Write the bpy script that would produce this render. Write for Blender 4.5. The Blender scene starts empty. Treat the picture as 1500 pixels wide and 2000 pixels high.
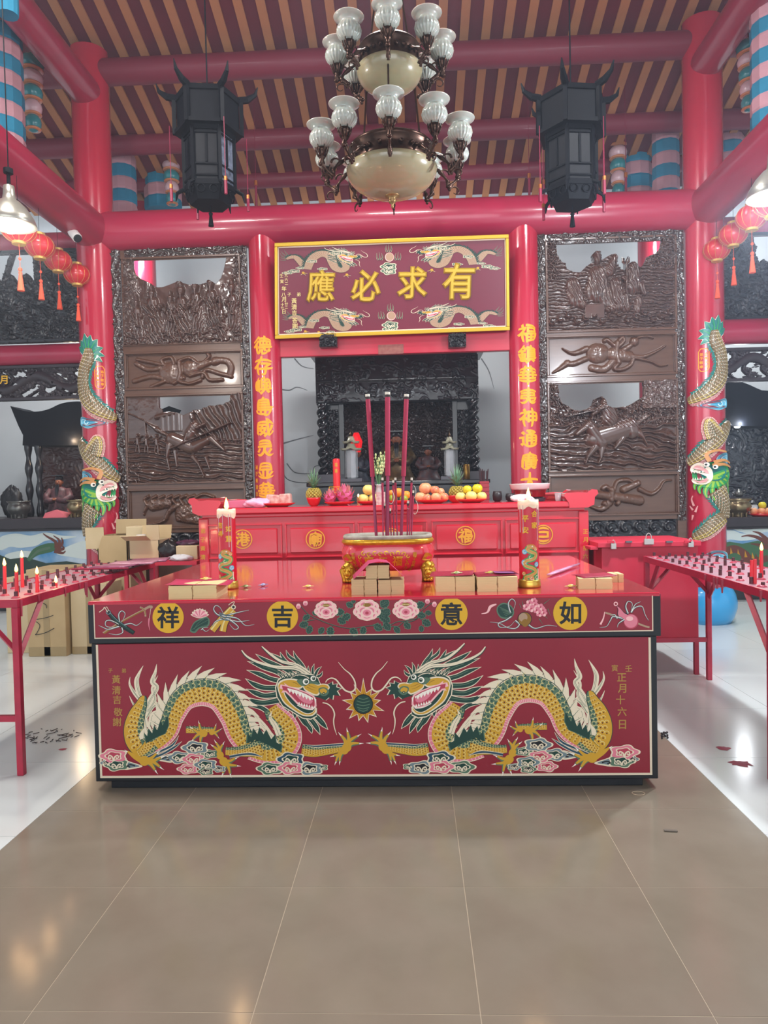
import bpy, bmesh, math, random
import numpy as np
from mathutils import Vector, Matrix
from mathutils.geometry import tessellate_polygon
random.seed(7)
SC = bpy.context.scene
COL = SC.collection
# ---------------------------------------------------------------- camera
FOC = 1390.0
CAMZ = 1.37
_y = Vector((57/FOC, 40/FOC, -1)).normalized()
_z = Vector((-0.021, 1, 0)); _z = (_z - _y*_z.dot(_y)).normalized()
_x = _y.cross(_z)
M_W2C = Matrix((_x, _y, _z)).transposed()
M_C2W = M_W2C.transposed()
cam_data = bpy.data.cameras.new('camera'); cam = bpy.data.objects.new('camera', cam_data); COL.objects.link(cam)
cam_data.sensor_fit = 'VERTICAL'; cam_data.sensor_height = 24.0; cam_data.sensor_width = 18.0
cam_data.lens = FOC/2000*24.0; cam_data.clip_start = 0.05
cam.matrix_world = Matrix.Translation((0, 0, CAMZ)) @ M_C2W.to_4x4()
SC.camera = cam
# ---------------------------------------------------------------- world, daylight, exposure
w = bpy.data.worlds.new('world'); SC.world = w; w.use_nodes = True
wn = w.node_tree.nodes; wn['Background'].inputs[0].default_value = (0.80, 0.90, 1.0, 1); wn['Background'].inputs[1].default_value = 0.95
SC.view_settings.view_transform = 'Standard'; SC.view_settings.look = 'None'
SC.view_settings.exposure = 0.56; SC.view_settings.gamma = 1.0; SC.view_settings.use_curve_mapping = False
SC.cycles.max_bounces = 8; SC.cycles.diffuse_bounces = 4; SC.cycles.glossy_bounces = 3; SC.cycles.transmission_bounces = 6; SC.cycles.transparent_max_bounces = 8
HAZE = 0.0085
SC.cycles.caustics_reflective = False; SC.cycles.caustics_refractive = False; SC.cycles.volume_bounces = 0
SC.cycles.sample_clamp_indirect = 6.0
def area_light(name, loc, target, sx, sy, power, col):
    d = bpy.data.lights.new(name, 'AREA'); d.shape = 'RECTANGLE'; d.size = sx; d.size_y = sy; d.energy = power; d.color = col
    o = bpy.data.objects.new(name, d); COL.objects.link(o); o.location = loc
    o.rotation_euler = (Vector(target)-Vector(loc)).to_track_quat('-Z', 'Y').to_euler(); return o
def point_light(name, loc, power, col, r=0.05):
    d = bpy.data.lights.new(name, 'POINT'); d.energy = power; d.color = col; d.shadow_soft_size = r
    o = bpy.data.objects.new(name, d); COL.objects.link(o); o.location = loc; return o
area_light("daylight_from_open_front", (0, -3.0, 3.2), (0, 6, 2.2), 7, 3.5, 150, (0.95, 0.97, 1.0))
area_light('overhead_fill', (-2.3, 3.6, 5.2), (-1.6, 5.0, 0.5), 0.9, 0.5, 80, (1.0, 0.96, 0.93))  # overhead fill pair, added as main illumination without any fixture
area_light('overhead_fill', (2.3, 3.6, 5.2), (1.6, 5.0, 0.5), 0.9, 0.5, 80, (0.95, 0.97, 1.0))
area_light('aisle_light', (-3.9, 8.5, 4.6), (-4.6, 10.0, 1.6), 1.2, 0.3, 85, (0.97, 0.98, 1.0))
area_light('aisle_light', (3.9, 8.5, 4.6), (4.6, 10.0, 1.6), 1.2, 0.3, 85, (0.93, 0.97, 1.0))
area_light('aisle_light', (0.0, 8.2, 4.6), (0.0, 10.4, 2.6), 1.2, 0.3, 45, (0.97, 0.98, 1.0))  # added behind the lintel to brighten the niche wall, no fixture there
area_light('overhead_fill', (-0.1, 4.8, 5.4), (-0.1, 4.6, 0.5), 0.8, 0.5, 60, (1.0, 0.96, 0.93))  # third added overhead fill, above the table
# ---------------------------------------------------------------- projection helpers (photo frame 1500x2000)
def raydir(px, py):
    return M_C2W @ Vector(((px-750)/FOC, -(py-1000)/FOC, -1))
def P(px, py, Y):
    d = raydir(px, py); s = Y/d.y
    return Vector((d.x*s, Y, CAMZ+d.z*s))
def T(px, py, z=0.0):
    d = raydir(px, py); s = (z-CAMZ)/d.z
    return Vector((d.x*s, d.y*s, z))
def PXM(Y): return Y/FOC
# ---------------------------------------------------------------- materials
def s2l(c):
    return tuple((x/12.92 if x <= 0.04045 else ((x+0.055)/1.055)**2.4) for x in c)
def rgb(h):
    h = h.lstrip('#'); return s2l(tuple(int(h[i:i+2], 16)/255 for i in (0, 2, 4)))
_mats = {}
def mat(name, col='#808080', rough=0.5, spec=0.5, metal=0.0, coat=0.0, var=0.0, vscale=8.0, col2=None, bump=0.0, bscale=60.0, emit=None, estr=0.0, trans=0.0, alpha=1.0, ior=1.45, stretch=None, sss=0.0, objvar=0.0):
    if name in _mats: return _mats[name]
    m = bpy.data.materials.new(name); m.use_nodes = True
    nt = m.node_tree; b = nt.nodes['Principled BSDF']
    c = rgb(col); b.inputs['Base Color'].default_value = (*c, 1)
    b.inputs['Roughness'].default_value = rough; b.inputs['Metallic'].default_value = metal
    b.inputs['Coat Weight'].default_value = coat; b.inputs['Coat Roughness'].default_value = 0.08
    b.inputs['Transmission Weight'].default_value = trans; b.inputs['Alpha'].default_value = alpha; b.inputs['IOR'].default_value = ior
    if sss: b.inputs['Subsurface Weight'].default_value = sss; b.inputs['Subsurface Scale'].default_value = 0.02
    b.inputs['Specular IOR Level'].default_value = spec
    tc = None
    if var or bump:
        tc = nt.nodes.new('ShaderNodeTexCoord'); mp = nt.nodes.new('ShaderNodeMapping')
        nt.links.new(tc.outputs['Object'], mp.inputs[0])
        if stretch: mp.inputs['Scale'].default_value = stretch
    if var:
        nz = nt.nodes.new('ShaderNodeTexNoise'); nz.inputs['Scale'].default_value = vscale; nz.inputs['Detail'].default_value = 5
        nt.links.new(mp.outputs[0], nz.inputs['Vector'])
        mx = nt.nodes.new('ShaderNodeMix'); mx.data_type = 'RGBA'
        c2 = rgb(col2) if col2 else tuple(x*0.6 for x in c)
        mx.inputs['A'].default_value = (*c, 1); mx.inputs['B'].default_value = (*c2, 1)
        mr = nt.nodes.new('ShaderNodeMapRange'); mr.inputs['From Min'].default_value = 0.35; mr.inputs['From Max'].default_value = 0.7; mr.inputs['To Max'].default_value = var
        nt.links.new(nz.outputs[0], mr.inputs['Value']); nt.links.new(mr.outputs[0], mx.inputs['Factor'])
        last = mx.outputs['Result']
        if objvar:
            oi = nt.nodes.new('ShaderNodeObjectInfo'); hs = nt.nodes.new('ShaderNodeHueSaturation')
            m2 = nt.nodes.new('ShaderNodeMapRange'); m2.inputs['To Min'].default_value = 1-objvar; m2.inputs['To Max'].default_value = 1+objvar
            nt.links.new(oi.outputs['Random'], m2.inputs['Value']); nt.links.new(m2.outputs[0], hs.inputs['Value']); nt.links.new(last, hs.inputs['Color']); last = hs.outputs[0]
        nt.links.new(last, b.inputs['Base Color'])
    if bump:
        nb = nt.nodes.new('ShaderNodeTexNoise'); nb.inputs['Scale'].default_value = bscale; nb.inputs['Detail'].default_value = 4
        nt.links.new(mp.outputs[0], nb.inputs['Vector'])
        bp = nt.nodes.new('ShaderNodeBump'); bp.inputs['Strength'].default_value = bump; bp.inputs['Distance'].default_value = 0.01
        nt.links.new(nb.outputs[0], bp.inputs['Height']); nt.links.new(bp.outputs[0], b.inputs['Normal'])
    if emit:
        b.inputs['Emission Color'].default_value = (*rgb(emit), 1); b.inputs['Emission Strength'].default_value = estr
    _mats[name] = m; return m
MT = dict
red_lac = mat('red_lacquer', '#b01f37', 0.3, coat=0.3, var=0.35, vscale=3, col2='#a81a30', bump=0.06, bscale=9)
red_col = mat('red_column_paint', '#ad2039', 0.22, coat=0.7, var=0.3, vscale=2.5, col2='#9c1d35', bump=0.08, bscale=5)
red_beam = mat('red_beam_paint', '#9c2140', 0.3, coat=0.4, var=0.3, vscale=2, col2='#8a1d39', bump=0.05, bscale=5)
red_panel = mat('red_painted_board', '#8c1a2e', 0.38, coat=0.15, var=0.5, vscale=2.2, col2='#781628')
red_metal = mat('red_painted_metal', '#b02a42', 0.38, var=0.6, vscale=12, col2='#8a2438', bump=0.1, bscale=80)
red_metal2 = mat('red_donation_metal', '#c02c42', 0.42, var=0.25, vscale=5, col2='#a82438')
plum = mat('plum_red', '#7d1836', 0.45, var=0.3, vscale=6)
black = mat('black_paint', '#12161c', 0.42, coat=0.1)
cream = mat('cream_paint', '#d9c9b0', 0.5)
gold = mat('gold_paint', '#c9a03c', 0.35, metal=0.45)
goldflat = mat('gold_flat_paint', '#d7a520', 0.45)
woodmat = mat('carved_dark_wood', '#4c352c', 0.22, coat=0.9, var=0.6, vscale=7, col2='#372620')
woodlight = mat('brown_wood_board', '#5a4032', 0.3, coat=0.35, var=0.7, vscale=4, col2='#4a3026', stretch=(1, 1, 8))
bordermat = mat('carved_border_wood', '#33251f', 0.24, coat=0.8, var=0.5, vscale=8, col2='#221815')
woodblack = mat('black_carved_wood', '#14151b', 0.28, coat=0.3, var=0.4, vscale=6, col2='#0c0c10')
woodgrey = mat('dusty_dark_wood', '#322b30', 0.4, var=0.5, vscale=8, col2='#241f25')
plaster = mat('white_plaster', '#c9cfd2', 0.85, var=0.35, vscale=1.2, col2='#a9adb0')
white = mat('white_plastic', '#e4e4e2', 0.4)
orange = mat('orange_paint', '#f09a14', 0.45)
# ---------------------------------------------------------------- mesh collector
class MB:
    def __init__(s): s.v = []; s.f = []; s.m = []; s.mi = 0
    def _add(s, vs, fs, mi=None):
        o = len(s.v); s.v.extend([tuple(x) for x in vs]); k = s.mi if mi is None else mi
        for f in fs: s.f.append(tuple(i+o for i in f)); s.m.append(k)
    def box(s, x0, x1, y0, y1, z0, z1, mi=None):
        vs = [(x, y, z) for x in (x0, x1) for y in (y0, y1) for z in (z0, z1)]
        s._add(vs, [(0, 1, 3, 2), (4, 6, 7, 5), (0, 4, 5, 1), (2, 3, 7, 6), (0, 2, 6, 4), (1, 5, 7, 3)], mi)
    def bbox(s, c, sz, R=None, mi=None, taper=1.0):
        R = R or Matrix.Identity(3); vs = []
        for x in (-1, 1):
            for y in (-1, 1):
                for z in (-1, 1):
                    k = taper if z > 0 else 1
                    vs.append(Vector(c)+R @ Vector((x*sz[0]/2*k, y*sz[1]/2*k, z*sz[2]/2)))
        s._add(vs, [(0, 1, 3, 2), (4, 6, 7, 5), (0, 4, 5, 1), (2, 3, 7, 6), (0, 2, 6, 4), (1, 5, 7, 3)], mi)
    def tube(s, pts, rad, n=10, mi=None, cap=True, flat=1.0):
        pts = [Vector(p) for p in pts]; k = len(pts)
        if not hasattr(rad, '__len__'): rad = [rad]*k
        vs = []; up = None
        for i, p in enumerate(pts):
            t = (pts[min(i+1, k-1)]-pts[max(i-1, 0)])
            if t.length < 1e-9: t = Vector((0, 0, 1))
            t.normalize()
            if up is None: up = Vector((0, 0, 1)) if abs(t.z) < 0.9 else Vector((0, 1, 0))
            a = t.cross(up).normalized(); b = a.cross(t).normalized(); up = b
            for j in range(n):
                q = 2*math.pi*j/n
                vs.append(p+(a*math.cos(q)+b*math.sin(q)*flat)*rad[i])
        fs = [(i*n+j, i*n+(j+1) % n, (i+1)*n+(j+1) % n, (i+1)*n+j) for i in range(k-1) for j in range(n)]
        if cap: fs += [tuple(range(n))[::-1], tuple((k-1)*n+j for j in range(n))]
        s._add(vs, fs, mi)
    def lathe(s, prof, c=(0, 0, 0), n=24, mi=None, sx=1, sy=1, sup=2.0, ribs=0, ribamp=0.0, rot=0.0, M=None):
        vs = []
        for r, z in prof:
            for j in range(n):
                q = 2*math.pi*j/n+rot; cx, sn = math.cos(q), math.sin(q)
                if sup != 2.0:
                    g = (abs(cx)**sup+abs(sn)**sup)**(-1/sup)
                else: g = 1
                rr = r*g*(1+(ribamp*abs(math.sin(q*ribs/2)) if ribs else 0))
                p = Vector((rr*cx*sx, rr*sn*sy, z))
                if M: p = M @ p
                vs.append(p+Vector(c))
        k = len(prof)
        fs = [(i*n+j, i*n+(j+1) % n, (i+1)*n+(j+1) % n, (i+1)*n+j) for i in range(k-1) for j in range(n)]
        if prof[0][0] > 1e-6: fs.append(tuple(range(n))[::-1])
        if prof[-1][0] > 1e-6: fs.append(tuple((k-1)*n+j for j in range(n)))
        s._add(vs, fs, mi)
    def ball(s, c, r, n=12, mi=None, sx=1, sy=1, sz=1, M=None):
        k = max(5, n//2)
        s.lathe([(r*math.sin(math.pi*i/k)+(1e-7), -r*math.cos(math.pi*i/k)*sz) for i in range(k+1)], c, n, mi, sx, sy, M=M)
    def grid(s, fn, nu, nv, mi=None, mfn=None):
        o = len(s.v)
        for i in range(nu+1):
            for j in range(nv+1): s.v.append(tuple(fn(i/nu, j/nv)))
        for i in range(nu):
            for j in range(nv):
                a = o+i*(nv+1)+j; s.f.append((a, a+nv+1, a+nv+2, a+1))
                s.m.append(mfn((i+.5)/nu, (j+.5)/nv) if mfn else (s.mi if mi is None else mi))
def link(o, parent=None):
    COL.objects.link(o)
    if parent is not None: o.parent = parent
    return o
def build(name, mb, mats, parent=None, smooth=False, loc=None, bevel=0):
    """mb vertices are in world space; parent empties sit anywhere (matrix handled)."""
    me = bpy.data.meshes.new(name)
    org = Vector(loc) if loc is not None else Vector((0, 0, 0))
    pw = parent_world(parent) if parent is not None else Vector((0, 0, 0))
    if loc is None and parent is not None: org = pw
    elif loc is None and mb.v:
        xs = list(zip(*mb.v)); org = Vector(((min(xs[0])+max(xs[0]))/2, (min(xs[1])+max(xs[1]))/2, min(xs[2])))
    me.from_pydata([(a[0]-org.x, a[1]-org.y, a[2]-org.z) for a in mb.v], [], mb.f)
    if not isinstance(mats, (list, tuple)): mats = [mats]
    for m in mats: me.materials.append(m)
    if any(mb.m): me.polygons.foreach_set('material_index', mb.m)
    if smooth: me.polygons.foreach_set('use_smooth', [True]*len(me.polygons))
    me.update()
    o = bpy.data.objects.new(name, me); o.location = org-pw
    link(o, parent)
    if bevel:
        bm = o.modifiers.new('bevel', 'BEVEL'); bm.width = bevel; bm.segments = 2; bm.limit_method = 'ANGLE'; bm.angle_limit = 0.7
    if smooth and smooth != 1 or smooth is True:
        pass
    return o
def parent_world(o):
    v = Vector((0, 0, 0))
    while o is not None: v += o.location; o = o.parent
    return v
def tag(o, label, cat, group=None):
    o['label'] = label; o['category'] = cat
    if group: o['group'] = group
    return o
def thing(name, label, cat, loc=(0, 0, 0), group=None):
    o = bpy.data.objects.new(name, None); o.empty_display_size = 0.05; link(o); o.location = loc
    return tag(o, label, cat, group)
def struct(o): o['kind'] = 'structure'; return o
def copy_tree(o, loc=None, parent=None):
    c = o.copy(); link(c, parent)
    if loc is not None: c.location = loc
    for ch in list(o.children): copy_tree(ch, None, c)
    return c
def catmull(pts, n=8, closed=False):
    pts = [tuple(p) for p in pts]; k = len(pts); out = []
    rng = range(k if closed else k-1)
    for i in rng:
        if closed: p0, p1, p2, p3 = pts[(i-1) % k], pts[i], pts[(i+1) % k], pts[(i+2) % k]
        else: p0, p1, p2, p3 = pts[max(i-1, 0)], pts[i], pts[i+1], pts[min(i+2, k-1)]
        for j in range(n):
            t = j/n
            out.append(tuple(0.5*((2*b)+(-a+c)*t+(2*a-5*b+4*c-d)*t*t+(-a+3*b-3*c+d)*t**3) for a, b, c, d in zip(p0, p1, p2, p3)))
    if not closed: out.append(pts[-1])
    return out
# ---------------------------------------------------------------- glyphs
_gl = {}
def glyph(ch, bold=0.0, cut=0, solid=False):
    """triangulated 2D glyph centred on 0, larger side = 1: (verts, faces)"""
    key = (ch, bold, cut, solid)
    if key in _gl: return _gl[key]
    cu = bpy.data.curves.new('t', 'FONT'); cu.body = ch; cu.size = 1; cu.resolution_u = 2 if cut == 0 else 3
    if bold: cu.bevel_depth = bold; cu.bevel_resolution = 0; cu.fill_mode = 'FRONT'
    o = bpy.data.objects.new('t', cu); COL.objects.link(o)
    bpy.context.view_layer.update()
    me = bpy.data.meshes.new_from_object(o.evaluated_get(bpy.context.evaluated_depsgraph_get()))
    bpy.data.objects.remove(o); bpy.data.curves.remove(cu)
    bm = bmesh.new(); bm.from_mesh(me); bpy.data.meshes.remove(me)
    if len(bm.verts) == 0: _gl[key] = ([], []); return _gl[key]
    if bold and not solid:
        for v in bm.verts: v.co.z = 0
    xs = [v.co.x for v in bm.verts]; ys = [v.co.y for v in bm.verts]
    cx, cy = (min(xs)+max(xs))/2, (min(ys)+max(ys))/2; s = 1/max(max(xs)-min(xs), max(ys)-min(ys))
    if len(ch) > 1 or ch in '一二三': s = min(s, 1.05)
    for v in bm.verts: v.co = Vector(((v.co.x-cx)*s, (v.co.y-cy)*s, v.co.z*s))
    for k in range(1, cut):
        for nrm in (Vector((1, 0, 0)), Vector((0, 1, 0))):
            if nrm.y and cut < 6: continue
            bmesh.ops.bisect_plane(bm, geom=bm.verts[:]+bm.edges[:]+bm.faces[:], plane_co=nrm*(-0.5+k/cut), plane_no=nrm)
    bm.verts.ensure_lookup_table(); bm.verts.index_update()
    r = ([(v.co.x, v.co.y, v.co.z) if solid else (v.co.x, v.co.y) for v in bm.verts], [tuple(v.index for v in f.verts) for f in bm.faces])
    bm.free(); _gl[key] = r; return r
# ---------------------------------------------------------------- flat painting in (u,v) photo-crop units; F(u,v,lift)->Vector
def npnorm(a, b):
    l = math.hypot(a, b) or 1; return a/l, b/l
class Paint:
    def __init__(s, F, mats): s.k = 0; s.F0 = F; s.F = lambda u, v, l: F(u, v, l+(s.k % 90)*0.004); s.mb = MB(); s.mats = mats; s.names = {m: i for i, m in enumerate(mats)}
    def idx(s, m): return s.names[m]
    def poly(s, pts, m, lift=1):
        s.k += 1
        vs = [s.F(u, v, lift) for u, v in pts]
        if len(pts) <= 4: s.mb._add(vs, [tuple(range(len(pts)))], s.idx(m)); return
        tr = tessellate_polygon([[Vector((u, v, 0)) for u, v in pts]])
        s.mb._add(vs, [tuple(t) for t in tr], s.idx(m))
    def curve(s, pts, m, lift=1, n=6): s.poly(catmull(pts, n, True), m, lift)
    def disc(s, u, v, r, m, lift=1, n=20, ry=None):
        s.k += 1
        ry = ry or r
        s.mb._add([s.F(u, v, lift)]+[s.F(u+r*math.cos(6.28318*k/n), v+ry*math.sin(6.28318*k/n), lift) for k in range(n)], [(0, 1+k, 1+(k+1) % n) for k in range(n)], s.idx(m))
    def ring(s, u, v, r0, r1, m, lift=1, a0=0, a1=6.28318, n=24):
        vs = []
        for k in range(n+1):
            a = a0+(a1-a0)*k/n
            vs += [s.F(u+r0*math.cos(a), v+r0*math.sin(a), lift), s.F(u+r1*math.cos(a), v+r1*math.sin(a), lift)]
        s.mb._add(vs, [(2*k, 2*k+1, 2*k+3, 2*k+2) for k in range(n)], s.idx(m))
    def stroke(s, pts, w, m, lift=1, n=5, taper=None):
        """w: width at start; taper: width at end; if w is list -> per control point"""
        s.k += 1
        if hasattr(w, '__len__'): ctrl = [(p[0], p[1], ww) for p, ww in zip(pts, w)]
        else:
            e = w if taper is None else taper; k = len(pts)-1
            ctrl = [(p[0], p[1], w+(e-w)*i/k) for i, p in enumerate(pts)]
        c = catmull(ctrl, n) if len(ctrl) > 2 else ctrl
        vs = []
        for i in range(len(c)):
            a, b = c[max(i-1, 0)], c[min(i+1, len(c)-1)]
            tx, ty = npnorm(b[0]-a[0], b[1]-a[1]); h = max(c[i][2], 0.05)/2
            vs += [s.F(c[i][0]-ty*h, c[i][1]+tx*h, lift), s.F(c[i][0]+ty*h, c[i][1]-tx*h, lift)]
        s.mb._add(vs, [(2*i, 2*i+1, 2*i+3, 2*i+2) for i in range(len(c)-1)], s.idx(m))
    def glyph(s, ch, u, v, size, m, lift=1, bold=0.0, sx=1.0, disc=False, cut=0):
        vs, fs = glyph(ch, bold, cut)
        out = []
        for x, y in vs:
            if disc:
                a, b = max(-1, min(1, 2*x)), max(-1, min(1, 2*y))
                x, y = a*math.sqrt(1-b*b/2)/2*1.15, b*math.sqrt(1-a*a/2)/2*1.15
            out.append(s.F(u+x*size*sx, v-y*size, lift))
        s.mb._add(out, fs, s.idx(m))
    def build(s, name, parent=None): return build(name, s.mb, [_mats[m] if isinstance(m, str) else m for m in s.mats], parent)
# ================================================================ FLOOR
YC = 7.24                      # depth of the colonnade
ZB = P(762, 434, YC).z         # main beam height
XL = P(197, 800, YC).x; XR = P(1377, 800, YC).x     # big dragon columns
XIL = P(521, 720, YC).x; XIR = P(1024, 700, YC).x   # inscription columns
grout = mat('grout', '#8f8a80', 0.7)
tile_brown = mat('brown_polished_tile', '#847b6c', 0.15, coat=0.0, var=0.8, vscale=4, col2='#797061', objvar=0.03)
tile_white = mat('white_polished_tile', '#ccd2cf', 0.16, var=0.3, vscale=1.5, col2='#c2c8c6', objvar=0.012)
groutw = mat('white_grout', '#b9bfbd', 0.6)
m = MB(); m.box(-9, 9, -4, 13, -0.12, -0.006)
floor = struct(build('floor', m, groutw, loc=(0, 0, 0)))
BX0, BX1, TB = -1.648, 1.344, 0.5984
m = MB(); m.box(BX0, BX1, -2.0, 7.0, -0.0058, -0.0008); struct(build('grout_bed', m, mat('tan_grout', '#ada08a', 0.7), floor))
def tilemesh(name, s, mt, b=0.003):
    m = MB(); h = s/2-b; m.box(-h, h, -h, h, -0.012, 0.0)
    me = bpy.data.meshes.new(name); me.from_pydata(m.v, [], m.f); me.materials.append(mt); return me
tm = tilemesh('floor_tile', TB, tile_brown, 0.0014)
def put(me, name, loc, parent=None, rot=None, scale=None):
    o = bpy.data.objects.new(name, me); o.location = loc
    if rot: o.rotation_euler = rot
    if scale: o.scale = scale
    link(o, parent); return o
for i in range(5):
    for k in range(-6, 8):
        put(tm, 'floor_tile', (BX0+(i+.5)*TB, 1.83+(k+.5)*0.6, 0.0), floor).scale = (1, 0.6/TB, 1)
TW = 0.8; tw = tilemesh('white_floor_tile', TW, tile_white, 0.0012)
for side in (-1, 1):
    for i in range(6):
        for k in range(-1, 12):
            x = (BX0-(i+.5)*TW) if side < 0 else (BX1+(i+.5)*TW)
            put(tw, 'white_floor_tile', (x, 1.2+(k+.5)*TW, 0.0), floor)
for k in range(0, 6):
    for i in range(4):
        put(tw, 'white_floor_tile', (BX0+0.4+i*0.75, 7.0+(k+.5)*TW, 0.0), floor, scale=(0.9375, 1, 1))
# ================================================================ WALLS
WY = 10.4
m = MB(); m.box(-9, 9, WY, WY+0.2, 0, 6.4)
wall_back = struct(build('wall_back', m, mat('back_wall_plaster', '#b6bbbd', 0.85, var=0.5, vscale=0.7, col2='#a0a4a6')))
m = MB(); m.box(-9.2, -9, 5, WY, 0, 6.4); struct(build('wall_left', m, plaster))
m = MB(); m.box(9, 9.2, 5, WY, 0, 6.4); struct(build('wall_right', m, plaster))
# soot streaks on the niche wall, real stains
pt = Paint(lambda u, v, l: P(u, v, WY-0.004-l*0.001), ['wall_soot'])
_s = mat('wall_soot', '#5e6063', 0.9)
for pts in [[(548, 760), (565, 762), (580, 756), (600, 762)], [(575, 700), (590, 715), (612, 720)], [(545, 868), (580, 858), (612, 850)], [(940, 700), (955, 725), (965, 760)], [(560, 905), (575, 922), (600, 925), (615, 923)]]:
    pt.stroke(pts, 2.4, 'wall_soot', 1, taper=0.6)
pt.build('soot_streak', wall_back)
# ================================================================ ROOF
SL = 0.283; Z0 = 5.97
def roofz(Y): return Z0-SL*(Y-YC)
roof_red = mat('roof_board_red', '#681826', 0.7, var=0.5, vscale=3, col2='#541220')
tan = mat('rafter_tan', '#b87c50', 0.75, var=0.5, vscale=3, col2='#8c5c44')
m = MB(); ya, yb = 2.2, 9.62
for (y0, y1) in ((ya, yb),):
    vs = []
    for x in (-9, 9):
        for y, dz in ((y0, 0), (y1, 0), (y1, 0.08), (y0, 0.08)): vs.append((x, y, roofz(y)+dz))
    m._add(vs, [(0, 4, 5, 1), (1, 5, 6, 2), (2, 6, 7, 3), (3, 7, 4, 0), (0, 1, 2, 3), (4, 7, 6, 5)])
ceiling = struct(build('ceiling', m, roof_red, loc=(0, 0, 0)))
RP = 0.218; x = P(734, 40, 7.05).x
ln = (yb+0.05-ya)/math.cos(math.atan(SL))
m = MB(); m.box(-0.043, 0.043, -ln/2, ln/2, -0.022, 0.0)
rm = bpy.data.meshes.new('rafter'); rm.from_pydata(m.v, [], m.f); rm.materials.append(tan)
for k in range(-26, 27):
    xx = x+k*RP; yc = (ya+yb+0.05)/2
    put(rm, 'rafter', (xx, yc, roofz(yc)-0.001), ceiling, rot=(-math.atan(SL), 0, 0))
# unseen front roof, added to darken the upper hall
m = MB()   # front half of the roof, sloping down towards the open front behind the camera
vs = []
for x in (-9, 9):
    for y, z in ((-4.5, 5.1), (ya, roofz(ya)), (ya, roofz(ya)+.08), (-4.5, 5.18)): vs.append((x, y, z))
m._add(vs, [(0, 4, 5, 1), (1, 5, 6, 2), (2, 6, 7, 3), (3, 7, 4, 0), (0, 1, 2, 3), (4, 7, 6, 5)]); build('unseen_front_slope', m, roof_red, ceiling)
m = MB(); m.box(-9, 9, -4.5, -4.3, 4.0, 5.2); struct(build('unseen_front_header', m, roof_red))  # unseen header board, added to cut off high front daylight
# upper clerestory wall rise is left open to daylight
def cyl_obj(name, p0, p1, r, mt, n=28, parent=None):
    m = MB(); m.tube([p0, p1], r, n); return build(name, m, mt, parent, smooth=False)
def shade(o, ang=0.6):
    o.data.polygons.foreach_set('use_smooth', [True]*len(o.data.polygons))
    try:
        e = o.modifiers.new('es', 'EDGE_SPLIT'); e.split_angle = ang
    except Exception: pass
    return o
def beam(p0, p1, r, label, mt=red_beam):
    o = shade(cyl_obj('round_beam', p0, p1, r, mt)); o['kind'] = 'structure'; return o
beam((XL, YC, ZB), (XR, YC, ZB), 0.20, 'x')
zp1 = P(745, 116, YC).z
for Y, py, r in ((YC, 116, 0.125), (8.44, 262, 0.115), (9.15, 342, 0.10)):
    beam((-6.5, Y, P(745, py, Y).z), (6.5, Y, P(745, py, Y).z), r, 'x', mat('purlin_red', '#741e33', 0.55, coat=0.05))
zu = P(165, 192, YC).z
for X in (XL, XR):
    beam((X, YC, ZB), (X, 0.5, ZB), 0.19, 'x'); beam((X, YC, zu), (X, 1.5, zu), 0.15, 'x')
ZW = P(82, 693, YC).z
beam((-7.5, YC, ZW), (XL, YC, ZW), 0.105, 'x'); beam((XR, YC, P(1450, 648, YC).z), (7.5, YC, P(1450, 648, YC).z), 0.125, 'x')
ZW2 = P(80, 468, YC).z
beam((-7.5, YC+0.1, ZW2), (XL, YC+0.1, ZW2), 0.10, 'x'); beam((XR, YC+0.1, ZW2-0.1), (7.5, YC+0.1, ZW2-0.1), 0.10, 'x')
# lintel board between inscription columns
zt = P(765, 455, YC).z; zl = P(765, 692, YC).z
m = MB(); m.box(XIL, XIR, YC-0.03, YC+0.05, zl, zt); struct(build('trim_2', m, red_lac, bevel=0.006))
# ================================================================ COLUMNS
def column(X, r, ztop, label):
    t = thing('round_column', label, 'column', (X, YC, 0))
    m = MB(); m.tube([(X, YC, 0), (X, YC, ztop)], r, 48); shade(build('shaft', m, red_col, t)); return t
colL = column(XL, 0.185, 5.9, 'thick red column with a painted relief dragon, left of the carved screens')
colR = column(XR, 0.185, 5.9, 'thick red column with relief dragon standing on a blue drum, beside the donation box')
colIL = column(XIL, 0.152, ZB, 'slim red column with orange round characters, left of the central opening')
colIR = column(XIR, 0.152, ZB, 'slim red column with orange round characters, right of the central opening')
def drum(c, X):
    blue = mat('blue_drum_paint', '#2f93c8', 0.3, coat=0.4)
    m = MB(); pr = [(0.15, 0), (0.205, 0.0), (0.235, 0.05), (0.262, 0.14), (0.265, 0.2), (0.25, 0.27), (0.225, 0.32), (0.2, 0.345), (0.16, 0.35)]
    m.lathe([(a*1.06, b*1.05) for a, b in pr], (X, YC, 0), 40); o = shade(build('drum_base', m, blue, c), 1.2); o['label'] = 'blue drum-shaped column base'
drum(colR, XR); drum(colL, XL)
# back columns seen above the left screen (red with teal)
for px, mt, lab in ((283, 'r', 'distant red column with a teal neighbour, seen through the top of the left screen'), (1268, 'r', 'distant red column seen through the top of the right screen')):
    Y = 9.3; X = P(px, 520, Y).x
    t = thing('round_column', lab, 'column', (X, Y, 0)); m = MB(); m.tube([(X, Y, 0), (X, Y, 5.2)], 0.14, 24); shade(build('shaft', m, red_col, t))
    m = MB(); s_ = -1 if px < 700 else 1
    m.tube([(X+s_*0.24, Y+0.1, 3.2), (X+s_*0.24, Y+0.1, 5.2)], 0.12, 20); shade(build('teal_wrap', m, mat('teal_cloth', '#1d7480', 0.6), t))
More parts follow.
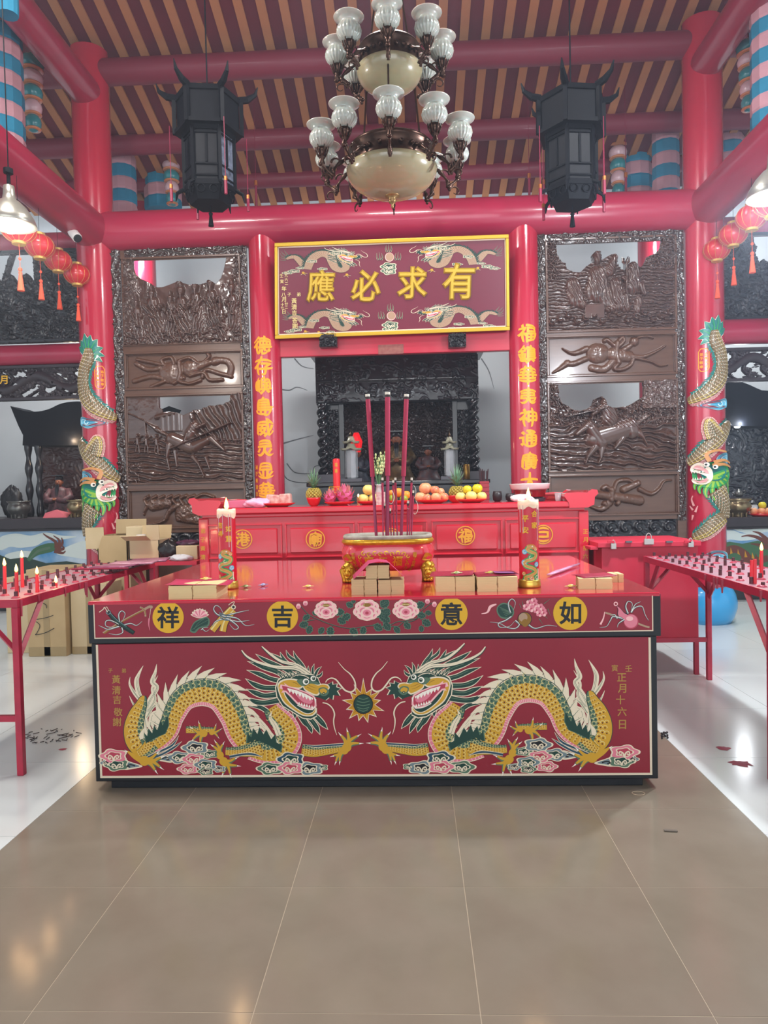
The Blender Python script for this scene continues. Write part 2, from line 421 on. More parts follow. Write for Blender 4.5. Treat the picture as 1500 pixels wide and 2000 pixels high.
# ================================================================ PAINTED DRAGON KIT
for n, c, r in (('pt_cream', '#e2d4b8', .5), ('pt_green', '#153c33', .45), ('pt_sage', '#53705a', .5), ('pt_yellow', '#c99a2e', .45), ('pt_pale', '#dbc987', .5),
                ('pt_brown', '#5a2418', .5), ('pt_pink', '#d8798a', .5), ('pt_rose', '#b03a50', .5), ('pt_white', '#efe8da', .5), ('pt_black', '#10151a', .45),
                ('pt_lpink', '#efb5b4', .5), ('pt_grey', '#6c7f84', .5), ('pt_blue', '#27485a', .5), ('pt_gold', '#c08a1e', .45), ('pt_script', '#a8843e', .5),
                ('pt_tan', '#a88a70', .5), ('pt_line', '#b9a389', .5), ('pt_dgold', '#8a6420', .5)):
    mat(n, c, r)
PAL = ['pt_cream', 'pt_green', 'pt_sage', 'pt_yellow', 'pt_pale', 'pt_brown', 'pt_pink', 'pt_rose', 'pt_white', 'pt_black', 'pt_lpink', 'pt_grey', 'pt_blue', 'pt_gold', 'pt_script', 'pt_tan', 'pt_line', 'pt_dgold', 'goldflat', 'orange_paint']
mat('goldflat', '#d7a520', .45)
def frames(path, n=10):
    c = catmull(path, n); out = []; L = 0
    for i in range(len(c)):
        a, b = c[max(i-1, 0)], c[min(i+1, len(c)-1)]
        tx, ty = npnorm(b[0]-a[0], b[1]-a[1])
        if i: L += math.hypot(c[i][0]-c[i-1][0], c[i][1]-c[i-1][1])
        out.append((c[i][0], c[i][1], tx, ty, c[i][2], L))
    return out
def fr_at(fr, s):
    for i in range(len(fr)-1):
        if fr[i+1][5] >= s:
            k = (s-fr[i][5])/max(fr[i+1][5]-fr[i][5], 1e-6)
            a, b = fr[i], fr[i+1]; return [a[j]+(b[j]-a[j])*k for j in range(6)]
    return list(fr[-1])
def dbody(p, path, sgn=1, ds=17, rows=7, cols=None, lift=2, spines=None, dome=None, belly=True, s0=0, s1=None):
    """sgn=+1: back lies on the right-hand normal (ty,-tx). path pts (u,v,halfwidth)"""
    cb, cy_, cg, cp, cd, cpk = cols or ('pt_green', 'pt_yellow', 'pt_sage', 'pt_pale', 'pt_brown', 'pt_pink')
    fr = frames(path, 10)
    def pos(f, t, ex=0):
        return (f[0]+sgn*f[3]*(t*f[4]+ex), f[1]-sgn*f[2]*(t*f[4]+ex))
    def lf(t): return lift+(dome*math.sqrt(max(0, 1-t*t)) if dome else 0)
    bands = [(-1, -.72, cpk if belly else cy_), (-.72, .38, cy_), (.38, 1.0, cg)]
    N = 3 if not dome else 6
    for t0, t1, c in bands:
        for i in range(len(fr)-1):
            for k in range(N):
                a = t0+(t1-t0)*k/N; b = t0+(t1-t0)*(k+1)/N
                q = [(fr[i], a), (fr[i], b), (fr[i+1], b), (fr[i+1], a)]
                p.mb._add([p.F(*pos(f, t), lf(t)) for f, t in q], [(0, 1, 2, 3)], p.idx(c))
    L = fr[-1][5]; n = int(L/ds)
    def arcs(s, t, r, c, w, ln=7):
        f = fr_at(fr, s); cx, cy = pos(f, t)
        vs = []
        a0 = math.atan2(f[3], f[2])
        for k in range(ln):
            a = a0-1.75+3.5*k/(ln-1)
            for rr in (r-w/2, r+w/2):
                vs.append(p.F(cx+rr*math.cos(a), cy+rr*math.sin(a), lf(t)+0.5))
        p.mb._add(vs, [(2*k, 2*k+1, 2*k+3, 2*k+2) for k in range(ln-1)], p.idx(c))
    for i in range(n):
        s = (i+.5)*ds; f = fr_at(fr, s)
        nr = rows
        for j in range(nr):
            t = -.72+1.66*(j+.5+(.5 if i % 2 else 0))/nr
            if t > .97: continue
            r = f[4]*1.66/nr*0.52
            arcs(s, t, r, cp if t < .36 else 'pt_pale' if not cols else cp, max(r*.28, .6))
            if r > 1.0:
                ff = fr_at(fr, max(0, s-r*.1)); cx, cy = pos(ff, t)
                p.disc(cx, cy, r*.38, cd if t < .36 else cb, lf(t)+0.4, 7)
    if belly:
        nb = int(L/(ds*.62))
        for i in range(nb):
            f = fr_at(fr, (i+.5)*ds*.62)
            a, b = pos(f, -1.02), pos(f, -.72)
            p.stroke([a, b], ds*.16, 'pt_lpink', lf(-.9)+.5)
        # belly edge
    for t, c, wd in ((1.0, cb, ds*.16), (-1.0, 'pt_cream' if belly else cb, ds*.14)):
        p.stroke([pos(f, t) for f in fr[::3]]+[pos(fr[-1], t)], wd, c, lf(t)+.6, n=3)
    if spines:
        c1, c2, ln, sp = spines
        k = 0; s = sp*.5
        while s < L-sp*.3:
            f0, f1, f2 = fr_at(fr, max(0, s-sp*.62)), fr_at(fr, min(L, s+sp*.62)), fr_at(fr, max(0, s+sp*.75))
            A, B = pos(f0, .97), pos(f1, .97)
            l = ln*(0.85+0.3*((k*37) % 10)/10)
            tip = pos(f2, 1.0, l); mid = pos(f1, 1.0, l*.45); mid0 = pos(f0, 1.0, l*.35)
            C_ = ((mid[0]*.7+mid0[0]*.3), (mid[1]*.7+mid0[1]*.3)); back = (tip[0]*.5+mid0[0]*.5+(A[0]-B[0])*.18, tip[1]*.5+mid0[1]*.5+(A[1]-B[1])*.18)
            p.poly([A, mid0, back, tip, C_, B], c1, lift+.2)
            if c2:
                m0 = pos(fr_at(fr, s), 1.0, 1); p.stroke([m0, ((m0[0]*.5+tip[0]*.5), (m0[1]*.5+tip[1]*.5)), (m0[0]*.2+tip[0]*.8, m0[1]*.2+tip[1]*.8)], ln*.05, c2, lift+.6, n=3, taper=.3)
            s += sp; k += 1
    return fr, pos
def claw(p, u, v, ang, sc, toes=4, lift=3, spread=2.0):
    for k in range(toes):
        a = ang+spread*(k/(toes-1)-.5)
        L = sc*(1.0 if 0 < k < toes-1 else .85)
        bend = .35*(1 if k >= toes/2 else -1)
        q = [(u, v), (u+L*.5*math.cos(a-bend*.4), v+L*.5*math.sin(a-bend*.4)), (u+L*math.cos(a+bend*.3), v+L*math.sin(a+bend*.3))]
        p.stroke(q, [sc*.34, sc*.30, sc*.17], 'pt_sage', lift+k*.12, n=4)
        q2 = [(x-sc*.03, y-sc*.03) for x, y in q]
        p.stroke(q2, [sc*.3, sc*.2, sc*.11], 'pt_yellow', lift+.5+k*.12, n=4)
        e = q[-1]; tip = (e[0]+sc*.3*math.cos(a+bend), e[1]+sc*.3*math.sin(a+bend))
        p.stroke([e, ((e[0]+tip[0])/2-2, (e[1]+tip[1])/2), tip], sc*.1, 'pt_white', lift+.8, n=3, taper=.4)
    p.disc(u, v, sc*.3, 'pt_yellow', lift+.4)
def cloud(p, u, v, s, c1='pt_pink', c2='pt_black', lift=4, tail=0):
    """lobed ruyi cloud of half width s"""
    s *= 1.12
    def lob(k, lf, c):
        pts = []
        for a in range(40):
            q = 6.28318*a/40
            r = 1+.13*math.cos(5*q+math.pi)
            pts.append((u+s*k*r*math.cos(q), v-s*.48*k*r*math.sin(q)+(s*.05 if math.sin(q) < 0 else 0)))
        p.poly(pts, c, lf)
    lob(1.0, lift, 'pt_cream'); lob(.88, lift+.4, c1); lob(.60, lift+.8, 'pt_cream'); lob(.5, lift+1.2, c2)
    for sg in (-1, 1):
        p.stroke([(u, v+s*.36), (u+sg*s*.1, v+s*.08), (u+sg*s*.3, v-s*.02), (u+sg*s*.36, v+s*.14), (u+sg*s*.2, v+s*.2), (u+sg*s*.22, v+s*.1)], [s*.12, s*.1, s*.1, s*.08, s*.08, s*.06], 'pt_cream', lift+1.7, n=4)
    if tail:
        p.poly(catmull([(u+tail*s*.6, v-s*.3), (u+tail*s*1.3, v-s*.15), (u+tail*s*2.1, v+s*.15), (u+tail*s*1.4, v+s*.35), (u+tail*s*.6, v+s*.4)], 5, True), 'pt_cream', lift-.3)
        p.poly(catmull([(u+tail*s*.7, v-s*.2), (u+tail*s*1.3, v-s*.07), (u+tail*s*1.85, v+s*.14), (u+tail*s*1.3, v+s*.25), (u+tail*s*.7, v+s*.3)], 5, True), 'pt_grey', lift-.1)
        p.stroke([(u+tail*s*1.5, v+s*.12), (u+tail*s*1.1, v+s*.02), (u+tail*s*.85, v+s*.15), (u+tail*s*1.1, v+s*.2)], s*.1, 'pt_black', lift+.1, n=4)
def hair(p, pts, w, c='pt_green', o='pt_cream', lift=2, line=True):
    p.stroke(pts, [w+5]+[w+4]*(len(pts)-2)+[1.2], o, lift, n=6)
    p.stroke(pts[:-1]+[((pts[-1][0]*.85+pts[-2][0]*.15), (pts[-1][1]*.85+pts[-2][1]*.15))], [w]+[w*.85]*(len(pts)-2)+[.8], c, lift+.5, n=6)
    if line and w > 8: p.stroke([((a[0]), a[1]-w*.12) for a in pts[:-1]], w*.13, 'pt_sage', lift+.9, n=6)
def dragon_head(p):
    g = 'pt_green'
    # mane
    for q, w in (([(1010, 600), (950, 640), (880, 600), (818, 595)], 22), ([(980, 560), (900, 575), (850, 570), (803, 545)], 26), ([(975, 530), (900, 540), (850, 525), (802, 505)], 26),
                 ([(980, 500), (900, 500), (850, 485), (798, 452)], 26), ([(1000, 470), (930, 455), (870, 430), (805, 410)], 24), ([(1030, 460), (960, 420), (890, 395), (808, 365)], 24),
                 ([(1060, 440), (980, 395), (900, 360), (850, 328)], 20), ([(1080, 430), (1030, 385), (960, 345), (905, 318)], 16),
                 ([(1100, 425), (1060, 370), (1020, 340), (1005, 308)], 14), ([(1110, 425), (1085, 380), (1055, 345), (1042, 312)], 14), ([(1050, 400), (1010, 370), (985, 340), (975, 318)], 11)):
        hair(p, q, w, lift=3)
    # horns
    for q in ([(1122, 445), (1060, 405), (960, 398), (870, 375), (810, 345), (781, 312)], [(1125, 430), (1060, 388), (985, 370), (930, 335), (883, 293)]):
        p.stroke(q, [26, 24, 20, 18, 14, 9], g, 6, n=6) if len(q) == 6 else p.stroke(q, [24, 21, 18, 16, 9], g, 6, n=6)
        q2 = [(a, b-3) for a, b in q]
        p.stroke(q2, ([20, 18, 15, 12, 9, 5] if len(q) == 6 else [18, 16, 13, 11, 5]), 'pt_cream', 6.6, n=6)
        p.stroke([(a, b+1) for a, b in q2[:3]], 2.5, 'pt_green', 7, n=6, taper=1)
    # brow tuft
    for q in ([(1130, 445), (1118, 415), (1118, 388)], [(1140, 440), (1140, 405), (1148, 378)], [(1150, 440), (1165, 410), (1186, 392)], [(1155, 448), (1180, 435), (1190, 415)]):
        hair(p, q, 12, lift=4, line=False)
    # beard
    for q, w in (([(1090, 620), (1150, 640), (1190, 680), (1218, 712)], 26), ([(1090, 630), (1130, 660), (1160, 700), (1178, 738)], 24), ([(1085, 640), (1110, 680), (1130, 710), (1136, 732)], 20),
                 ([(1060, 620), (1085, 660), (1100, 680), (1112, 700)], 18), ([(1040, 610), (1050, 640), (1048, 660)], 14), ([(1010, 600), (1012, 625), (1004, 640)], 12), ([(985, 600), (985, 620), (975, 632)], 10)):
        hair(p, q, w, lift=3, line=w > 18)
    for q in ([(1050, 560), (1040, 600), (1030, 620)], [(1020, 560), (1005, 590), (990, 605)], [(1075, 590), (1068, 620), (1058, 640)]):
        p.stroke(q, 12, 'pt_cream', 4.5, taper=3); p.stroke(q, 8, 'pt_pink', 5, taper=2)
    # skull
    base = [(955, 500), (968, 462), (1000, 440), (1050, 430), (1100, 432), (1140, 436), (1165, 452), (1178, 482), (1200, 488), (1225, 478), (1238, 470), (1240, 484), (1262, 480), (1258, 496), (1282, 504), (1262, 516), (1276, 540), (1244, 536), (1240, 560), (1222, 548), (1205, 562), (1180, 552), (1155, 545), (1120, 560), (1160, 600), (1160, 640), (1130, 655), (1090, 650), (1040, 620), (990, 590), (962, 545)]
    p.poly([((a-1110)*1.035+1110, (b-540)*1.05+540) for a, b in base], 'pt_cream', 7)
    p.poly(base, g, 7.5)
    # cheek and jaw
    p.curve([(962, 500), (975, 465), (1020, 452), (1070, 460), (1095, 485), (1075, 505), (1030, 500), (1000, 505), (1002, 535), (1030, 575), (1070, 608), (1110, 628), (1140, 620), (1156, 596), (1160, 622), (1135, 642), (1090, 640), (1040, 612), (990, 570)], 'pt_cream', 8)
    p.curve([(968, 500), (980, 472), (1020, 459), (1064, 466), (1085, 487), (1070, 498), (1025, 494), (994, 502), (998, 538), (1028, 580), (1068, 612), (1110, 632), (1140, 624), (1152, 608), (1150, 622), (1130, 637), (1090, 634), (1042, 605), (994, 565)], 'pt_yellow', 8.5)
    # mouth
    p.poly([(978, 482), (1000, 486), (996, 474), (1018, 490), (1060, 502), (1110, 520), (1148, 540), (1158, 560), (1160, 592), (1140, 612), (1105, 606), (1060, 580), (1022, 540), (1000, 520), (982, 525), (992, 508), (972, 502)], 'pt_lpink', 9)
    p.poly([(985, 488), (1004, 492), (1018, 496), (1060, 508), (1108, 526), (1142, 545), (1150, 562), (1150, 588), (1136, 603), (1106, 598), (1064, 572), (1030, 536), (1006, 514), (990, 512)], 'pt_rose', 9.5)
    p.curve([(1060, 535), (1090, 538), (1120, 548), (1140, 565), (1128, 580), (1098, 574), (1072, 555)], 'pt_pink', 10)
    p.poly([(1012, 500), (1060, 512), (1105, 530), (1142, 550), (1140, 560), (1100, 545), (1058, 528), (1016, 512)], 'pt_white', 10.4)
    for i in range(7):
        x = 1024+i*17; y = 512+i*6.6
        p.poly([(x-6, y), (x+6, y+3), (x+1, y+14)], 'pt_white', 10.6)
        p.stroke([(x+8, y-2), (x+8, y+8)], 1.6, 'pt_rose', 10.9)
    p.poly([(1146, 548), (1158, 556), (1154, 580)], 'pt_white', 10.7)
    for i in range(6):
        x = 1072+i*13; y = 578+i*3.5
        p.poly([(x-6, y+6), (x+6, y+8), (x, y-9)], 'pt_white', 10.8)
    p.stroke([(1062, 586), (1100, 604), (1136, 608), (1152, 594)], 4, 'pt_white', 10.9)
    # snout
    p.curve([(1095, 478), (1130, 470), (1165, 482), (1190, 478), (1215, 482), (1226, 498), (1214, 512), (1186, 512), (1176, 530), (1158, 540), (1120, 525), (1095, 505)], 'pt_cream', 9.2)
    p.curve([(1098, 482), (1130, 475), (1165, 487), (1190, 483), (1212, 487), (1220, 498), (1210, 507), (1182, 506), (1170, 524), (1156, 532), (1122, 518), (1100, 502)], 'pt_yellow', 9.7)
    p.curve([(1060, 462), (1090, 455), (1130, 462), (1165, 470), (1168, 484), (1130, 478), (1100, 490), (1078, 486)], 'pt_sage', 10)
    p.curve([(1170, 505), (1195, 496), (1215, 505), (1222, 522), (1205, 540), (1180, 535)], 'pt_sage', 10.2)
    p.curve([(1176, 510), (1194, 502), (1208, 509), (1212, 520), (1198, 528), (1182, 525)], 'pt_yellow', 10.5)
    p.disc(1196, 528, 7, 'pt_green', 10.8); p.disc(1196, 528, 3, 'pt_pale', 11)
    for q in ([(1120, 486), (1140, 495), (1160, 500)], [(1112, 495), (1135, 507), (1155, 512)], [(1040, 470), (1060, 478), (1072, 490)]):
        p.stroke(q, 3.2, 'pt_dgold', 11, taper=1)
    # eyes
    for (x, y, r) in ((1106, 468, 16), (1143, 452, 14)):
        p.disc(x, y, r+3, 'pt_green', 11); p.disc(x, y, r, 'pt_white', 11.4); p.disc(x+2, y, r*.62, 'pt_sage', 11.7); p.disc(x+3, y+1, r*.36, 'pt_black', 12); p.disc(x+1, y-3, 2, 'pt_white', 12.3)
    p.stroke([(1030, 450), (1060, 432), (1100, 436), (1122, 452)], [3, 9, 9, 4], 'pt_cream', 11, n=5); p.stroke([(1034, 446), (1062, 430), (1098, 433), (1118, 446)], [2, 5, 5, 2], 'pt_green', 11.3, n=5)
    for i in range(6): hair(p, [(985+i*17, 448-i*2), (975+i*18, 436-i*2), (962+i*19, 424-i*1.5)], 7, lift=8, line=False)
    # chin whiskers
    p.stroke([(1205, 472), (1215, 458), (1235, 450), (1258, 458), (1280, 485), (1305, 512), (1335, 520), (1355, 502), (1352, 465), (1330, 430), (1300, 405), (1270, 370)], [4, 5, 6, 7, 8, 8, 8, 8, 7, 6, 4, 2.5], 'pt_cream', 12)
    p.stroke([(1190, 574), (1215, 580), (1238, 600), (1250, 630), (1246, 665), (1250, 700), (1262, 737)], [5, 6, 6, 7, 6, 5, 2], 'pt_cream', 12)
def leg(p, path, lift=2, fin=None):
    dbody(p, path, sgn=1, ds=13, rows=4, lift=lift, belly=False)
def dragon(p, detail=True, rows=5, ds=23):
    # hind foot far and front far leg
    dbody(p, [(500, 712, 17), (545, 712, 17), (600, 712, 14), (640, 712, 12)], 1, 12, 3, lift=1, belly=False)
    claw(p, 590, 730, math.pi*.98, 62, 4, lift=1.6, spread=2.2); claw(p, 630, 725, -.2, 45, 3, 1.6, 1.4)
    # tail flame
    for q, w in (([(300, 600), (318, 560), (352, 500), (330, 470), (345, 420), (352, 380)], 24), ([(290, 580), (262, 530), (250, 470), (262, 430), (284, 388)], 24), ([(265, 560), (235, 520), (215, 480), (218, 445)], 17),
                 ([(305, 620), (340, 560), (330, 500), (358, 438)], 22), ([(300, 650), (330, 600), (362, 575), (366, 540)], 15), ([(245, 600), (225, 565), (214, 540)], 12)):
        p.stroke(q, [w]*(len(q)-2)+[w*.6, 1.5], 'pt_cream', 1.4, n=6)
        p.stroke([(a, b) for a, b in q[:-1]], [2.0]*(len(q)-2)+[.8], 'pt_sage', 1.9, n=6); p.stroke([(a+w*.25, b) for a, b in q[:-1]], [1.6]*(len(q)-2)+[.8], 'pt_sage', 1.9, n=6)
    # tail spines inner (cream flame between tail and body)
    for q in ([(300, 700), (292, 640), (312, 600), (308, 575)], [(320, 690), (330, 640), (352, 620), (364, 600)], [(340, 680), (362, 640), (378, 600), (356, 545)], [(385, 650), (360, 600), (345, 560)], [(300, 720), (285, 690), (290, 650)], [(350, 690), (380, 660), (396, 640)]):
        p.stroke(q, [26]*(len(q)-2)+[17, 2], 'pt_cream', 1.6, n=6); p.stroke(q[:-1], 2, 'pt_sage', 2, taper=.8)
    dbody(p, [(340, 775, 42), (290, 810, 46), (248, 770, 52), (236, 705, 50), (250, 640, 42), (272, 590, 30), (284, 552, 18), (286, 540, 8)], -1, ds, rows-1, lift=3, belly=False)
    # arch
    dbody(p, [(285, 805, 44), (350, 778, 44), (410, 720, 48), (438, 640, 54), (490, 555, 62), (580, 522, 68), (672, 548, 70), (735, 640, 66), (768, 730, 60), (820, 800, 55)], -1 if False else -1*-1, ds, rows, lift=4, spines=('pt_cream', 'pt_sage', 62, 36))
    # neck and chest
    dbody(p, [(830, 810, 52), (900, 832, 50), (985, 815, 60), (1022, 755, 62), (1005, 690, 58), (958, 640, 52), (930, 600, 40)][::-1], -1*1, ds, rows, lift=5)
    for q in ([(960, 790), (930, 740), (880, 690), (862, 640)], [(940, 760), (900, 700), (850, 640), (815, 600)], [(970, 740), (950, 690), (925, 650), (935, 620)], [(900, 760), (860, 700), (830, 650)], [(870, 740), (840, 690), (812, 650), (808, 620)]):
        p.stroke(q, [26]*(len(q)-2)+[15, 2], 'pt_cream', 5.6 if q[0][0] > 950 else 3.4, n=6); p.stroke(q[:-1], 2, 'pt_sage', 5.9 if q[0][0] > 950 else 3.8, taper=.8)
    # green shoulder fins
    for pts in ([(300, 778), (292, 730), (306, 745), (312, 705), (330, 730), (340, 690), (355, 715), (372, 660), (382, 690), (408, 640), (412, 690), (395, 730), (350, 750)],
                [(808, 780), (812, 730), (830, 750), (842, 705), (862, 735), (872, 700), (892, 735), (905, 712), (930, 760), (950, 735), (955, 775), (985, 790), (975, 822), (930, 795), (870, 768)]):
        p.poly([((a-sum(q[0] for q in pts)/len(pts))*1.06+sum(q[0] for q in pts)/len(pts), (b-sum(q[1] for q in pts)/len(pts))*1.06+sum(q[1] for q in pts)/len(pts)) for a, b in pts], 'pt_sage', 6)
        p.poly(pts, 'pt_green', 6.5)
    # fore leg and claw right
    dbody(p, [(1085, 815, 28), (1150, 822, 27), (1220, 815, 22), (1290, 805, 17)], 1, 13, 4, lift=6, belly=False)
    hair(p, [(1300, 785), (1220, 790), (1150, 795), (1090, 785)], 9, 'pt_blue', lift=6.5, line=False)
    claw(p, 1312, 800, -1.15, 78, 4, 7, 1.5); claw(p, 1300, 815, 2.3, 70, 3, 7, .5)
    # near foreleg to the left foot
    dbody(p, [(880, 800, 40), (820, 815, 32), (760, 822, 24), (700, 820, 19)], -1, 13, 4, lift=6, belly=False)
    hair(p, [(720, 848), (790, 835), (840, 835), (890, 850)], 11, 'pt_blue', lift=7, line=False)
    claw(p, 672, 840, -1.75, 66, 3, 7, .7); claw(p, 690, 870, .7, 72, 4, 7, 1.6)
    # hind foot left
    dbody(p, [(330, 780, 38), (300, 815, 32), (262, 840, 26)], 1, 13, 4, lift=6, belly=False)
    for q in ([(300, 855), (360, 825), (430, 790), (465, 740)], [(310, 860), (380, 835), (440, 800), (480, 770)]): hair(p, q, 11, 'pt_blue', lift=6.6, line=False)
    claw(p, 290, 868, .1, 86, 4, 7, 1.0); p.stroke([(285, 870), (240, 845), (205, 820)], [34, 24, 8], 'pt_yellow', 7.4); p.stroke([(205, 822), (190, 812)], 6, 'pt_white', 7.8, taper=1)
    dragon_head(p)
# ================================================================ MAIN TABLE
TY = 3.24
tz = P(735, 1168, TY).z
lx0, lx1 = P(172, 1215, TY).x, P(1291, 1200, TY).x
zlb = P(735, 1250, TY).z; zbb = P(735, 1526, TY).z
TY1 = 5.09
table = thing('offering_table', 'huge low red lacquered table with two painted dragons on its front', 'table', ((lx0+lx1)/2, TY+.9, 0))
m = MB(); m.box(lx0, lx1, TY, TY1, zlb, tz); build('lid', m, [black], table, bevel=0.004)
lacq = mat('table_top_lacquer', '#c0273c', 0.14, coat=0.8, var=0.4, vscale=2.2, col2='#b02238', bump=0.03, bscale=4)
m = MB(); m.box(lx0+.004, lx1-.004, TY-.006, TY1, tz-.012, tz+.006); build('table_top', m, lacq, table, bevel=0.005)
bx0, bx1 = P(180, 1380, TY).x, P(1286, 1380, TY).x
m = MB(); m.box(bx0, bx1, TY+.012, TY1-.02, zbb, zlb); build('body', m, black, table, bevel=0.004)
fx0, fx1 = P(212, 1540, TY).x, P(1260, 1540, TY).x
m = MB(); m.box(fx0, fx1, TY+.03, TY1-.06, 0.0, zbb); build('plinth', m, black, table, bevel=0.004)
m = MB(); m.box(lx0+.028, lx1-.035, TY-.004, TY+.004, P(735, 1240, TY).z, tz-.004); lfb = build('lid_front_board', m, red_panel, table, bevel=0.002)
fz1 = zlb-.004; fz0 = P(735, 1517, TY).z
m = MB(); m.box(bx0+.026, bx1-.03, TY+.004, TY+.016, fz0, fz1); fpn = build('front_panel', m, red_panel, table, bevel=0.002)
YP = TY+.0035
def FT(u, v, l):       # left crop units on the front panel plane
    q = P(170+u/2.586, 1150+v/2.586, YP); q.y -= l*0.0003; return q
CXM = P(711, 1380, YP).x
def FM(u, v, l):
    q = FT(u, v, l); q.x = 2*CXM-q.x; q.z += 0.0015; return q
def FR(u, v, l):
    q = P(720+u/2.586, 1150+v/2.586, YP); q.y -= l*0.0003; return q
p = Paint(FT, PAL); dragon(p); p.build('painted_dragon', fpn)['label'] = 'painted dragon facing right'
p = Paint(FM, PAL); dragon(p); p.build('painted_dragon', fpn)['label'] = 'painted dragon facing left'
CL = [[(135, 842, 62, 'pt_pink', 'pt_rose', 8, 0), (105, 878, 34, 'pt_grey', 'pt_black', 7, 0), (150, 886, 56, 'pt_sage', 'pt_green', 7.6, 1)],
 [(548, 800, 60, 'pt_grey', 'pt_black', 8, 0), (470, 850, 55, 'pt_grey', 'pt_green', 7, -1), (620, 832, 40, 'pt_sage', 'pt_green', 7.2, 0), (540, 858, 52, 'pt_pink', 'pt_rose', 9, 0), (600, 886, 52, 'pt_grey', 'pt_green', 10, 0), (510, 908, 46, 'pt_pink', 'pt_rose', 8.4, 0), (600, 920, 36, 'pt_sage', 'pt_black', 11, 0), (668, 908, 30, 'pt_grey', 'pt_black', 9, 0)],
 [(1030, 858, 62, 'pt_blue', 'pt_green', 12, 0), (1028, 902, 58, 'pt_pink', 'pt_rose', 13, 0), (925, 905, 58, 'pt_sage', 'pt_green', 11, 0), (1125, 905, 60, 'pt_grey', 'pt_black', 11, 0), (1185, 900, 30, 'pt_sage', 'pt_green', 10, 0)]]
for F_ in (FT, FM):
    for cl_ in CL:
        p = Paint(F_, PAL)
        for a_ in cl_: cloud(p, *a_)
        p.build('painted_cloud', fpn)
# jewel
p = Paint(FT, PAL); jx, jy = 1395, 582
pts = []; pt2 = []
tips = [(0, 1.55), (.5, 1.05), (.9, 1.3), (1.35, 1.05), (1.9, 1.3), (2.35, 1.1), (2.9, 1.15), (3.4, 1.05), (3.9, 1.2), (4.4, 1.05), (4.9, 1.25), (5.45, 1.05), (5.85, 1.3)]
for k, (a, r) in enumerate(tips):
    nx = tips[(k+1) % len(tips)][0]+(6.283 if k == len(tips)-1 else 0); am = (a+nx)/2
    for lst, f in ((pts, 1.0), (pt2, .88)):
        lst.append((jx+math.sin(a)*88*r*f, jy-math.cos(a)*86*r*f)); lst.append((jx+math.sin(am)*60*(f*.5+.5), jy-math.cos(am)*60*(f*.5+.5)))
p.poly(pts, 'pt_cream', 1); p.poly(pt2, 'pt_gold', 1.6)
for a, r in tips:
    p.stroke([(jx+math.sin(a)*44, jy-math.cos(a)*44), (jx+math.sin(a+.08)*68, jy-math.cos(a+.08)*68)], 2.2, 'pt_brown', 2, taper=.6); p.stroke([(jx+math.sin(a+.2)*44, jy-math.cos(a+.2)*44), (jx+math.sin(a+.2)*60, jy-math.cos(a+.2)*60)], 1.8, 'pt_brown', 2, taper=.6)
p.disc(jx, jy, 50, 'pt_black', 2.4, 28); p.disc(jx, jy, 45, 'pt_green', 2.8, 28)
for k, y in enumerate((-28, -12, 4, 20, 32)): p.stroke([(jx-math.sqrt(45**2-y*y)*.75, jy+y-4), (jx, jy+y+4), (jx+math.sqrt(45**2-y*y)*.75, jy+y-4)], 4.5, 'pt_sage', 3.2)
p.build('painted_flaming_jewel', fpn)
# script on the panel
p = Paint(FT, PAL)
p.glyph('子', 118, 413, 22, 'pt_script', 1, .01); p.glyph('弟', 186, 413, 24, 'pt_script', 1, .01)
for k, ch in enumerate('黃清吉敬謝'): p.glyph(ch, (147, 148, 152, 157, 152)[k], (457, 512, 560, 622, 672)[k], 44, 'pt_script', 1, .012)
p.build('dedication_script', fpn)
p = Paint(FR, PAL)
p.glyph('寅', 1243, 400, 34, 'pt_script', 1, .01); p.glyph('壬', 1313, 402, 34, 'pt_script', 1, .01)
for k, ch in enumerate('正月十六日'): p.glyph(ch, (1278, 1280, 1272, 1280, 1282)[k], (447, 503, 560, 620, 685)[k], 46, 'pt_script', 1, .014)
p.build('dedication_script', fpn)
# cream lines
def rectline(name, x0, x1, z0, z1, Y, w, mt, sides='lrb', parent=table):
    m = MB()
    if 'b' in sides: m.box(x0, x1, Y-.0022, Y, z0, z0+w)
    if 't' in sides: m.box(x0, x1, Y-.0022, Y, z1-w, z1)
    if 'l' in sides: m.box(x0, x0+w, Y-.0020, Y, z0, z1)
    if 'r' in sides: m.box(x1-w, x1, Y-.0020, Y, z0, z1)
    return build(name, m, mt, parent)
rectline('cream_border', bx0+.026, bx1-.03, fz0, fz1-.002, TY+.004, .010, cream)
rectline('cream_border', lx0+.030, lx1-.037, P(735, 1240, TY).z+.001, tz-.008, TY-.004, .0045, cream)
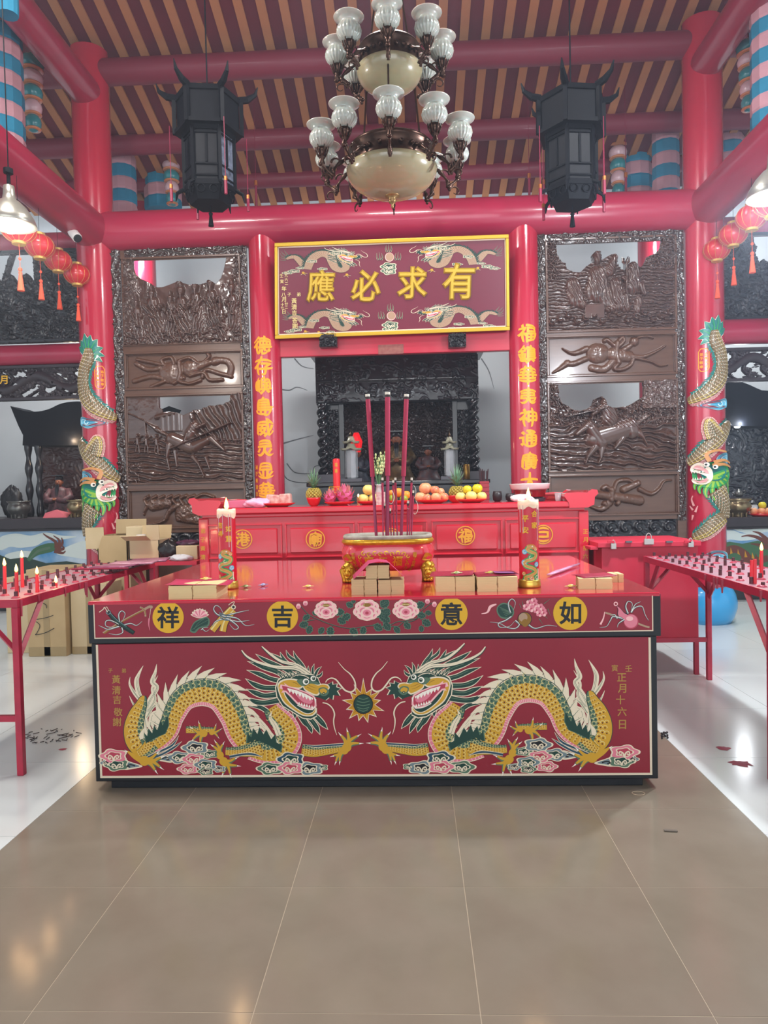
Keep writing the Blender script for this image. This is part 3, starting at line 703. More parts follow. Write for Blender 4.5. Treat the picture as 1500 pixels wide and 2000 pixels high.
# -------- lid decorations
YL = TY-.0045
def FL(u, v, l):
    q = P(170+u/2.586, 1150+v/2.586, YL); q.y -= l*0.0003; return q
def FLR(u, v, l):
    q = P(720+u/2.586, 1150+v/2.586, YL); q.y -= l*0.0003; return q
def ribbon(p, pts, w, lift=3):
    p.stroke(pts, w+3, 'pt_black', lift, n=7, taper=2); p.stroke(pts, w, 'pt_grey', lift+.4, n=7, taper=1.2); p.stroke([(a+1, b-w*.15) for a, b in pts], w*.35, 'pt_white', lift+.8, n=7, taper=.6)
def leaf(p, u, v, L, ang, lift=2, w=.42):
    c, s = math.cos(ang), math.sin(ang)
    def tr(a, b): return (u+L*(a*c-b*s), v+L*(a*s+b*c))
    out = [(0, 0), (.25, -.8*w), (.4, -.62*w), (.5, -w), (.68, -.62*w), (.75, -.75*w), (1.0, 0), (.75, .75*w), (.68, .62*w), (.5, w), (.4, .62*w), (.25, .8*w)]
    p.poly([tr(a*1.08-.04, b*1.15) for a, b in out], 'pt_sage', lift); p.poly([tr(a*.96+.02, b*.86) for a, b in out], 'pt_green', lift+.4)
    p.stroke([tr(0, 0), tr(.9, 0)], L*.04, 'pt_sage', lift+.8, n=2, taper=.5)
    for k in (.3, .5, .7):
        for sg in (-1, 1): p.stroke([tr(k, 0), tr(k+.14, sg*w*.55)], L*.025, 'pt_sage', lift+.8, taper=.4)
def peony(p, u, v, r, lift=4):
    pet = [(-.95, .1, .5), (.95, .1, .5), (-.75, -.55, .48), (.75, -.55, .48), (-.35, -.85, .45), (.35, -.85, .45), (-.55, .45, .5), (.55, .45, .5), (0, .6, .5), (-.45, -.1, .5), (.45, -.1, .5), (0, .2, .5)]
    for k, (a, b, s) in enumerate(pet):
        x, y = u+a*r*.68, v+b*r*.68; s *= r; l = lift+k*.45
        p.disc(x, y, s, 'pt_cream', l, 12, s*.8); p.disc(x, y, s*.9, 'pt_lpink', l+.1, 12, s*.71); p.disc(x+(-a)*s*.15, y+(-b+.2)*s*.2, s*.66, 'pt_pink', l+.2, 12, s*.5); p.disc(x-a*s*.3, y-b*s*.3+s*.1, s*.3, 'pt_rose', l+.3, 8, s*.25)
    p.disc(u, v-r*.5, r*.34, 'pt_dgold', lift+6, 10, r*.16)
    for k in range(5): p.disc(u-r*.24+k*r*.12, v-r*.5, r*.05, 'pt_pale', lift+6.2, 6)
p = Paint(FL, PAL)
# flute bundle and sword
p.stroke([(85, 225), (160, 175), (240, 130), (285, 108)], 10, 'pt_dgold', 2); p.stroke([(80, 222), (160, 172), (240, 127), (285, 105)], 6, 'pt_tan', 2.4, taper=4)
p.stroke([(285, 108), (305, 95), (322, 88)], 12, 'pt_tan', 2.6); p.disc(325, 92, 8, 'pt_tan', 2.8); p.stroke([(268, 92), (290, 108), (296, 140)], 9, 'pt_tan', 3); p.stroke([(272, 95), (292, 110), (293, 132)], 4, 'pt_dgold', 3.3)
p.stroke([(322, 100), (318, 130), (314, 150)], 2, 'pt_cream', 3); p.stroke([(314, 150), (312, 180), (318, 210)], 8, 'pt_pink', 3, taper=2)
p.stroke([(108, 120), (150, 165), (200, 200), (238, 224)], [20, 26, 24, 20], 'pt_black', 4); p.stroke([(110, 118), (150, 162), (200, 196), (236, 220)], [9, 12, 10, 8], 'pt_green', 4.4); p.stroke([(112, 114), (150, 156), (200, 190)], 3, 'pt_grey', 4.8)
p.disc(108, 118, 12, 'pt_grey', 4.9); p.disc(108, 118, 8, 'pt_black', 5.1)
p.stroke([(105, 118), (88, 92), (84, 102), (62, 118)], 3.5, 'pt_cream', 5.2, n=2); p.stroke([(112, 112), (100, 90), (96, 96)], 2.5, 'pt_cream', 5.2, n=2)
for q in ([(165, 170), (160, 130), (175, 112), (192, 125), (185, 150), (172, 172)], [(160, 180), (120, 160), (95, 165), (98, 190), (140, 195), (170, 190)], [(180, 185), (220, 175), (250, 185), (278, 165)], [(160, 190), (110, 205), (80, 195), (58, 185)], [(175, 195), (180, 220), (150, 232), (110, 226)]): ribbon(p, q, 8, 3.5)
# lotus and leaf
for k in range(9):
    a = -math.pi+.25+k*(math.pi-.5)/8
    x, y = 570+48*math.cos(a), 140+42*math.sin(a)
    p.poly(catmull([(570, 148), (570+30*math.cos(a-.3), 140+28*math.sin(a-.3)), (x, y), (570+30*math.cos(a+.3), 140+28*math.sin(a+.3))], 4, True), 'pt_cream', 2+k*.1)
    p.poly(catmull([(570, 146), (570+27*math.cos(a-.22), 140+25*math.sin(a-.22)), (570+43*math.cos(a), 140+37*math.sin(a)), (570+27*math.cos(a+.22), 140+25*math.sin(a+.22))], 4, True), 'pt_lpink' if k % 2 else 'pt_pink', 2.5+k*.1)
p.poly(catmull([(522, 205), (545, 165), (600, 142), (620, 158), (612, 190), (570, 200), (548, 222), (524, 218)], 5, True), 'pt_sage', 4)
p.poly(catmull([(527, 203), (548, 170), (600, 148), (613, 160), (604, 186), (566, 194), (545, 214), (530, 212)], 5, True), 'pt_green', 4.4)
for q in ([(528, 208), (570, 180), (612, 158)], [(540, 205), (560, 175), (590, 152)], [(545, 210), (580, 190), (606, 182)]): p.stroke(q, 2, 'pt_sage', 4.8)
for q in ([(580, 200), (600, 215), (618, 205)], [(575, 208), (592, 196), (612, 196)]): ribbon(p, q, 5, 4)
# clappers
for q in ([(632, 210), (680, 150), (730, 95)], [(685, 215), (700, 165), (745, 110)]):
    p.stroke(q, [38, 34, 24], 'pt_black', 5); p.stroke(q, [33, 29, 20], 'pt_yellow', 5.5); p.stroke([(a-5, b-3) for a, b in q], [8, 7, 5], 'pt_pale', 6)
p.disc(740, 92, 12, 'pt_cream', 6.2); p.disc(740, 92, 7, 'pt_black', 6.4); p.stroke([(735, 85), (745, 66), (730, 70), (715, 82)], 3, 'pt_cream', 6.6)
for q in ([(700, 140), (660, 130), (640, 105), (650, 85), (672, 95), (690, 130)], [(700, 145), (740, 170), (765, 195), (745, 205), (720, 180)], [(705, 140), (760, 150), (800, 185), (845, 180)], [(705, 135), (760, 120), (818, 108)], [(700, 150), (760, 165), (820, 160)], [(690, 150), (650, 165), (632, 190)]): ribbon(p, q, 9, 7)
for k, y in enumerate((128, 140, 152)): p.stroke([(668+k*3, y-8), (695, y+4), (722, y+6)], 7, 'pt_grey', 8.5); p.stroke([(668+k*3, y-8), (695, y+4), (722, y+6)], 2, 'pt_black', 8.9)
# gold discs with characters
for ch, u, v in (('祥', 410, 144), ('吉', 987, 140)):
    p.disc(u, v, 79, 'goldflat', 3, 40); p.glyph(ch, u, v, 112, 'pt_black', 3.8, .024)
# peony branch (left two and centre)
for q in ([(1080, 88), (1120, 130), (1180, 160), (1250, 185), (1330, 200), (1400, 190), (1440, 185)], [(1430, 185), (1500, 192), (1560, 188)], [(1100, 165), (1150, 155)], [(1240, 185), (1230, 205)]):
    p.stroke(q, 4, 'pt_sage', 2, taper=3); p.stroke([(a, b+2) for a, b in q], 2.5, 'pt_black', 2.4)
for u, v, L, a in ((1125, 135, 40, 2.6), (1118, 175, 48, 2.9), (1130, 185, 45, 1.9), (1165, 130, 30, 3.6), (1250, 120, 50, -.1), (1265, 150, 48, .5), (1230, 190, 50, 1.6), (1195, 195, 40, 2.2), (1330, 130, 50, 2.6), (1345, 90, 40, 3.6), (1350, 74, 30, 4.4), (1330, 200, 50, .8), (1400, 190, 44, 1.8), (1460, 120, 60, .4), (1480, 80, 48, -.5), (1450, 180, 50, .6), (1500, 170, 50, .9)): leaf(p, u, v, L, a, 3)
peony(p, 1208, 110, 54); peony(p, 1414, 112, 62)
for u, v in ((1068, 88), (1103, 72)): p.disc(u, v, 12, 'pt_lpink', 4, 10, 14); p.disc(u, v+5, 8, 'pt_pink', 4.4, 10, 8)
p.build('lid_painting', lfb)
p = Paint(FLR, PAL)
for q in ([(20, 180), (80, 195), (150, 165), (230, 160), (270, 110), (320, 70)], [(150, 190), (190, 160), (250, 150)], [(250, 140), (285, 170)]):
    p.stroke(q, 4, 'pt_sage', 2, taper=3); p.stroke([(a, b+2) for a, b in q], 2.5, 'pt_black', 2.4)
for u, v, L, a in ((50, 120, 60, .1), (60, 90, 50, -.5), (60, 140, 55, .5), (110, 110, 36, 3.0), (130, 190, 42, .9), (30, 190, 40, .4), (235, 90, 50, -.3), (245, 130, 45, .2), (270, 160, 50, .5), (265, 185, 34, 1.5), (180, 170, 44, .8), (285, 120, 34, .1)): leaf(p, u, v, L, a, 3)
peony(p, 188, 108, 60)
for u, v in ((297, 62), (332, 78)): p.disc(u, v, 12, 'pt_lpink', 4, 10, 14); p.disc(u, v+5, 8, 'pt_pink', 4.4, 10, 8)
for ch, u, v, r in (('意', 418, 126, 82), ('如', 1018, 122, 86)):
    p.disc(u, v, r, 'goldflat', 3, 40); p.glyph(ch, u, v, 116, 'pt_black', 3.8, .024)
# fan, peach, blossoms
p.poly(catmull([(650, 90), (680, 70), (720, 85), (735, 120), (715, 150), (670, 148), (648, 120)], 5, True), 'pt_sage', 3); p.poly(catmull([(655, 92), (682, 77), (716, 89), (728, 120), (711, 142), (673, 141), (654, 118)], 5, True), 'pt_green', 3.4)
for k in range(6): p.stroke([(725, 120), (660+k*6, 92+k*9)], 2.4, 'pt_sage', 3.8)
p.stroke([(570, 126), (600, 118), (615, 90), (645, 78)], [3, 9, 14, 6], 'pt_lpink', 3)
for q in ([(715, 120), (705, 75), (722, 52), (740, 70), (730, 110)], [(720, 140), (690, 160), (655, 175), (665, 195), (710, 190), (735, 165)], [(740, 160), (760, 180), (740, 200), (700, 196), (660, 175), (612, 168)], [(800, 175), (840, 200), (900, 185), (950, 190)]): ribbon(p, q, 9, 5)
p.disc(788, 152, 36, 'pt_black', 6); p.disc(788, 152, 33, 'pt_dgold', 6.4); p.disc(780, 144, 22, 'pt_tan', 6.8); p.disc(790, 172, 18, 'pt_dgold', 6.9, 12, 20)
for u, v in ((812, 72), (840, 80), (868, 92), (820, 100), (848, 108), (880, 108), (795, 92), (862, 124), (835, 62), (884, 122)):
    for k in range(5): p.disc(u+10*math.cos(k*1.256), v+10*math.sin(k*1.256), 8.5, 'pt_lpink' if k % 2 else 'pt_pink', 6+k*.1, 8)
    p.disc(u, v, 5, 'pt_rose', 7, 6)
for q in ([(770, 95), (760, 75)], [(780, 85), (775, 60)], [(885, 75), (915, 52)], [(800, 62), (815, 50)], [(880, 130), (905, 150)], [(905, 100), (918, 135)], [(860, 150), (880, 180)]): p.stroke(q, 4, 'pt_sage', 5, taper=1)
# gourd and staff
p.stroke([(1195, 120), (1240, 135), (1275, 150)], 9, 'pt_tan', 3); p.stroke([(1350, 170), (1385, 185), (1418, 195)], 9, 'pt_tan', 3); p.stroke([(1192, 116), (1185, 150), (1170, 180)], 4, 'pt_lpink', 3.2, taper=10)
p.poly(catmull([(1252, 85), (1268, 95), (1290, 118), (1312, 130), (1300, 155), (1270, 152), (1256, 130), (1258, 105)], 5, True), 'pt_black', 3.4); p.poly(catmull([(1254, 88), (1270, 99), (1290, 122), (1306, 132), (1296, 151), (1272, 148), (1259, 128), (1261, 105)], 5, True), 'pt_pink', 3.8)
p.disc(1325, 165, 38, 'pt_rose', 3.6, 24); p.disc(1324, 163, 34, 'pt_pink', 4, 24); p.disc(1318, 150, 18, 'pt_lpink', 4.3, 16, 12)
p.ring(1248, 76, 6, 11, 'pt_lpink', 4); 
for q in ([(1310, 125), (1298, 90), (1310, 64), (1330, 75), (1325, 110)], [(1325, 120), (1345, 95), (1380, 90), (1395, 130), (1412, 160)], [(1325, 118), (1345, 80), (1372, 66)], [(1280, 150), (1235, 140), (1220, 160), (1200, 190), (1165, 196)], [(1290, 155), (1262, 175), (1255, 195)], [(1255, 150), (1240, 130), (1220, 135)]): ribbon(p, q, 9, 5)
p.build('lid_painting', lfb)
# ================================================================ CARVED SCREENS
rng = np.random.RandomState(5)
_lat = rng.rand(256, 256)
def vnoise(x, y):
    xi = np.floor(x).astype(int); yi = np.floor(y).astype(int); fx = x-xi; fy = y-yi
    fx = fx*fx*(3-2*fx); fy = fy*fy*(3-2*fy)
    g = lambda a, b: _lat[a % 256, b % 256]
    return (g(xi, yi)*(1-fx)+g(xi+1, yi)*fx)*(1-fy)+(g(xi, yi+1)*(1-fx)+g(xi+1, yi+1)*fx)*fy
def fbm(x, y, o=3):
    r = 0; a = .5
    for i in range(o): r = r+a*vnoise(x*2**i+17*i, y*2**i+9*i); a *= .5
    return r
def ridge(x, y, ang, fr, warp=2.5, ws=.05):
    """flowing folds: 0..1 ridges running along direction ang (radians), fr = period in px"""
    wx = fbm(x*ws, y*ws)*warp*fr*2.2
    t = (-np.sin(ang)*x+np.cos(ang)*y+wx)*2*math.pi/fr
    return (0.5+0.5*np.sin(t))**1.6
def cap(X, Y, x0, y0, x1, y1, r0, r1, h=1.0):
    dx, dy = x1-x0, y1-y0; L = dx*dx+dy*dy+1e-9
    t = np.clip(((X-x0)*dx+(Y-y0)*dy)/L, 0, 1); r = r0+(r1-r0)*t
    d = np.hypot(X-x0-t*dx, Y-y0-t*dy)/r
    return h*np.sqrt(np.clip(1-d*d, 0, 1))
def caps(X, Y, L):
    H = np.zeros_like(X)
    for c in L: H = np.maximum(H, cap(X, Y, *c))
    return H
def polyline(X, Y, pts, r, h=1.0, r1=None):
    H = np.zeros_like(X); pts = catmull(pts, 4) if len(pts) > 2 else pts; n = len(pts)-1; r1 = r if r1 is None else r1
    for i in range(n): H = np.maximum(H, cap(X, Y, *pts[i], *pts[i+1], r+(r1-r)*i/n, r+(r1-r)*(i+1)/n, h))
    return H
def relief(name, px, Y, hf, depth, mt, parent, step=1.0, mask=None, back=0.03, rect=None):
    """carved sheet over photo-px box (x0,y0,x1,y1) at plane Y; hf(X,Yp)->0..1 ; mask(X,Yp)->bool keeps solid"""
    x0, y0, x1, y1 = px; xm, ym = (x0+x1)/2, (y0+y1)/2
    wx0, wx1, wz1, wz0 = (P(x0, ym, Y).x, P(x1, ym, Y).x, P(xm, y0, Y).z, P(xm, y1, Y).z) if rect is None else rect
    nu, nv = int((x1-x0)/step), int((y1-y0)/step)
    gx = np.linspace(x0, x1, nu+1); gy = np.linspace(y0, y1, nv+1)
    GX, GY = np.meshgrid(gx, gy, indexing='ij')
    H = hf(GX, GY)*depth
    WX = wx0+(GX-x0)/(x1-x0)*(wx1-wx0); WZ = wz1+(GY-y0)/(y1-y0)*(wz0-wz1); WYY = Y-H
    V = np.stack([WX, WYY, WZ], -1).reshape(-1, 3)
    idx = np.arange((nu+1)*(nv+1)).reshape(nu+1, nv+1)
    keep = np.ones((nu, nv), bool)
    if mask is not None:
        cx = (GX[:-1, :-1]+GX[1:, 1:])/2; cy = (GY[:-1, :-1]+GY[1:, 1:])/2; keep = mask(cx, cy)
    q = np.stack([idx[:-1, :-1], idx[:-1, 1:], idx[1:, 1:], idx[1:, :-1]], -1)[keep]
    faces = q.tolist(); verts = V
    if mask is not None:
        kp = np.pad(keep, 1); n = len(V); extra = []; f2 = []
        def wall(a, b):
            k = n+len(extra); extra.extend([V[a]+[0, V[a][1]*0+back+(Y-V[a][1]), 0], V[b]+[0, back+(Y-V[b][1]), 0]]); f2.append([a, b, k+1, k])
        I, J = np.nonzero(keep)
        for i, j in zip(I, J):
            if not kp[i+1, j]: wall(idx[i, j], idx[i+1, j])
            if not kp[i+1, j+2]: wall(idx[i+1, j+1], idx[i, j+1])
            if not kp[i, j+1]: wall(idx[i, j+1], idx[i, j])
            if not kp[i+2, j+1]: wall(idx[i+1, j], idx[i+1, j+1])
        if extra: verts = np.vstack([V, np.array(extra)]); faces = faces+f2
    me = bpy.data.meshes.new(name); org = parent_world(parent) if parent else Vector((0, 0, 0))
    verts = verts-np.array([org.x, org.y, org.z])
    me.from_pydata(verts.tolist(), [], faces); me.materials.append(mt)
    me.polygons.foreach_set('use_smooth', [True]*len(me.polygons)); me.update()
    o = bpy.data.objects.new(name, me); link(o, parent); return o
def skyline(pts):
    xs = [a for a, b in pts]; ys = [b for a, b in pts]
    return lambda X, Y: Y > np.interp(X, xs, ys)
def opening(poly_pts):
    """mask solid outside polygon"""
    def f(X, Y):
        ins = np.zeros(X.shape, bool); n = len(poly_pts)
        for i in range(n):
            (xa, ya), (xb, yb) = poly_pts[i], poly_pts[(i+1) % n]
            if ya == yb: continue
            c = ((ya > Y) != (yb > Y)) & (X < (xb-xa)*(Y-ya)/(yb-ya)+xa); ins ^= c
        return ~ins
    return f
SY = YC-0.02
def vine(vert=True, per=34):
    def f(X, Y):
        a, b = (Y, X) if vert else (X, Y); c = (b.min()+b.max())/2; wd = (b.max()-b.min())/2
        k = np.floor(a/per); ph = (a/per-k); sg = np.where(k % 2 == 0, 1, -1)
        H = np.zeros_like(X)
        mid = c+np.sin(a/per*math.pi)*wd*.35
        H = np.maximum(H, .6*np.sqrt(np.clip(1-((b-mid)/(wd*.2))**2, 0, 1)))
        dx = (b-c+sg*wd*.25); dy = (ph-.5)*per
        r = np.hypot(dx, dy); th = np.arctan2(dy, dx*sg)
        sp = np.cos(r/(wd*.16)-th*1.0)
        H = np.maximum(H, np.clip(sp, 0, 1)*np.clip(1-r/(wd*.9), 0, 1)*1.3)
        H = H+.35*ridge(X, Y, .8, 9, 2, .12)
        return np.clip(H, 0, 1.2)
    return f
def mould(m, x0, x1, z0, z1, Y, w, d, mi=None):
    """picture-frame moulding bars in front of plane Y"""
    for (a, b, c, e) in ((x0, x1, z0, z0+w), (x0, x1, z1-w, z1), (x0, x0+w, z0+w, z1-w), (x1-w, x1, z0+w, z1-w)): m.box(a, b, Y-d, Y, c, e, mi)
def panel_frame(px, parent, w=4.0, d=0.035, back=True):
    x0, y0, x1, y1 = px; xm, ym = (x0+x1)/2, (y0+y1)/2
    X0, X1, Z1, Z0_ = P(x0, ym, SY).x, P(x1, ym, SY).x, P(xm, y0, SY).z, P(xm, y1, SY).z; k = w*YC/FOC
    m = MB(); mould(m, X0, X1, Z0_, Z1, SY, k, d)
    mould(m, X0+k, X1-k, Z0_+k, Z1-k, SY, k*.45, d*.55)
    build('panel_frame', m, woodlight if back else woodmat, parent, bevel=0.004)
def objs_hf(L, tex=None, amp=.12, bg=0.0):
    def f(X, Y):
        H = np.zeros_like(X)
        for it in L:
            if it[0] == 'c': H = np.maximum(H, caps(X, Y, [it[1:]]))
            else: H = np.maximum(H, polyline(X, Y, *it[1:]))
        r = H+(H > .05)*amp*(fbm(X*.25, Y*.25)-.4)
        return np.clip(r, 0, 1.3)
    return f
def make_screen(side, label):
    L = side < 0
    t = thing('carved_screen', label, 'screen', (P(352 if L else 1192, 760, SY).x, SY, 0))
    def PX(x, y=760): return P(x, y, SY).x
    def PZ(y, x=None): return P(x or (352 if L else 1192), y, SY).z
    if L: ox0, ox1, ix0, ix1, ytop = 219, 489, 243, 473, 479
    else: ox0, ox1, ix0, ix1, ytop = 1044, 1337, 1068, 1320, 450
    top = [(243, 503, 470, 672), (247, 688, 474, 758), (249, 771, 476, 943), (253, 955, 480, 1030)] if L else [(1067, 466, 1318, 646), (1069, 655, 1319, 733), (1071, 745, 1321, 919), (1073, 927, 1323, 1005)]
    # stiles and rails
    yb = 1040 if L else 1016
    for a, b in ((ox0, ix0), (ix1, ox1)):
        relief('carved_border', (a, ytop, b, yb), SY-.02, vine(True, 34), .028, bordermat, t, 1.6)
    relief('carved_border', (ix0, ytop, ix1, ytop+23), SY-.02, vine(False, 34), .028, bordermat, t, 1.6)
    m = MB(); X0, X1 = PX(ox0), PX(ox1)
    ys = [ytop+23]+[v for q in top for v in (q[1], q[3])]+[yb]
    for k in range(0, len(ys), 2):
        z1, z0 = PZ(ys[k]), PZ(ys[k+1])
        if z1-z0 > .004: m.box(PX(ix0), PX(ix1), SY-.02, SY+.03, z0, z1)
    m.box(X0, PX(ix0), SY-.018, SY+.03, 0.55, PZ(ytop)); m.box(PX(ix1), X1, SY-.018, SY+.03, 0.55, PZ(ytop)); m.box(PX(ix0), PX(ix1), SY-.018, SY+.03, PZ(ytop+23), PZ(ytop))
    build('frame', m, woodlight, t, bevel=0.003)
    # plain base with scroll fret
    m = MB(); m.box(X0, X1, SY-.015, SY+.03, 0.0, 0.56); build('base_board', m, woodmat, t)
    z1 = PZ(yb)
    fx0, fx1 = ix0, ix1
    def fret(X, Y):
        H = np.zeros_like(X)
        for k in range(9):
            cx = fx0+14+k*(fx1-fx0-28)/8; cy = yb+16; r = np.hypot(X-cx, (Y-cy)); th = np.arctan2(Y-cy, X-cx)
            H = np.maximum(H, np.clip(np.cos(r/2.6-th), 0, 1)*np.clip(1-r/17, 0, 1)*1.5)
        return np.clip(H+.15*ridge(X, Y, 0.3, 10), 0, 1)
    relief('carved_fret', (fx0, yb, fx1, yb+36), SY, fret, .04, woodblack, t, 1.5)
    m = MB(); m.box(PX(ix0), PX(ix1), SY-.01, SY+.03, .56, PZ(yb+36)); build('lower_board', m, woodmat, t)
    for q in top: panel_frame((q[0]-2, q[1]-2, q[2]+2, q[3]+2), t, 4.0)
    if L:
        # --- panel 1: standing robed figures under mountains
        fig = [(300, 573, 8, 590, 21, 660), (336, 583, 7, 598, 17, 650), (356, 568, 9, 590, 19, 640), (384, 562, 8, 582, 17, 642), (414, 556, 9, 578, 18, 628), (455, 566, 8, 588, 16, 636), (270, 590, 6, 606, 14, 655), (432, 600, 6, 612, 13, 655)]
        def h1(X, Y):
            H = .12+.18*fbm(X*.05, Y*.05)
            for (x, y) in ((288, 548), (350, 551), (248, 500), (400, 560), (470, 530), (440, 560)):
                d = (Y-y)/70; m_ = np.clip(1-np.abs(X-x)/(8+np.clip(Y-y, 0, 200)*.7), 0, 1)*(Y > y-3)
                H = np.maximum(H, .3*m_+.22*m_*ridge(X, Y, math.pi/2-(x-X)*.012, 13, 1.2, .04))
            for x, yh, r, ys_, rw, ye in fig:
                body = np.maximum(cap(X, Y, x, ys_, x+2, ye, rw*.62, rw, .78), cap(X, Y, x-rw*.7, ys_+8, x+rw*.3, ys_+30, rw*.35, rw*.3, .85))
                body = np.maximum(body, cap(X, Y, x+rw*.8, ys_+8, x-rw*.2, ys_+26, rw*.33, rw*.3, .85))
                body = body*(1-.35*ridge(X, Y, math.pi/2+.5*math.sin(x), 6.5, .8, .06)*(Y > ys_+6))
                hd = np.maximum(cap(X, Y, x, yh, x, yh+5, r, r*.85, .95), cap(X, Y, x, yh-r, x, yh-r-5, r*.7, r*.45, .85))
                beard = cap(X, Y, x, yh+r, x+1, yh+r+14, r*.5, r*.2, .92)
                arm = cap(X, Y, x-2, ys_+30, x+4, ys_+32, 3.5, 3, 1.0)
                H = np.maximum(H, np.maximum(np.maximum(body, hd), np.maximum(beard, arm)))
            H = np.maximum(H, polyline(X, Y, [(332, 592), (358, 668)], 2.0, 1.0))
            rock = (Y > 640)*(.3+.45*ridge(X, Y, .35, 15, 2.2, .06)*np.clip((Y-638)/14, 0, 1)); H = np.maximum(H, rock*1.0)
            pine = (X > 450)*np.clip((X-448)/16, 0, 1)*.6*ridge(X, Y, 1.2, 8, 2.5, .09); H = np.maximum(H, pine)
            H = np.maximum(H, (X < 275)*np.clip((278-X)/18, 0, 1)*.55*ridge(X, Y, .9, 10, 2.2, .06))
            return np.clip(H, 0, 1.1)
        op = opening([(262, 500), (262, 520), (266, 532), (276, 542), (284, 546), (296, 552), (306, 560), (318, 561), (334, 556), (350, 550), (366, 556), (384, 560), (398, 556), (412, 552), (424, 558), (434, 546), (440, 530), (444, 515), (446, 500)])
        relief('figure_carving', top[0], SY, h1, .085, woodmat, t, .8, op)
        # --- panel 2: calabash with ribbons
        g = [('c', 332, 728, 334, 728, 21, 22, .8), ('c', 372, 720, 378, 719, 17, 14, .8), ('c', 388, 716, 418, 708, 9, 4, .7), ('c', 420, 708, 424, 707, 8, 8, .8),
             ('p', [(352, 708), (354, 728), (350, 744)], 5, .95), ('p', [(360, 738), (340, 748)], 4, .7), ('p', [(320, 712), (296, 706), (270, 700)], 4, .7), ('p', [(314, 718), (290, 720), (268, 708)], 5, .6), ('p', [(318, 738), (295, 734), (262, 742)], 5, .6), ('p', [(322, 744), (296, 754)], 4, .7),
             ('p', [(342, 712), (336, 698), (318, 702), (322, 712)], 3.5, .7), ('p', [(350, 706), (372, 700), (392, 712), (410, 700), (408, 694)], 3.5, .75), ('p', [(372, 735), (398, 730), (410, 744), (434, 744)], 3.5, .8), ('p', [(396, 738), (404, 724), (430, 732), (452, 738)], 4, .6),
             ('p', [(426, 706), (444, 708), (452, 720), (450, 732)], 6, .55), ('p', [(352, 746), (372, 750), (392, 744)], 3.5, .7)]
        relief('gourd_carving', top[1], SY+.004, objs_hf(g), .055, woodlight, t, .9)
        # --- panel 3: rider
        def pp(x, y): return (230+x/5.556, 740+y/5.556)
        A = []
        for (x0, y0, x1, y1, r0, r1, h) in ((600, 650, 800, 745, 78, 82, .8), (840, 740, 990, 670, 78, 48, .85), (1020, 655, 1165, 785, 46, 22, .9), (1040, 620, 1010, 600, 16, 8, .9), (570, 720, 545, 850, 52, 20, .75), (545, 850, 572, 985, 17, 11, .7), (625, 780, 650, 950, 30, 13, .65), (820, 850, 885, 930, 34, 20, .75), (885, 930, 940, 1060, 18, 13, .75), (960, 860, 1005, 990, 25, 12, .65),
                                      (540, 600, 440, 540, 22, 34, .65), (440, 540, 320, 460, 32, 6, .6), (850, 520, 790, 620, 66, 70, .95), (835, 415, 835, 435, 32, 34, 1.0), (840, 375, 850, 350, 22, 8, .9), (870, 540, 965, 500, 34, 26, 1.0), (780, 600, 740, 700, 34, 26, .95)):
            a = pp(x0, y0); b = pp(x1, y1); A.append((*a, *b, r0/5.556, r1/5.556, h))
        for sx, sy in ((230, 640), (325, 650), (435, 650)):
            for (x0, y0, x1, y1, r0, r1, h) in ((0, -40, 0, -30, 18, 18, .8), (0, 0, 0, 60, 26, 24, .7), (-10, 60, -22, 140, 13, 10, .6), (12, 60, 18, 150, 13, 10, .6), (-20, 10, -40, 40, 10, 8, .7), (10, 0, 50, -30, 10, 8, .7)):
                a = pp(sx+x0, sy+y0); b = pp(sx+x1, sy+y1); A.append((*a, *b, r0/5.556, r1/5.556, h))
        def h3(X, Y):
            H = .1+.03*fbm(X*.1, Y*.1)
            wat = (Y > 852)*np.clip((Y-852)/8, 0, 1)*(.12+.42*ridge(X, Y, .08, 9, .8, .03)*(.4+fbm(X*.07, Y*.2)))
            H = np.maximum(H, wat)
            ray = (X > 372)*(Y < 870)*np.clip((X-368)/14, 0, 1)*(.2+.45*ridge(X, Y, math.pi/2+.35-(X-370)*.002, 6.5, .5, .04)); H = np.maximum(H, ray*np.clip((875-Y)/12, 0, 1))
            tw = ((np.abs(X-336) < 22) & (Y > 812-(X-316)*.2) & (Y < 842)); H = np.maximum(H, tw*.38+tw*.15*(np.cos((X-320)*.6) > .2))
            rf = cap(X, Y, 308, 814, 342, 806, 5, 6, .6); H = np.maximum(H, rf)
            H = np.maximum(H, (X < 275)*(Y > 895)*.5*ridge(X, Y, 1.1, 9, 2, .06)*np.clip((Y-895)/12, 0, 1))
            B = caps(X, Y, A); B = B*(1-.07*ridge(X, Y, .9, 6, .8, .06)*(Y < 845)); H = np.maximum(H, B)
            H = np.maximum(H, polyline(X, Y, [pp(590, 760), pp(1080, 560)], 1.9, 1.15)); H = np.maximum(H, polyline(X, Y, [pp(1080, 560), pp(1240, 495)], 4.0, 1.1, 1.5)); H = np.maximum(H, polyline(X, Y, [pp(315, 470), pp(325, 620)], 1.6, .6)); H = np.maximum(H, polyline(X, Y, [pp(130, 360), pp(300, 440)], 1.2, .3))
            return np.clip(H, 0, 1.15)
        op = opening([(312, 771), (312, 795), (318, 797), (319, 804), (330, 803), (350, 806), (360, 811), (372, 806), (384, 802), (398, 800), (412, 794), (424, 794), (440, 792), (452, 786), (456, 771)])
        relief('horseman_carving', top[2], SY, h3, .085, woodmat, t, .8, op)
        g = [('c', 360, 1003, 372, 1000, 18, 16, .8), ('c', 300, 985, 330, 982, 12, 9, .7)]
        for k in range(7): g.append(('p', [(290+k*14, 985), (284+k*14, 974), (292+k*15, 968)], 3.2, .7))
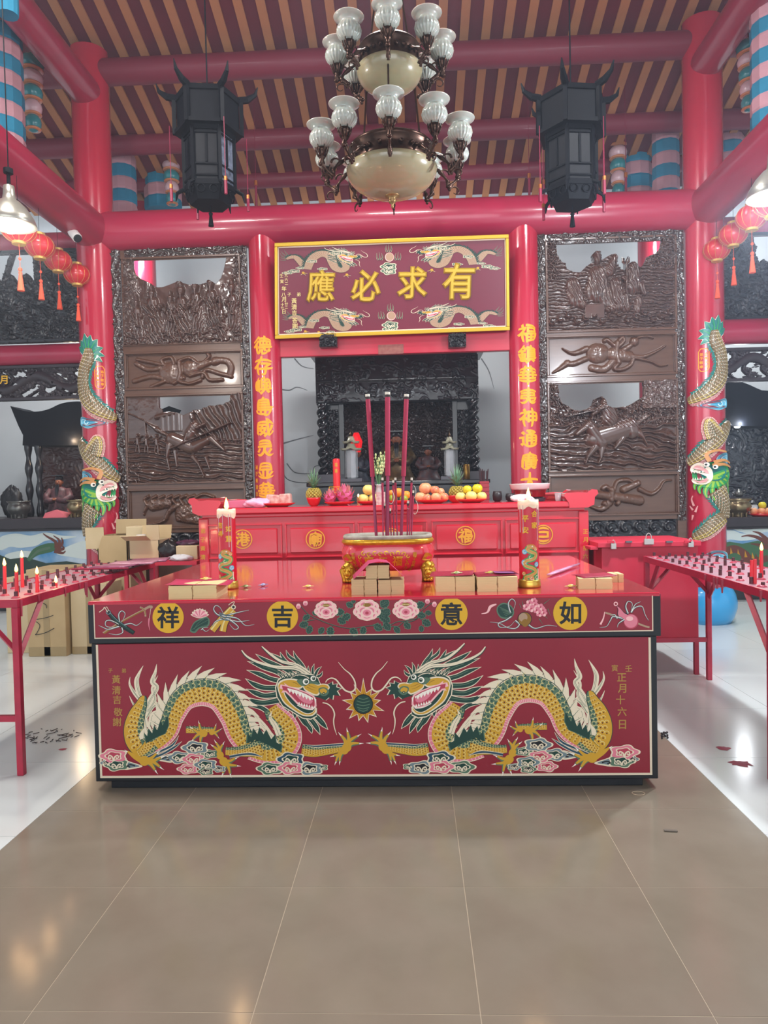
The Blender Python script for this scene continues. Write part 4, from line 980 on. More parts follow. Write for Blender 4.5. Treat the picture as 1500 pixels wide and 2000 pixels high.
        g += [('p', [(350, 985), (330, 1000), (322, 1015), (300, 1022), (274, 1020)], 6, .7, 2), ('p', [(380, 975), (400, 966), (420, 972)], 3, .8), ('p', [(290, 985), (284, 995), (282, 1004)], 5, .6, 1), ('c', 350, 1012, 385, 1016, 7, 9, .6), ('p', [(395, 1010), (430, 1000), (460, 1012)], 6, .6, 2)]
        relief('lotus_carving', top[3], SY+.004, objs_hf(g, amp=.4), .06, woodlight, t, .9)
    else:
        def q3(x, y): return (1030+x/3.191, 420+y/3.191)
        A = []
        for (x0, y0, x1, y1, r0, r1, h) in ((440, 370, 430, 470, 62, 80, .85), (430, 255, 432, 290, 28, 26, 1.0), (425, 240, 460, 235, 14, 10, .9), (280, 430, 300, 520, 50, 55, .8), (300, 520, 340, 560, 40, 30, .8), (460, 480, 520, 560, 60, 50, .7), (510, 350, 545, 270, 40, 22, .7), (545, 430, 560, 540, 42, 55, .9), (560, 430, 560, 440, 26, 26, 1.0), (650, 350, 650, 450, 50, 60, .85), (655, 325, 655, 345, 28, 28, 1.0), (600, 520, 610, 590, 34, 30, .8), (690, 540, 680, 600, 30, 28, .6), (500, 590, 620, 570, 30, 30, .8), (700, 450, 720, 500, 30, 20, .8), (590, 400, 620, 430, 16, 14, 1.0)):
            a = q3(x0, y0); b = q3(x1, y1); A.append((*a, *b, r0/3.191, r1/3.191, h))
        def h1(X, Y):
            wv = .12+.3*ridge(X, Y, .05, 6.5, .8, .07)*(.5+fbm(X*.12, Y*.2)); H = wv
            B = caps(X, Y, A); B = B*(1-.2*ridge(X, Y, 1.25, 7.5, .9, .06)); H = np.maximum(H, B)
            for k in range(15):
                cx = 1078+k*16.5; cy = 628-6*((k*7) % 3); r = np.hypot(X-cx, Y-cy); th = np.arctan2(Y-cy, X-cx)
                H = np.maximum(H, np.clip(np.cos(r/2.4-th), 0, 1)*np.clip(1-r/13, 0, 1)*1.4)
            H = np.maximum(H, (X < 1095)*(Y < 545)*np.clip((1098-X)/12, 0, 1)*.6*ridge(X, Y, 1.4, 8, 2.4, .08)); H = np.maximum(H, (X > 1262)*(Y < 530)*np.clip((X-1260)/12, 0, 1)*.6*ridge(X, Y, 1.5, 8, 2.4, .08))
            H = np.maximum(H, polyline(X, Y, [q3(608, 300), q3(604, 500)], 1.6, 1.1))
            bx = (X > 1140)*(X < 1178)*(Y > 595)*(Y < 622); H = np.maximum(H, bx*.55)
            return np.clip(H, 0, 1.15)
        op1 = [(1086, 466), (1087, 492), (1094, 505), (1105, 514), (1106, 522), (1118, 529), (1134, 531), (1146, 519), (1158, 512), (1156, 498), (1166, 490), (1175, 499), (1175, 508), (1190, 500), (1202, 497), (1207, 502), (1205, 515), (1212, 526), (1219, 530), (1219, 512), (1216, 503), (1222, 512), (1228, 502), (1224, 515), (1224, 520), (1234, 514), (1243, 518), (1252, 526), (1260, 515), (1264, 505), (1280, 500), (1290, 488), (1294, 466)]
        relief('figure_carving', top[0], SY, h1, .085, woodmat, t, .8, opening(op1))
        m = MB(); 
        for s_ in (-1, 1): m.tube([P(1222, 516, SY-.02), P(1222+s_*6, 512, SY-.02), P(1222+s_*7, 502, SY-.02)], [.012, .012, .003], 6)
        m.tube([P(1221, 560, SY-.03), P(1222, 514, SY-.02)], .009, 6); build('trident', m, woodmat, t)
        def q(x, y): return q3(x, y)
        g = [('c', *q(430, 860), *q(450, 860), 62/3.19, 60/3.19, .8), ('c', *q(540, 870), *q(630, 885), 46/3.19, 36/3.19, .8), ('c', *q(665, 795), *q(668, 795), 9, 9, .9), ('c', *q(640, 820), *q(600, 845), 5, 6, .8), ('p', [q(560, 800), q(552, 860), q(565, 920)], 6, .95), ('p', [q(560, 830), q(600, 790), q(590, 770), q(560, 800)], 4, .8), ('p', [q(545, 820), q(500, 780), q(480, 785)], 4, .7),
             ('p', [q(370, 830), q(300, 855), q(260, 850), q(218, 825)], 6, .7, 1), ('p', [q(370, 890), q(290, 920), q(250, 920)], 5, .6), ('p', [q(250, 915), q(200, 950), q(155, 975)], 6, .6, 1), ('p', [q(640, 885), q(720, 890), q(800, 860), q(860, 825)], 5, .7, 1.5), ('p', [q(650, 895), q(760, 920), q(820, 950), q(870, 945)], 3, .7, 1.5), ('p', [q(400, 950), q(480, 960), q(540, 905)], 7, .5), ('p', [q(575, 920), q(540, 960), q(590, 965), q(640, 940), q(660, 900)], 4, .7), ('p', [q(690, 770), q(740, 765), q(780, 775)], 2.5, .7)]
        relief('fan_carving', top[1], SY+.004, objs_hf(g), .055, woodlight, t, .9)
        def q4(x, y): return (1030+x/3.191, 800+y/3.191)
        A = []
        for (x0, y0, x1, y1, r0, r1, h) in ((420, 180, 620, 120, 70, 62, .85), (640, 110, 650, 140, 60, 52, .85), (450, 200, 380, 100, 56, 40, .9), (380, 90, 300, 150, 32, 18, .95), (395, 60, 400, 40, 10, 6, .9), (420, 230, 370, 290, 34, 16, .75), (370, 290, 355, 330, 13, 10, .7), (460, 240, 450, 300, 28, 14, .75), (450, 300, 435, 330, 12, 10, .7), (690, 150, 715, 180, 30, 16, .7), (715, 180, 740, 230, 13, 9, .7), (590, 180, 540, 240, 26, 14, .7), (680, 90, 760, 40, 22, 8, .6),
                                      (500, -40, 510, 60, 52, 60, .95), (440, -110, 440, -90, 26, 26, 1.0), (440, -140, 470, -150, 14, 8, .9), (470, -20, 400, 30, 26, 18, 1.0), (540, -40, 600, 0, 26, 18, .9)):
            a = q4(x0, y0); b = q4(x1, y1); A.append((*a, *b, r0/3.191, r1/3.191, h))
        def h3(X, Y):
            wv = .12+.45*ridge(X, Y, .12, 12, 1.1, .03)*(.45+fbm(X*.06, Y*.14)); H = wv*np.clip((Y-805)/20, .3, 1)
            H = np.maximum(H, (Y < 830)*.5*ridge(X, Y, .8, 11, 2.8, .07)); H = np.maximum(H, (X > 1255)*(Y < 800)*(.15+.6*fbm(X*.14, Y*.14)))
            B = caps(X, Y, A); B = B*(1-.08*ridge(X, Y, .9, 6, .8, .06)*(Y < 835)); H = np.maximum(H, B)
            H = np.maximum(H, polyline(X, Y, [q4(240, 40), q4(640, -40)], 1.6, 1.1))
            return np.clip(H, 0, 1.15)
        op = opening([(1090, 745), (1092, 770), (1098, 786), (1108, 790), (1120, 798), (1135, 801), (1150, 796), (1157, 790), (1160, 780), (1176, 774), (1180, 780), (1184, 793), (1192, 797), (1205, 797), (1220, 796), (1235, 790), (1248, 782), (1258, 776), (1257, 745)])
        relief('horseman_carving', top[2], SY, h3, .085, woodmat, t, .8, op)
        g = [('c', *q4(400, 520), *q4(700, 570), 26/3.19, 30/3.19, .8), ('c', *q4(600, 500), *q4(690, 462), 24/3.19, 20/3.19, .7), ('p', [q4(525, 500), q4(520, 560)], 7, .95), ('p', [q4(520, 505), q4(490, 480), q4(470, 490)], 5, .8), ('p', [q4(540, 500), q4(560, 450), q4(620, 440), q4(650, 455)], 4, .7), ('p', [q4(700, 500), q4(770, 530), q4(820, 500), q4(850, 455), q4(900, 448)], 5, .6, 1), ('p', [q4(510, 580), q4(460, 620), q4(390, 600)], 8, .6, 2), ('c', *q4(480, 585), *q4(485, 590), 6, 6, .8), ('c', *q4(560, 585), *q4(565, 580), 5, 5, .8)]
        relief('scroll_carving', top[3], SY+.004, objs_hf(g), .06, woodlight, t, .9)
    return t
scrL = make_screen(-1, 'tall carved brown wooden screen left of the opening, rider facing right')
scrR = make_screen(1, 'tall carved brown wooden screen right of the opening, rider facing left')
# ---------------------------------------------------------------- wing transoms
def wing_panel(name, px, label, hf, mask, mt, depth=.05, Y=YC, step=1.0):
    t = thing(name, label, 'carving', P((px[0]+px[2])/2, px[3], Y))
    relief('carved_sheet', px, Y, hf, depth, mt, t, step, mask)
    x0, y0, x1, y1 = px; xm, ym = (x0+x1)/2, (y0+y1)/2
    m = MB(); k = 6*Y/FOC; mould(m, P(x0, ym, Y).x, P(x1, ym, Y).x, P(xm, y1, Y).z, P(xm, y0, Y).z, Y+.01, k, .05)
    build('frame', m, mt, t, bevel=.004); return t
def darkh(X, Y): return np.clip(.2+.6*ridge(X, Y, .7, 12, 2.8, .06)*fbm(X*.09, Y*.09)*1.6+.3*fbm(X*.2, Y*.2), 0, 1.1)
wing_panel('carved_transom', (-160, 492, 160, 672), 'black openwork carved transom above the left red crossbeam, partly open to daylight', darkh,
           lambda X, Y: ~((Y > 498) & (Y < 545-np.abs(X-30)*.0+8*np.sin(X*.2)) & (X < 70) & ~(np.abs(X-(28-(Y-500)*.35)) < 4)), woodblack)
wing_panel('carved_transom', (1402, 452, 1760, 622), 'black openwork carved transom above the right red crossbeam, bright gap near frame edge', darkh,
           opening([(1470, 445), (1472, 470), (1478, 480), (1474, 492), (1478, 500), (1482, 512), (1490, 503), (1497, 510), (1510, 505), (1520, 440)]), woodblack)
def lattice(y0, y1, seed):
    def msk(X, Y):
        n = fbm(X*.085+seed, Y*.11+seed)
        v = np.abs(np.sin(X*.085+2.2*np.sin(Y*.07+seed)))
        hole = (n < .42) & (v > .25)
        return ~hole | (Y < y0+7) | (Y > y1-7)
    return msk
def dragh(seed):
    def f(X, Y):
        yc_ = Y.mean(); H = .25+.3*ridge(X, Y, .6, 10, 2.5, .08)
        c = yc_+14*np.sin((X+seed)*.05); H = np.maximum(H, np.sqrt(np.clip(1-((Y-c)/11)**2, 0, 1)))
        return H
    return f
def dm(y0, y1, seed):
    a = lattice(y0, y1, seed)
    def f(X, Y):
        c = (y0+y1)/2+14*np.sin((X+seed)*.05); return a(X, Y) | (np.abs(Y-c) < 9)
    return f
wl = wing_panel('fretwork_rail', (-160, 716, 164, 784), 'brown openwork fretwork rail under the left red crossbeam, gold character at its edge', dragh(20), dm(716, 784, 3), woodgrey)
wing_panel('fretwork_rail', (1404, 676, 1760, 742), 'brown openwork fretwork rail with a coiled dragon under the right red crossbeam', dragh(5), dm(676, 742, 8), woodgrey)
p = Paint(lambda u, v, l: P(u, v, YC-.06-l*.002), ['goldflat']); p.glyph('月', 7, 742, 17, 'goldflat', 1, .02); p.build('gold_character', wl)
# ================================================================ NAME PLAQUE
pl_mat = mat('plaque_maroon', '#6e1d33', 0.4, coat=0.1, var=0.3, vscale=3, col2='#5e182c')
gold_leaf = mat('gold_leaf', '#c8a83a', 0.36, metal=0.35)
PLY = 6.98
def pq(px, py): return P(px, py, PLY)
# the plaque leans forward at the top and hangs a touch out of level, as hung
A_, B_, C_, D_ = P(538, 662, YC-.10), P(995, 645, YC-.10), P(993, 458, 6.92), P(537, 475, 6.92)
ux = (B_-A_); LX = ux.length; ux.normalize(); uz = (D_-A_); LZ = uz.length; uz.normalize(); nn = ux.cross(uz).normalized()
plq = thing('name_plaque', 'gold framed maroon name plaque with four large gold characters above the opening', 'plaque', tuple(A_))
def FP(u, v, l):   # u,v in photo px of crop 500,430 scale 2.727 -> normalised
    px, py = 500+u/2.727, 430+v/2.727
    s = (px-538)/(994-538); t = (662-17*s-py)/(187)
    return A_+(B_-A_)*s+(D_-A_)*t+(C_-B_-D_+A_)*(s*t)+nn*(-(l)*0.0006-.004 if nn.y > 0 else (l)*0.0006+.004)
sg = -1 if nn.y > 0 else 1
def slab(m, s0, s1, t0, t1, d0, d1, mi=None):
    vs = [A_+(B_-A_)*s+(D_-A_)*t+(C_-B_-D_+A_)*(s*t)+nn*(sg*d) for s in (s0, s1) for d in (d0, d1) for t in (t0, t1)]
    m._add(vs, [(0, 1, 3, 2), (4, 6, 7, 5), (0, 4, 5, 1), (2, 3, 7, 6), (0, 2, 6, 4), (1, 5, 7, 3)], mi)
m = MB(); slab(m, 0, 1, 0, 1, -.03, 0.0); build('board', m, pl_mat, plq)
m = MB(); fx, fz = .013, .04
for a in ((0, 1, 0, fz), (0, 1, 1-fz, 1), (0, fx, fz, 1-fz), (1-fx, 1, fz, 1-fz)): slab(m, *a, 0.0, .035)
build('gold_frame', m, mat('plaque_gold', '#c7a52c', .38, metal=.3), plq, bevel=.006)
m = MB(); 
for a in ((fx, 1-fx, fz, fz+.012), (fx, 1-fx, 1-fz-.012, 1-fz), (fx, fx+.004, fz, 1-fz), (1-fx-.004, 1-fx, fz, 1-fz)): slab(m, *a, 0.0, .012)
build('frame_fillet', m, cream, plq)
# four raised characters: 應必求有
for ch, u, v, sz in (('應', 350, 348, 160), ('必', 590, 345, 165), ('求', 838, 330, 165), ('有', 1082, 322, 178)):
    vs, fs = glyph(ch, .042, 0, True); m = MB()
    out = []
    for x, y, z in vs:
        x2 = x+y*.05; out.append(FP(u+x2*sz, v-y*sz*1.12, 0)+nn*(sg*(z*sz*.0028+.004)))
    m._add(out, fs); o = build('raised_character', m, gold_leaf, plq)
for (F_, nm, bx, by, w_, h_, fl) in ((None, 'x', 130, 140, 480, 150, 1), (None, 'x', 815, 115, 500, 150, -1), (None, 'x', 140, 458, 478, 146, 1), (None, 'x', 820, 437, 500, 148, -1)):
    def FD(u, v, l, bx=bx, by=by, w_=w_, h_=h_, fl=fl):
        s = (u-190)/1190; t = (v-285)/640
        if fl < 0: s = 1-s
        return FP(bx+s*w_, by+t*h_, l*.35)
    p = Paint(FD, PAL)
    C = ('pt_green', 'pt_tan', 'pt_tan', 'pt_line', 'pt_brown', 'pt_tan')
    # S shaped body
    for q, w in (([(300, 520), (250, 470), (220, 420), (200, 380)], 16), ([(290, 540), (230, 510), (205, 470), (192, 420)], 16), ([(280, 560), (220, 545), (195, 520)], 14), ([(310, 510), (280, 440), (260, 400), (250, 360)], 14), ([(270, 590), (215, 590), (190, 575)], 12)):
        p.stroke(q, w+6, 'pt_line', 1, taper=2); p.stroke(q, w, 'pt_green', 1.5, taper=1)
    dbody(p, [(280, 560, 20), (340, 520, 34), (400, 520, 42), (450, 600, 46), (510, 700, 52), (580, 720, 56)], 1, 24, 4, C, 2, ('pt_green', None, 46, 30), belly=False)
    dbody(p, [(560, 790, 52), (590, 640, 60), (660, 500, 66), (760, 440, 70), (860, 500, 70), (890, 630, 62), (930, 760, 56), (1010, 810, 54), (1070, 750, 50), (1050, 650, 46), (1010, 590, 40)], 1, 24, 5, C, 3, ('pt_green', None, 50, 30), belly=False)
    dragon_head(p)
    for (x, y, r) in ((380, 830, 70), (290, 870, 60), (620, 610, 62), (760, 780, 60), (940, 430, 72), (840, 880, 50), (460, 760, 50)): cloud(p, x, y, r, 'pt_sage', 'pt_green', 8)
    claw(p, 680, 880, 1.2, 60, 3, 5, 1.4); claw(p, 1080, 900, 1.4, 60, 3, 5, 1.4); claw(p, 500, 860, 1.2, 60, 3, 5, 1.4)
    p.build('painted_dragon', plq)
for (u, v) in ((713, 195), (720, 508)):
    p = Paint(FP, PAL)
    p.disc(u, v, 27, 'pt_brown', 1, 24); p.disc(u+4, v-1, 24, 'pt_lpink', 1.4, 24); p.disc(u+5, v-2, 21, 'pt_tan', 1.8, 24)
    for dx, dy, s_ in ((0, -42, 1), (-48, 0, 1), (48, 0, 1)):
        for k in (-1, 0, 1):
            q = [(u+dx+k*9, v+dy+14), (u+dx+k*15, v+dy), (u+dx+k*12+3*dx/48, v+dy-22-(6 if k == 0 else 0))]
            p.stroke(q, 10, 'pt_line', 2, taper=2); p.stroke(q, 6, 'pt_green', 2.4, taper=1)
    cloud(p, u, v+48, 38, 'pt_sage', 'pt_green', 3); cloud(p, u, v+70, 36, 'pt_sage', 'pt_green', 2)
    p.build('painted_pearl', plq)
p = Paint(FP, PAL)
for ch, u, v, s_ in (('壬', 139, 292, 20), ('寅', 141, 322, 20), ('一', 164, 276, 16), ('九', 164, 291, 18), ('六', 164, 313, 18), ('二', 165, 333, 18), ('年', 152, 360, 26), ('八', 150, 394, 26), ('月', 151, 418, 26), ('廿', 164, 442, 18), ('二', 164, 461, 16), ('十', 143, 446, 18), ('七', 143, 463, 18), ('日', 151, 484, 22), ('子', 180, 392, 20), ('弟', 231, 391, 22), ('黃', 206, 425, 30), ('清', 206, 458, 30), ('吉', 207, 489, 28), ('答', 209, 530, 30), ('謝', 210, 560, 30)):
    if (ch, u) in (('子', 180),): p.build('date_script', plq); p = Paint(FP, PAL)
    p.glyph(ch, u, v, s_, 'pt_pale', 9, .012)
p.build('dedication_script', plq)
for x in (641, 893):
    c = P(x, 664, YC-.06); t = thing('plaque_bracket', 'small black carved bracket under the %s end of the gold framed plaque' % ('left' if x < 700 else 'right'), 'bracket', tuple(c))
    def bh(X, Y): return np.clip(.3+.8*ridge(X, Y, .5, 9, 2, .1), 0, 1)
    relief('carved_face', (x-17, 652, x+17, 678), YC-.11, bh, .04, woodblack, t, 1)
    m = MB(); a, b = P(x-17, 678, YC-.11), P(x+17, 654, YC-.11); m.box(a.x, b.x, YC-.11, YC-.03, a.z, b.z); m.box(a.x+.02, b.x-.02, YC-.14, YC-.1, b.z-.02, b.z+.01); build('bracket_block', m, woodblack, t, bevel=.006)
m = MB(); a, b = P(739, 692, YC-.035), P(788, 672, YC-.035); m.box(a.x, b.x, YC-.036, YC-.03, a.z, b.z)
tag(build('worn_patch', m, mat('worn_brown', '#8c5a50', .7, var=.8, vscale=30, col2='#7a3a3a')), 'worn brown paper patch glued to the red lintel under the plaque', 'patch')
# ================================================================ COLUMN INSCRIPTIONS (bent round the shafts)
def on_col(X, r, pxc, scale=YC/FOC):
    """u: photo px along the surface from the column's middle; v: photo px; lift mm"""
    def F(u, v, l):
        a = (u-pxc(v))*scale/r; rr = r+.0015+l*.001
        z = P(750, v, YC).z-(u-pxc(v))*0; return Vector((X+rr*math.sin(a), YC-rr*math.cos(a), zfix(X, v)))
    return F
def zfix(X, v):
    # height of photo row v on the vertical line through X
    px = 807+(X/YC)*FOC
    return P(px, v, YC-.15).z
def cx_at(X):
    def f(v):
        # photo column of the vertical axis X at row v
        z = zfix(X, v); d = M_W2C @ Vector((X, YC-.15, z-CAMZ)); return 750+FOC*d.x/(-d.z)
    return f
for (c, X, chs, off) in ((colIL, XIL, [('德', 674, 34), ('存', 714, 34), ('嶼', 753, 32), ('島', 794, 34), ('威', 835, 34), ('灵', 876, 34), ('显', 919, 32), ('華', 959, 32)], -2), (colIR, XIR, [('福', 650, 34), ('鎮', 692, 34), ('華', 733, 34), ('夷', 774, 33), ('神', 815, 34), ('通', 857, 34), ('廣', 901, 33), ('大', 941, 33)], 2)):
    f = cx_at(X); p = Paint(on_col(X, .152, f), ['orange_paint'])
    for ch, v, s_ in chs: p.glyph(ch, f(v)+off, v, s_, 'orange_paint', 1, .028, disc=True, cut=8)
    if X < 0:
        for k, ch in enumerate('弟子黃清吉敬送'): p.glyph(ch, f(925)-23, 912+k*13, 9, 'orange_paint', 1, .02, cut=2)
    o = p.build('round_characters', c)
# ================================================================ RELIEF DRAGONS ON THE BIG COLUMNS
for n, cc in (('rd_teal', '#17766e'), ('rd_belly', '#bfa84e'), ('rd_white', '#ece2cf'), ('rd_brown', '#75603f'), ('rd_pink', '#d79a98'), ('rd_blue', '#5fb2cf'), ('rd_lblue', '#bfe3ea'), ('rd_green', '#2a9a55'), ('rd_lime', '#8fbf3a'), ('rd_orange', '#c98a4a')): mat(n, cc, .35, coat=.3)
RD = ['rd_teal', 'rd_belly', 'rd_white', 'rd_brown', 'rd_pink', 'rd_blue', 'rd_lblue', 'rd_green', 'rd_lime', 'rd_orange', 'orange_paint', 'pt_white', 'pt_black', 'pt_lpink', 'pt_cream']
def column_dragon(col_, X, mir, dy):
    f = cx_at(X)
    base = on_col(X, .185, f)
    def F(u, v, l):   # local u (px from axis, mirrored), lift in mm
        vv = v+dy; return base(f(vv)+u*mir, vv, l)
    p = Paint(F, RD)
    C = ('rd_teal', 'rd_brown', 'rd_brown', 'rd_white', 'rd_brown', 'rd_pink')
    def seg(path, l0=6, dome=38, ds=6.5, rows=6, sgn=1, sp=True):
        fr, pos = dbody(p, path, sgn, ds, rows, C, l0, ('rd_teal', None, 7, 6.5) if sp else None, dome=dome, belly=True)
        # yellow belly strip and white outline
        L = fr[-1][5]
        for t0, t1, c, dl in ((-1.0, -.08, 'rd_belly', .9), (-1.12, -.95, 'rd_pink', -1)):
            vs = []
            for q in fr:
                for t in (t0, (t0+t1)/2, t1): vs.append(F(*pos(q, t), l0+dome*math.sqrt(max(0, 1-min(1, t*t)))+dl))
            n = len(fr); p.mb._add(vs, [(3*i+k, 3*i+k+1, 3*i+k+4, 3*i+k+3) for i in range(n-1) for k in (0, 1)], p.idx(c))
        for i in range(int(L/5)):
            q = fr_at(fr, i*5+2); p.stroke([pos(q, -1.12), pos(q, -.9)], 1, 'rd_white', l0+6)
    # tail tuft
    for k, (dx, dy_, w) in enumerate(((-26, -14, 9), (-19, -26, 10), (-9, -38, 11), (3, -34, 11), (15, -26, 11), (24, -10, 10), (26, 6, 9), (22, 18, 8))):
        q = [(-4, 696), (-4+dx*.6, 690+dy_*.55), (-2+dx, 690+dy_)]
        p.stroke(q, [w*1.3+3, w*1.25+3, 1.5], 'rd_white', 8+k*.3); p.stroke(q, [w*1.3, w*1.25, .8], 'rd_teal', 12+k*.3); p.stroke(q, w*.25, 'rd_green', 15+k*.3, taper=.4)
    seg([(-3, 682, 6), (-5, 700, 12), (-16, 725, 13), (-20, 750, 14), (-14, 775, 15), (4, 798, 15), (22, 810, 13), (40, 816, 10)], sgn=1)
    seg([(-46, 862, 8), (-30, 870, 12), (-14, 888, 14), (6, 908, 15), (24, 926, 14), (42, 938, 10)], sgn=1)
    # foreleg
    seg([(-12, 884, 7), (0, 868, 8), (8, 858, 8), (10, 872, 9), (6, 892, 9)], 20, 25, 5, 4, -1, sp=False)
    # lower neck and chest coil
    seg([(-22, 1046, 10), (-24, 1028, 15), (-16, 1006, 19), (-4, 990, 18)], 6, 36, 6, 6, -1)
    seg([(34, 1085, 9), (16, 1075, 13), (0, 1060, 15), (-18, 1046, 14)], 4, 34, 6, 6, -1)
    # head: teal-green mane, orange horns, white jaws
    for k, (a, b, c, d) in enumerate(((-26, 965, -34, 985), (-24, 975, -32, 1000), (-18, 985, -26, 1008), (-8, 990, -14, 1012), (4, 992, 0, 1012), (14, 990, 12, 1006), (-28, 955, -36, 968), (22, 984, 22, 998), (28, 978, 30, 990))):
        q = [(0, 965), (a, b), (c, d)]
        p.stroke(q, 13, 'rd_green', 22+k, taper=3); p.stroke(q, 5, 'rd_lime', 26+k, taper=1)
    p.curve([(-30, 955), (-20, 942), (-4, 936), (14, 940), (30, 950), (34, 965), (24, 982), (4, 988), (-18, 980), (-30, 968)], 'rd_green', 34)
    p.curve([(-20, 952), (-8, 944), (8, 944), (20, 952), (18, 966), (0, 974), (-16, 968)], 'rd_teal', 38)
    p.curve([(6, 950), (22, 938), (34, 944), (36, 954), (24, 958), (12, 966), (20, 972), (34, 970), (30, 978), (14, 980), (4, 970)], 'rd_white', 42)
    p.curve([(12, 952), (24, 943), (31, 948), (20, 953), (10, 960)], 'rd_pink', 45); p.curve([(12, 968), (22, 973), (30, 972), (22, 977), (12, 975)], 'rd_pink', 45)
    for k in range(5): p.poly([(16+k*4, 954), (19+k*4, 954), (17.5+k*4, 959)], 'pt_white', 47); p.poly([(16+k*3.5, 971), (19+k*3.5, 971), (17.5+k*3.5, 966)], 'pt_white', 47)
    for q in ([(2, 938), (-14, 934), (-30, 940)], [(4, 944), (-14, 942), (-32, 948)], [(8, 936), (12, 922), (-2, 915), (-20, 918)]): p.stroke(q, 7, 'rd_orange', 44, taper=3)
    for x, y in ((0, 947), (12, 942)): p.disc(x, y, 4.2, 'pt_white', 48, 10); p.disc(x+1, y, 2, 'pt_black', 49, 8)
    for q in ([(32, 1022), (36, 1010), (34, 1002)], [(34, 1030), (40, 1022)], [(30, 1034), (26, 1022)], [(34, 1040), (36, 1050)]): p.stroke(q, 4, 'rd_pink', 30, taper=1.5)
    p.build('relief_dragon', col_)
    def blob(pts, name='relief_cloud'):
        p = Paint(F, RD); c = (sum(a for a, b in pts)/len(pts), sum(b for a, b in pts)/len(pts))
        sc = lambda k: [(c[0]+(a-c[0])*k, c[1]+(b-c[1])*k) for a, b in pts]
        p.curve(sc(1.08), 'rd_lblue', 8); p.curve(sc(.94), 'rd_blue', 12); p.curve(sc(.6), 'rd_lblue', 15); p.curve(sc(.48), 'rd_blue', 18)
        p.ring(c[0], c[1], 3, 5, 'rd_lblue', 20, 0, 4.5, 10)
        p.build(name, col_)
    blob([(-36, 816), (-24, 814), (-10, 818), (2, 820), (24, 826), (6, 832), (-10, 836), (-24, 832), (-36, 828)])
    blob([(-38, 922), (-26, 920), (-12, 924), (-6, 932), (-12, 940), (-26, 944), (-38, 940)])
    if mir < 0:
        blob([(-34, 1120), (-20, 1112), (0, 1110), (16, 1118), (30, 1124), (14, 1132), (-10, 1136), (-30, 1132)]); blob([(-40, 1140), (-26, 1132), (-10, 1140), (-14, 1156), (-32, 1158)])
    p = Paint(F, RD)
    pts = [(6, 722), (10, 716), (20, 716), (24, 722), (24, 754), (20, 760), (10, 760), (6, 754)]
    for i in range(8): p.stroke([pts[i], pts[(i+1) % 8]], 1.4, 'orange_paint', 1)
    F2 = F
    for k in range(4):
        for j in (0, 1):
            ch = '壬弟寅子年敬月奉'[k*2+j]
            vs, fs = glyph(ch, .02, 0); p.mb._add([F(15+(j-.5)*8+x*6.5*mir, 727+k*8-y*6.5, 1) for x, y in vs], fs, p.idx('orange_paint'))
    p.build('dedication_cartouche', col_)
column_dragon(colL, XL, 1, 0)
column_dragon(colR, XR, -1, -34)
# ================================================================ CHANDELIER
bronze = mat('dark_bronze', '#4a3328', 0.3, metal=0.75, var=0.6, vscale=30, col2='#2a1d18')
alab = mat('alabaster_glass', '#968d6e', 0.22, coat=.5, sss=.2, var=0.5, vscale=6, col2='#867b5e')
frost = mat('frosted_white_glass', '#9ca198', 0.28, coat=.5, sss=.2)
CX, CY = P(765, 330, 4.5).x, 4.5
ch = thing('chandelier', 'two-tier bronze chandelier with frosted tulip shades hanging above the table', 'chandelier', (CX, CY, 3.2))
def shade_obj(par, x, y, z, s=1.0, idx=0):
    m = MB(); n = 80
    prof = [(.018, 0), (.045, .010), (.066, .032), (.073, .058), (.066, .084), (.052, .100), (.052, .112), (.070, .126), (.088, .136), (.090, .141), (.084, .141), (.066, .132), (.044, .112), (.058, .09), (.064, .062), (.052, .03), (.02, .012)]
    vs = []
    for i, (r, zz) in enumerate(prof):
        for j in range(n):
            q = 2*math.pi*j/n; k = 1+(.045*math.cos(q*20) if 1 <= i <= 4 else 0)
            vs.append((x+r*k*s*math.cos(q), y+r*k*s*math.sin(q), z+zz*s))
    m._add(vs, [(i*n+j, i*n+(j+1) % n, (i+1)*n+(j+1) % n, (i+1)*n+j) for i in range(len(prof)-1) for j in range(n)])
    return build('glass_shade', m, frost, par, smooth=True)
def arm_obj(par, a, zc, r0, r1, z1, s=1.0):
    c, sn = math.cos(a), math.sin(a); m = MB()
    R = lambda r, z: (CX+r*c, CY+r*sn, z)
    pts = catmull([R(r0, zc), R(r0+.06*s, zc-.03*s), R(r0+.12*s, zc-.09*s), R(r1-.07*s, zc-.13*s), R(r1-.0*s, zc-.07*s), R(r1+.01, z1-.10*s), R(r1, z1-.02*s)], 5)
    m.tube(pts, [.011*s*(1+.35*math.sin(i*1.3)) for i in range(len(pts))], 8)
    # leaf scrolls
    sc = [R(r0+.10*s+.035*s*math.cos(t)*(1-t/9), zc-.05*s+.035*s*math.sin(t)*(1-t/9)) for t in [k*.5 for k in range(12)]]; m.tube(sc, [.008*s*(1-k/14) for k in range(12)], 6)
    sc = [R(r1-.02*s-.04*s*math.cos(t)*(1-t/9), zc-.15*s+.035*s*math.sin(t)*(1-t/9)) for t in [k*.5 for k in range(12)]]; m.tube(sc, [.009*s*(1-k/14) for k in range(12)], 6)
    m.lathe([(.006, -.10), (.018, -.09), (.010, -.07), (.022, -.055), (.014, -.04), (.026, -.02), (.034, 0), (.02, .004)], R(r1, z1), 12)
    for k in range(6):
        q = k*1.047; x, y, z = R(r1, z1); m.tube([(x+.02*math.cos(q), y+.02*math.sin(q), z-.05), (x+.036*math.cos(q), y+.036*math.sin(q), z-.015), (x+.042*math.cos(q), y+.042*math.sin(q), z+.01)], [.006, .006, .002], 5)
    return build('arm', m, bronze, par, smooth=True)
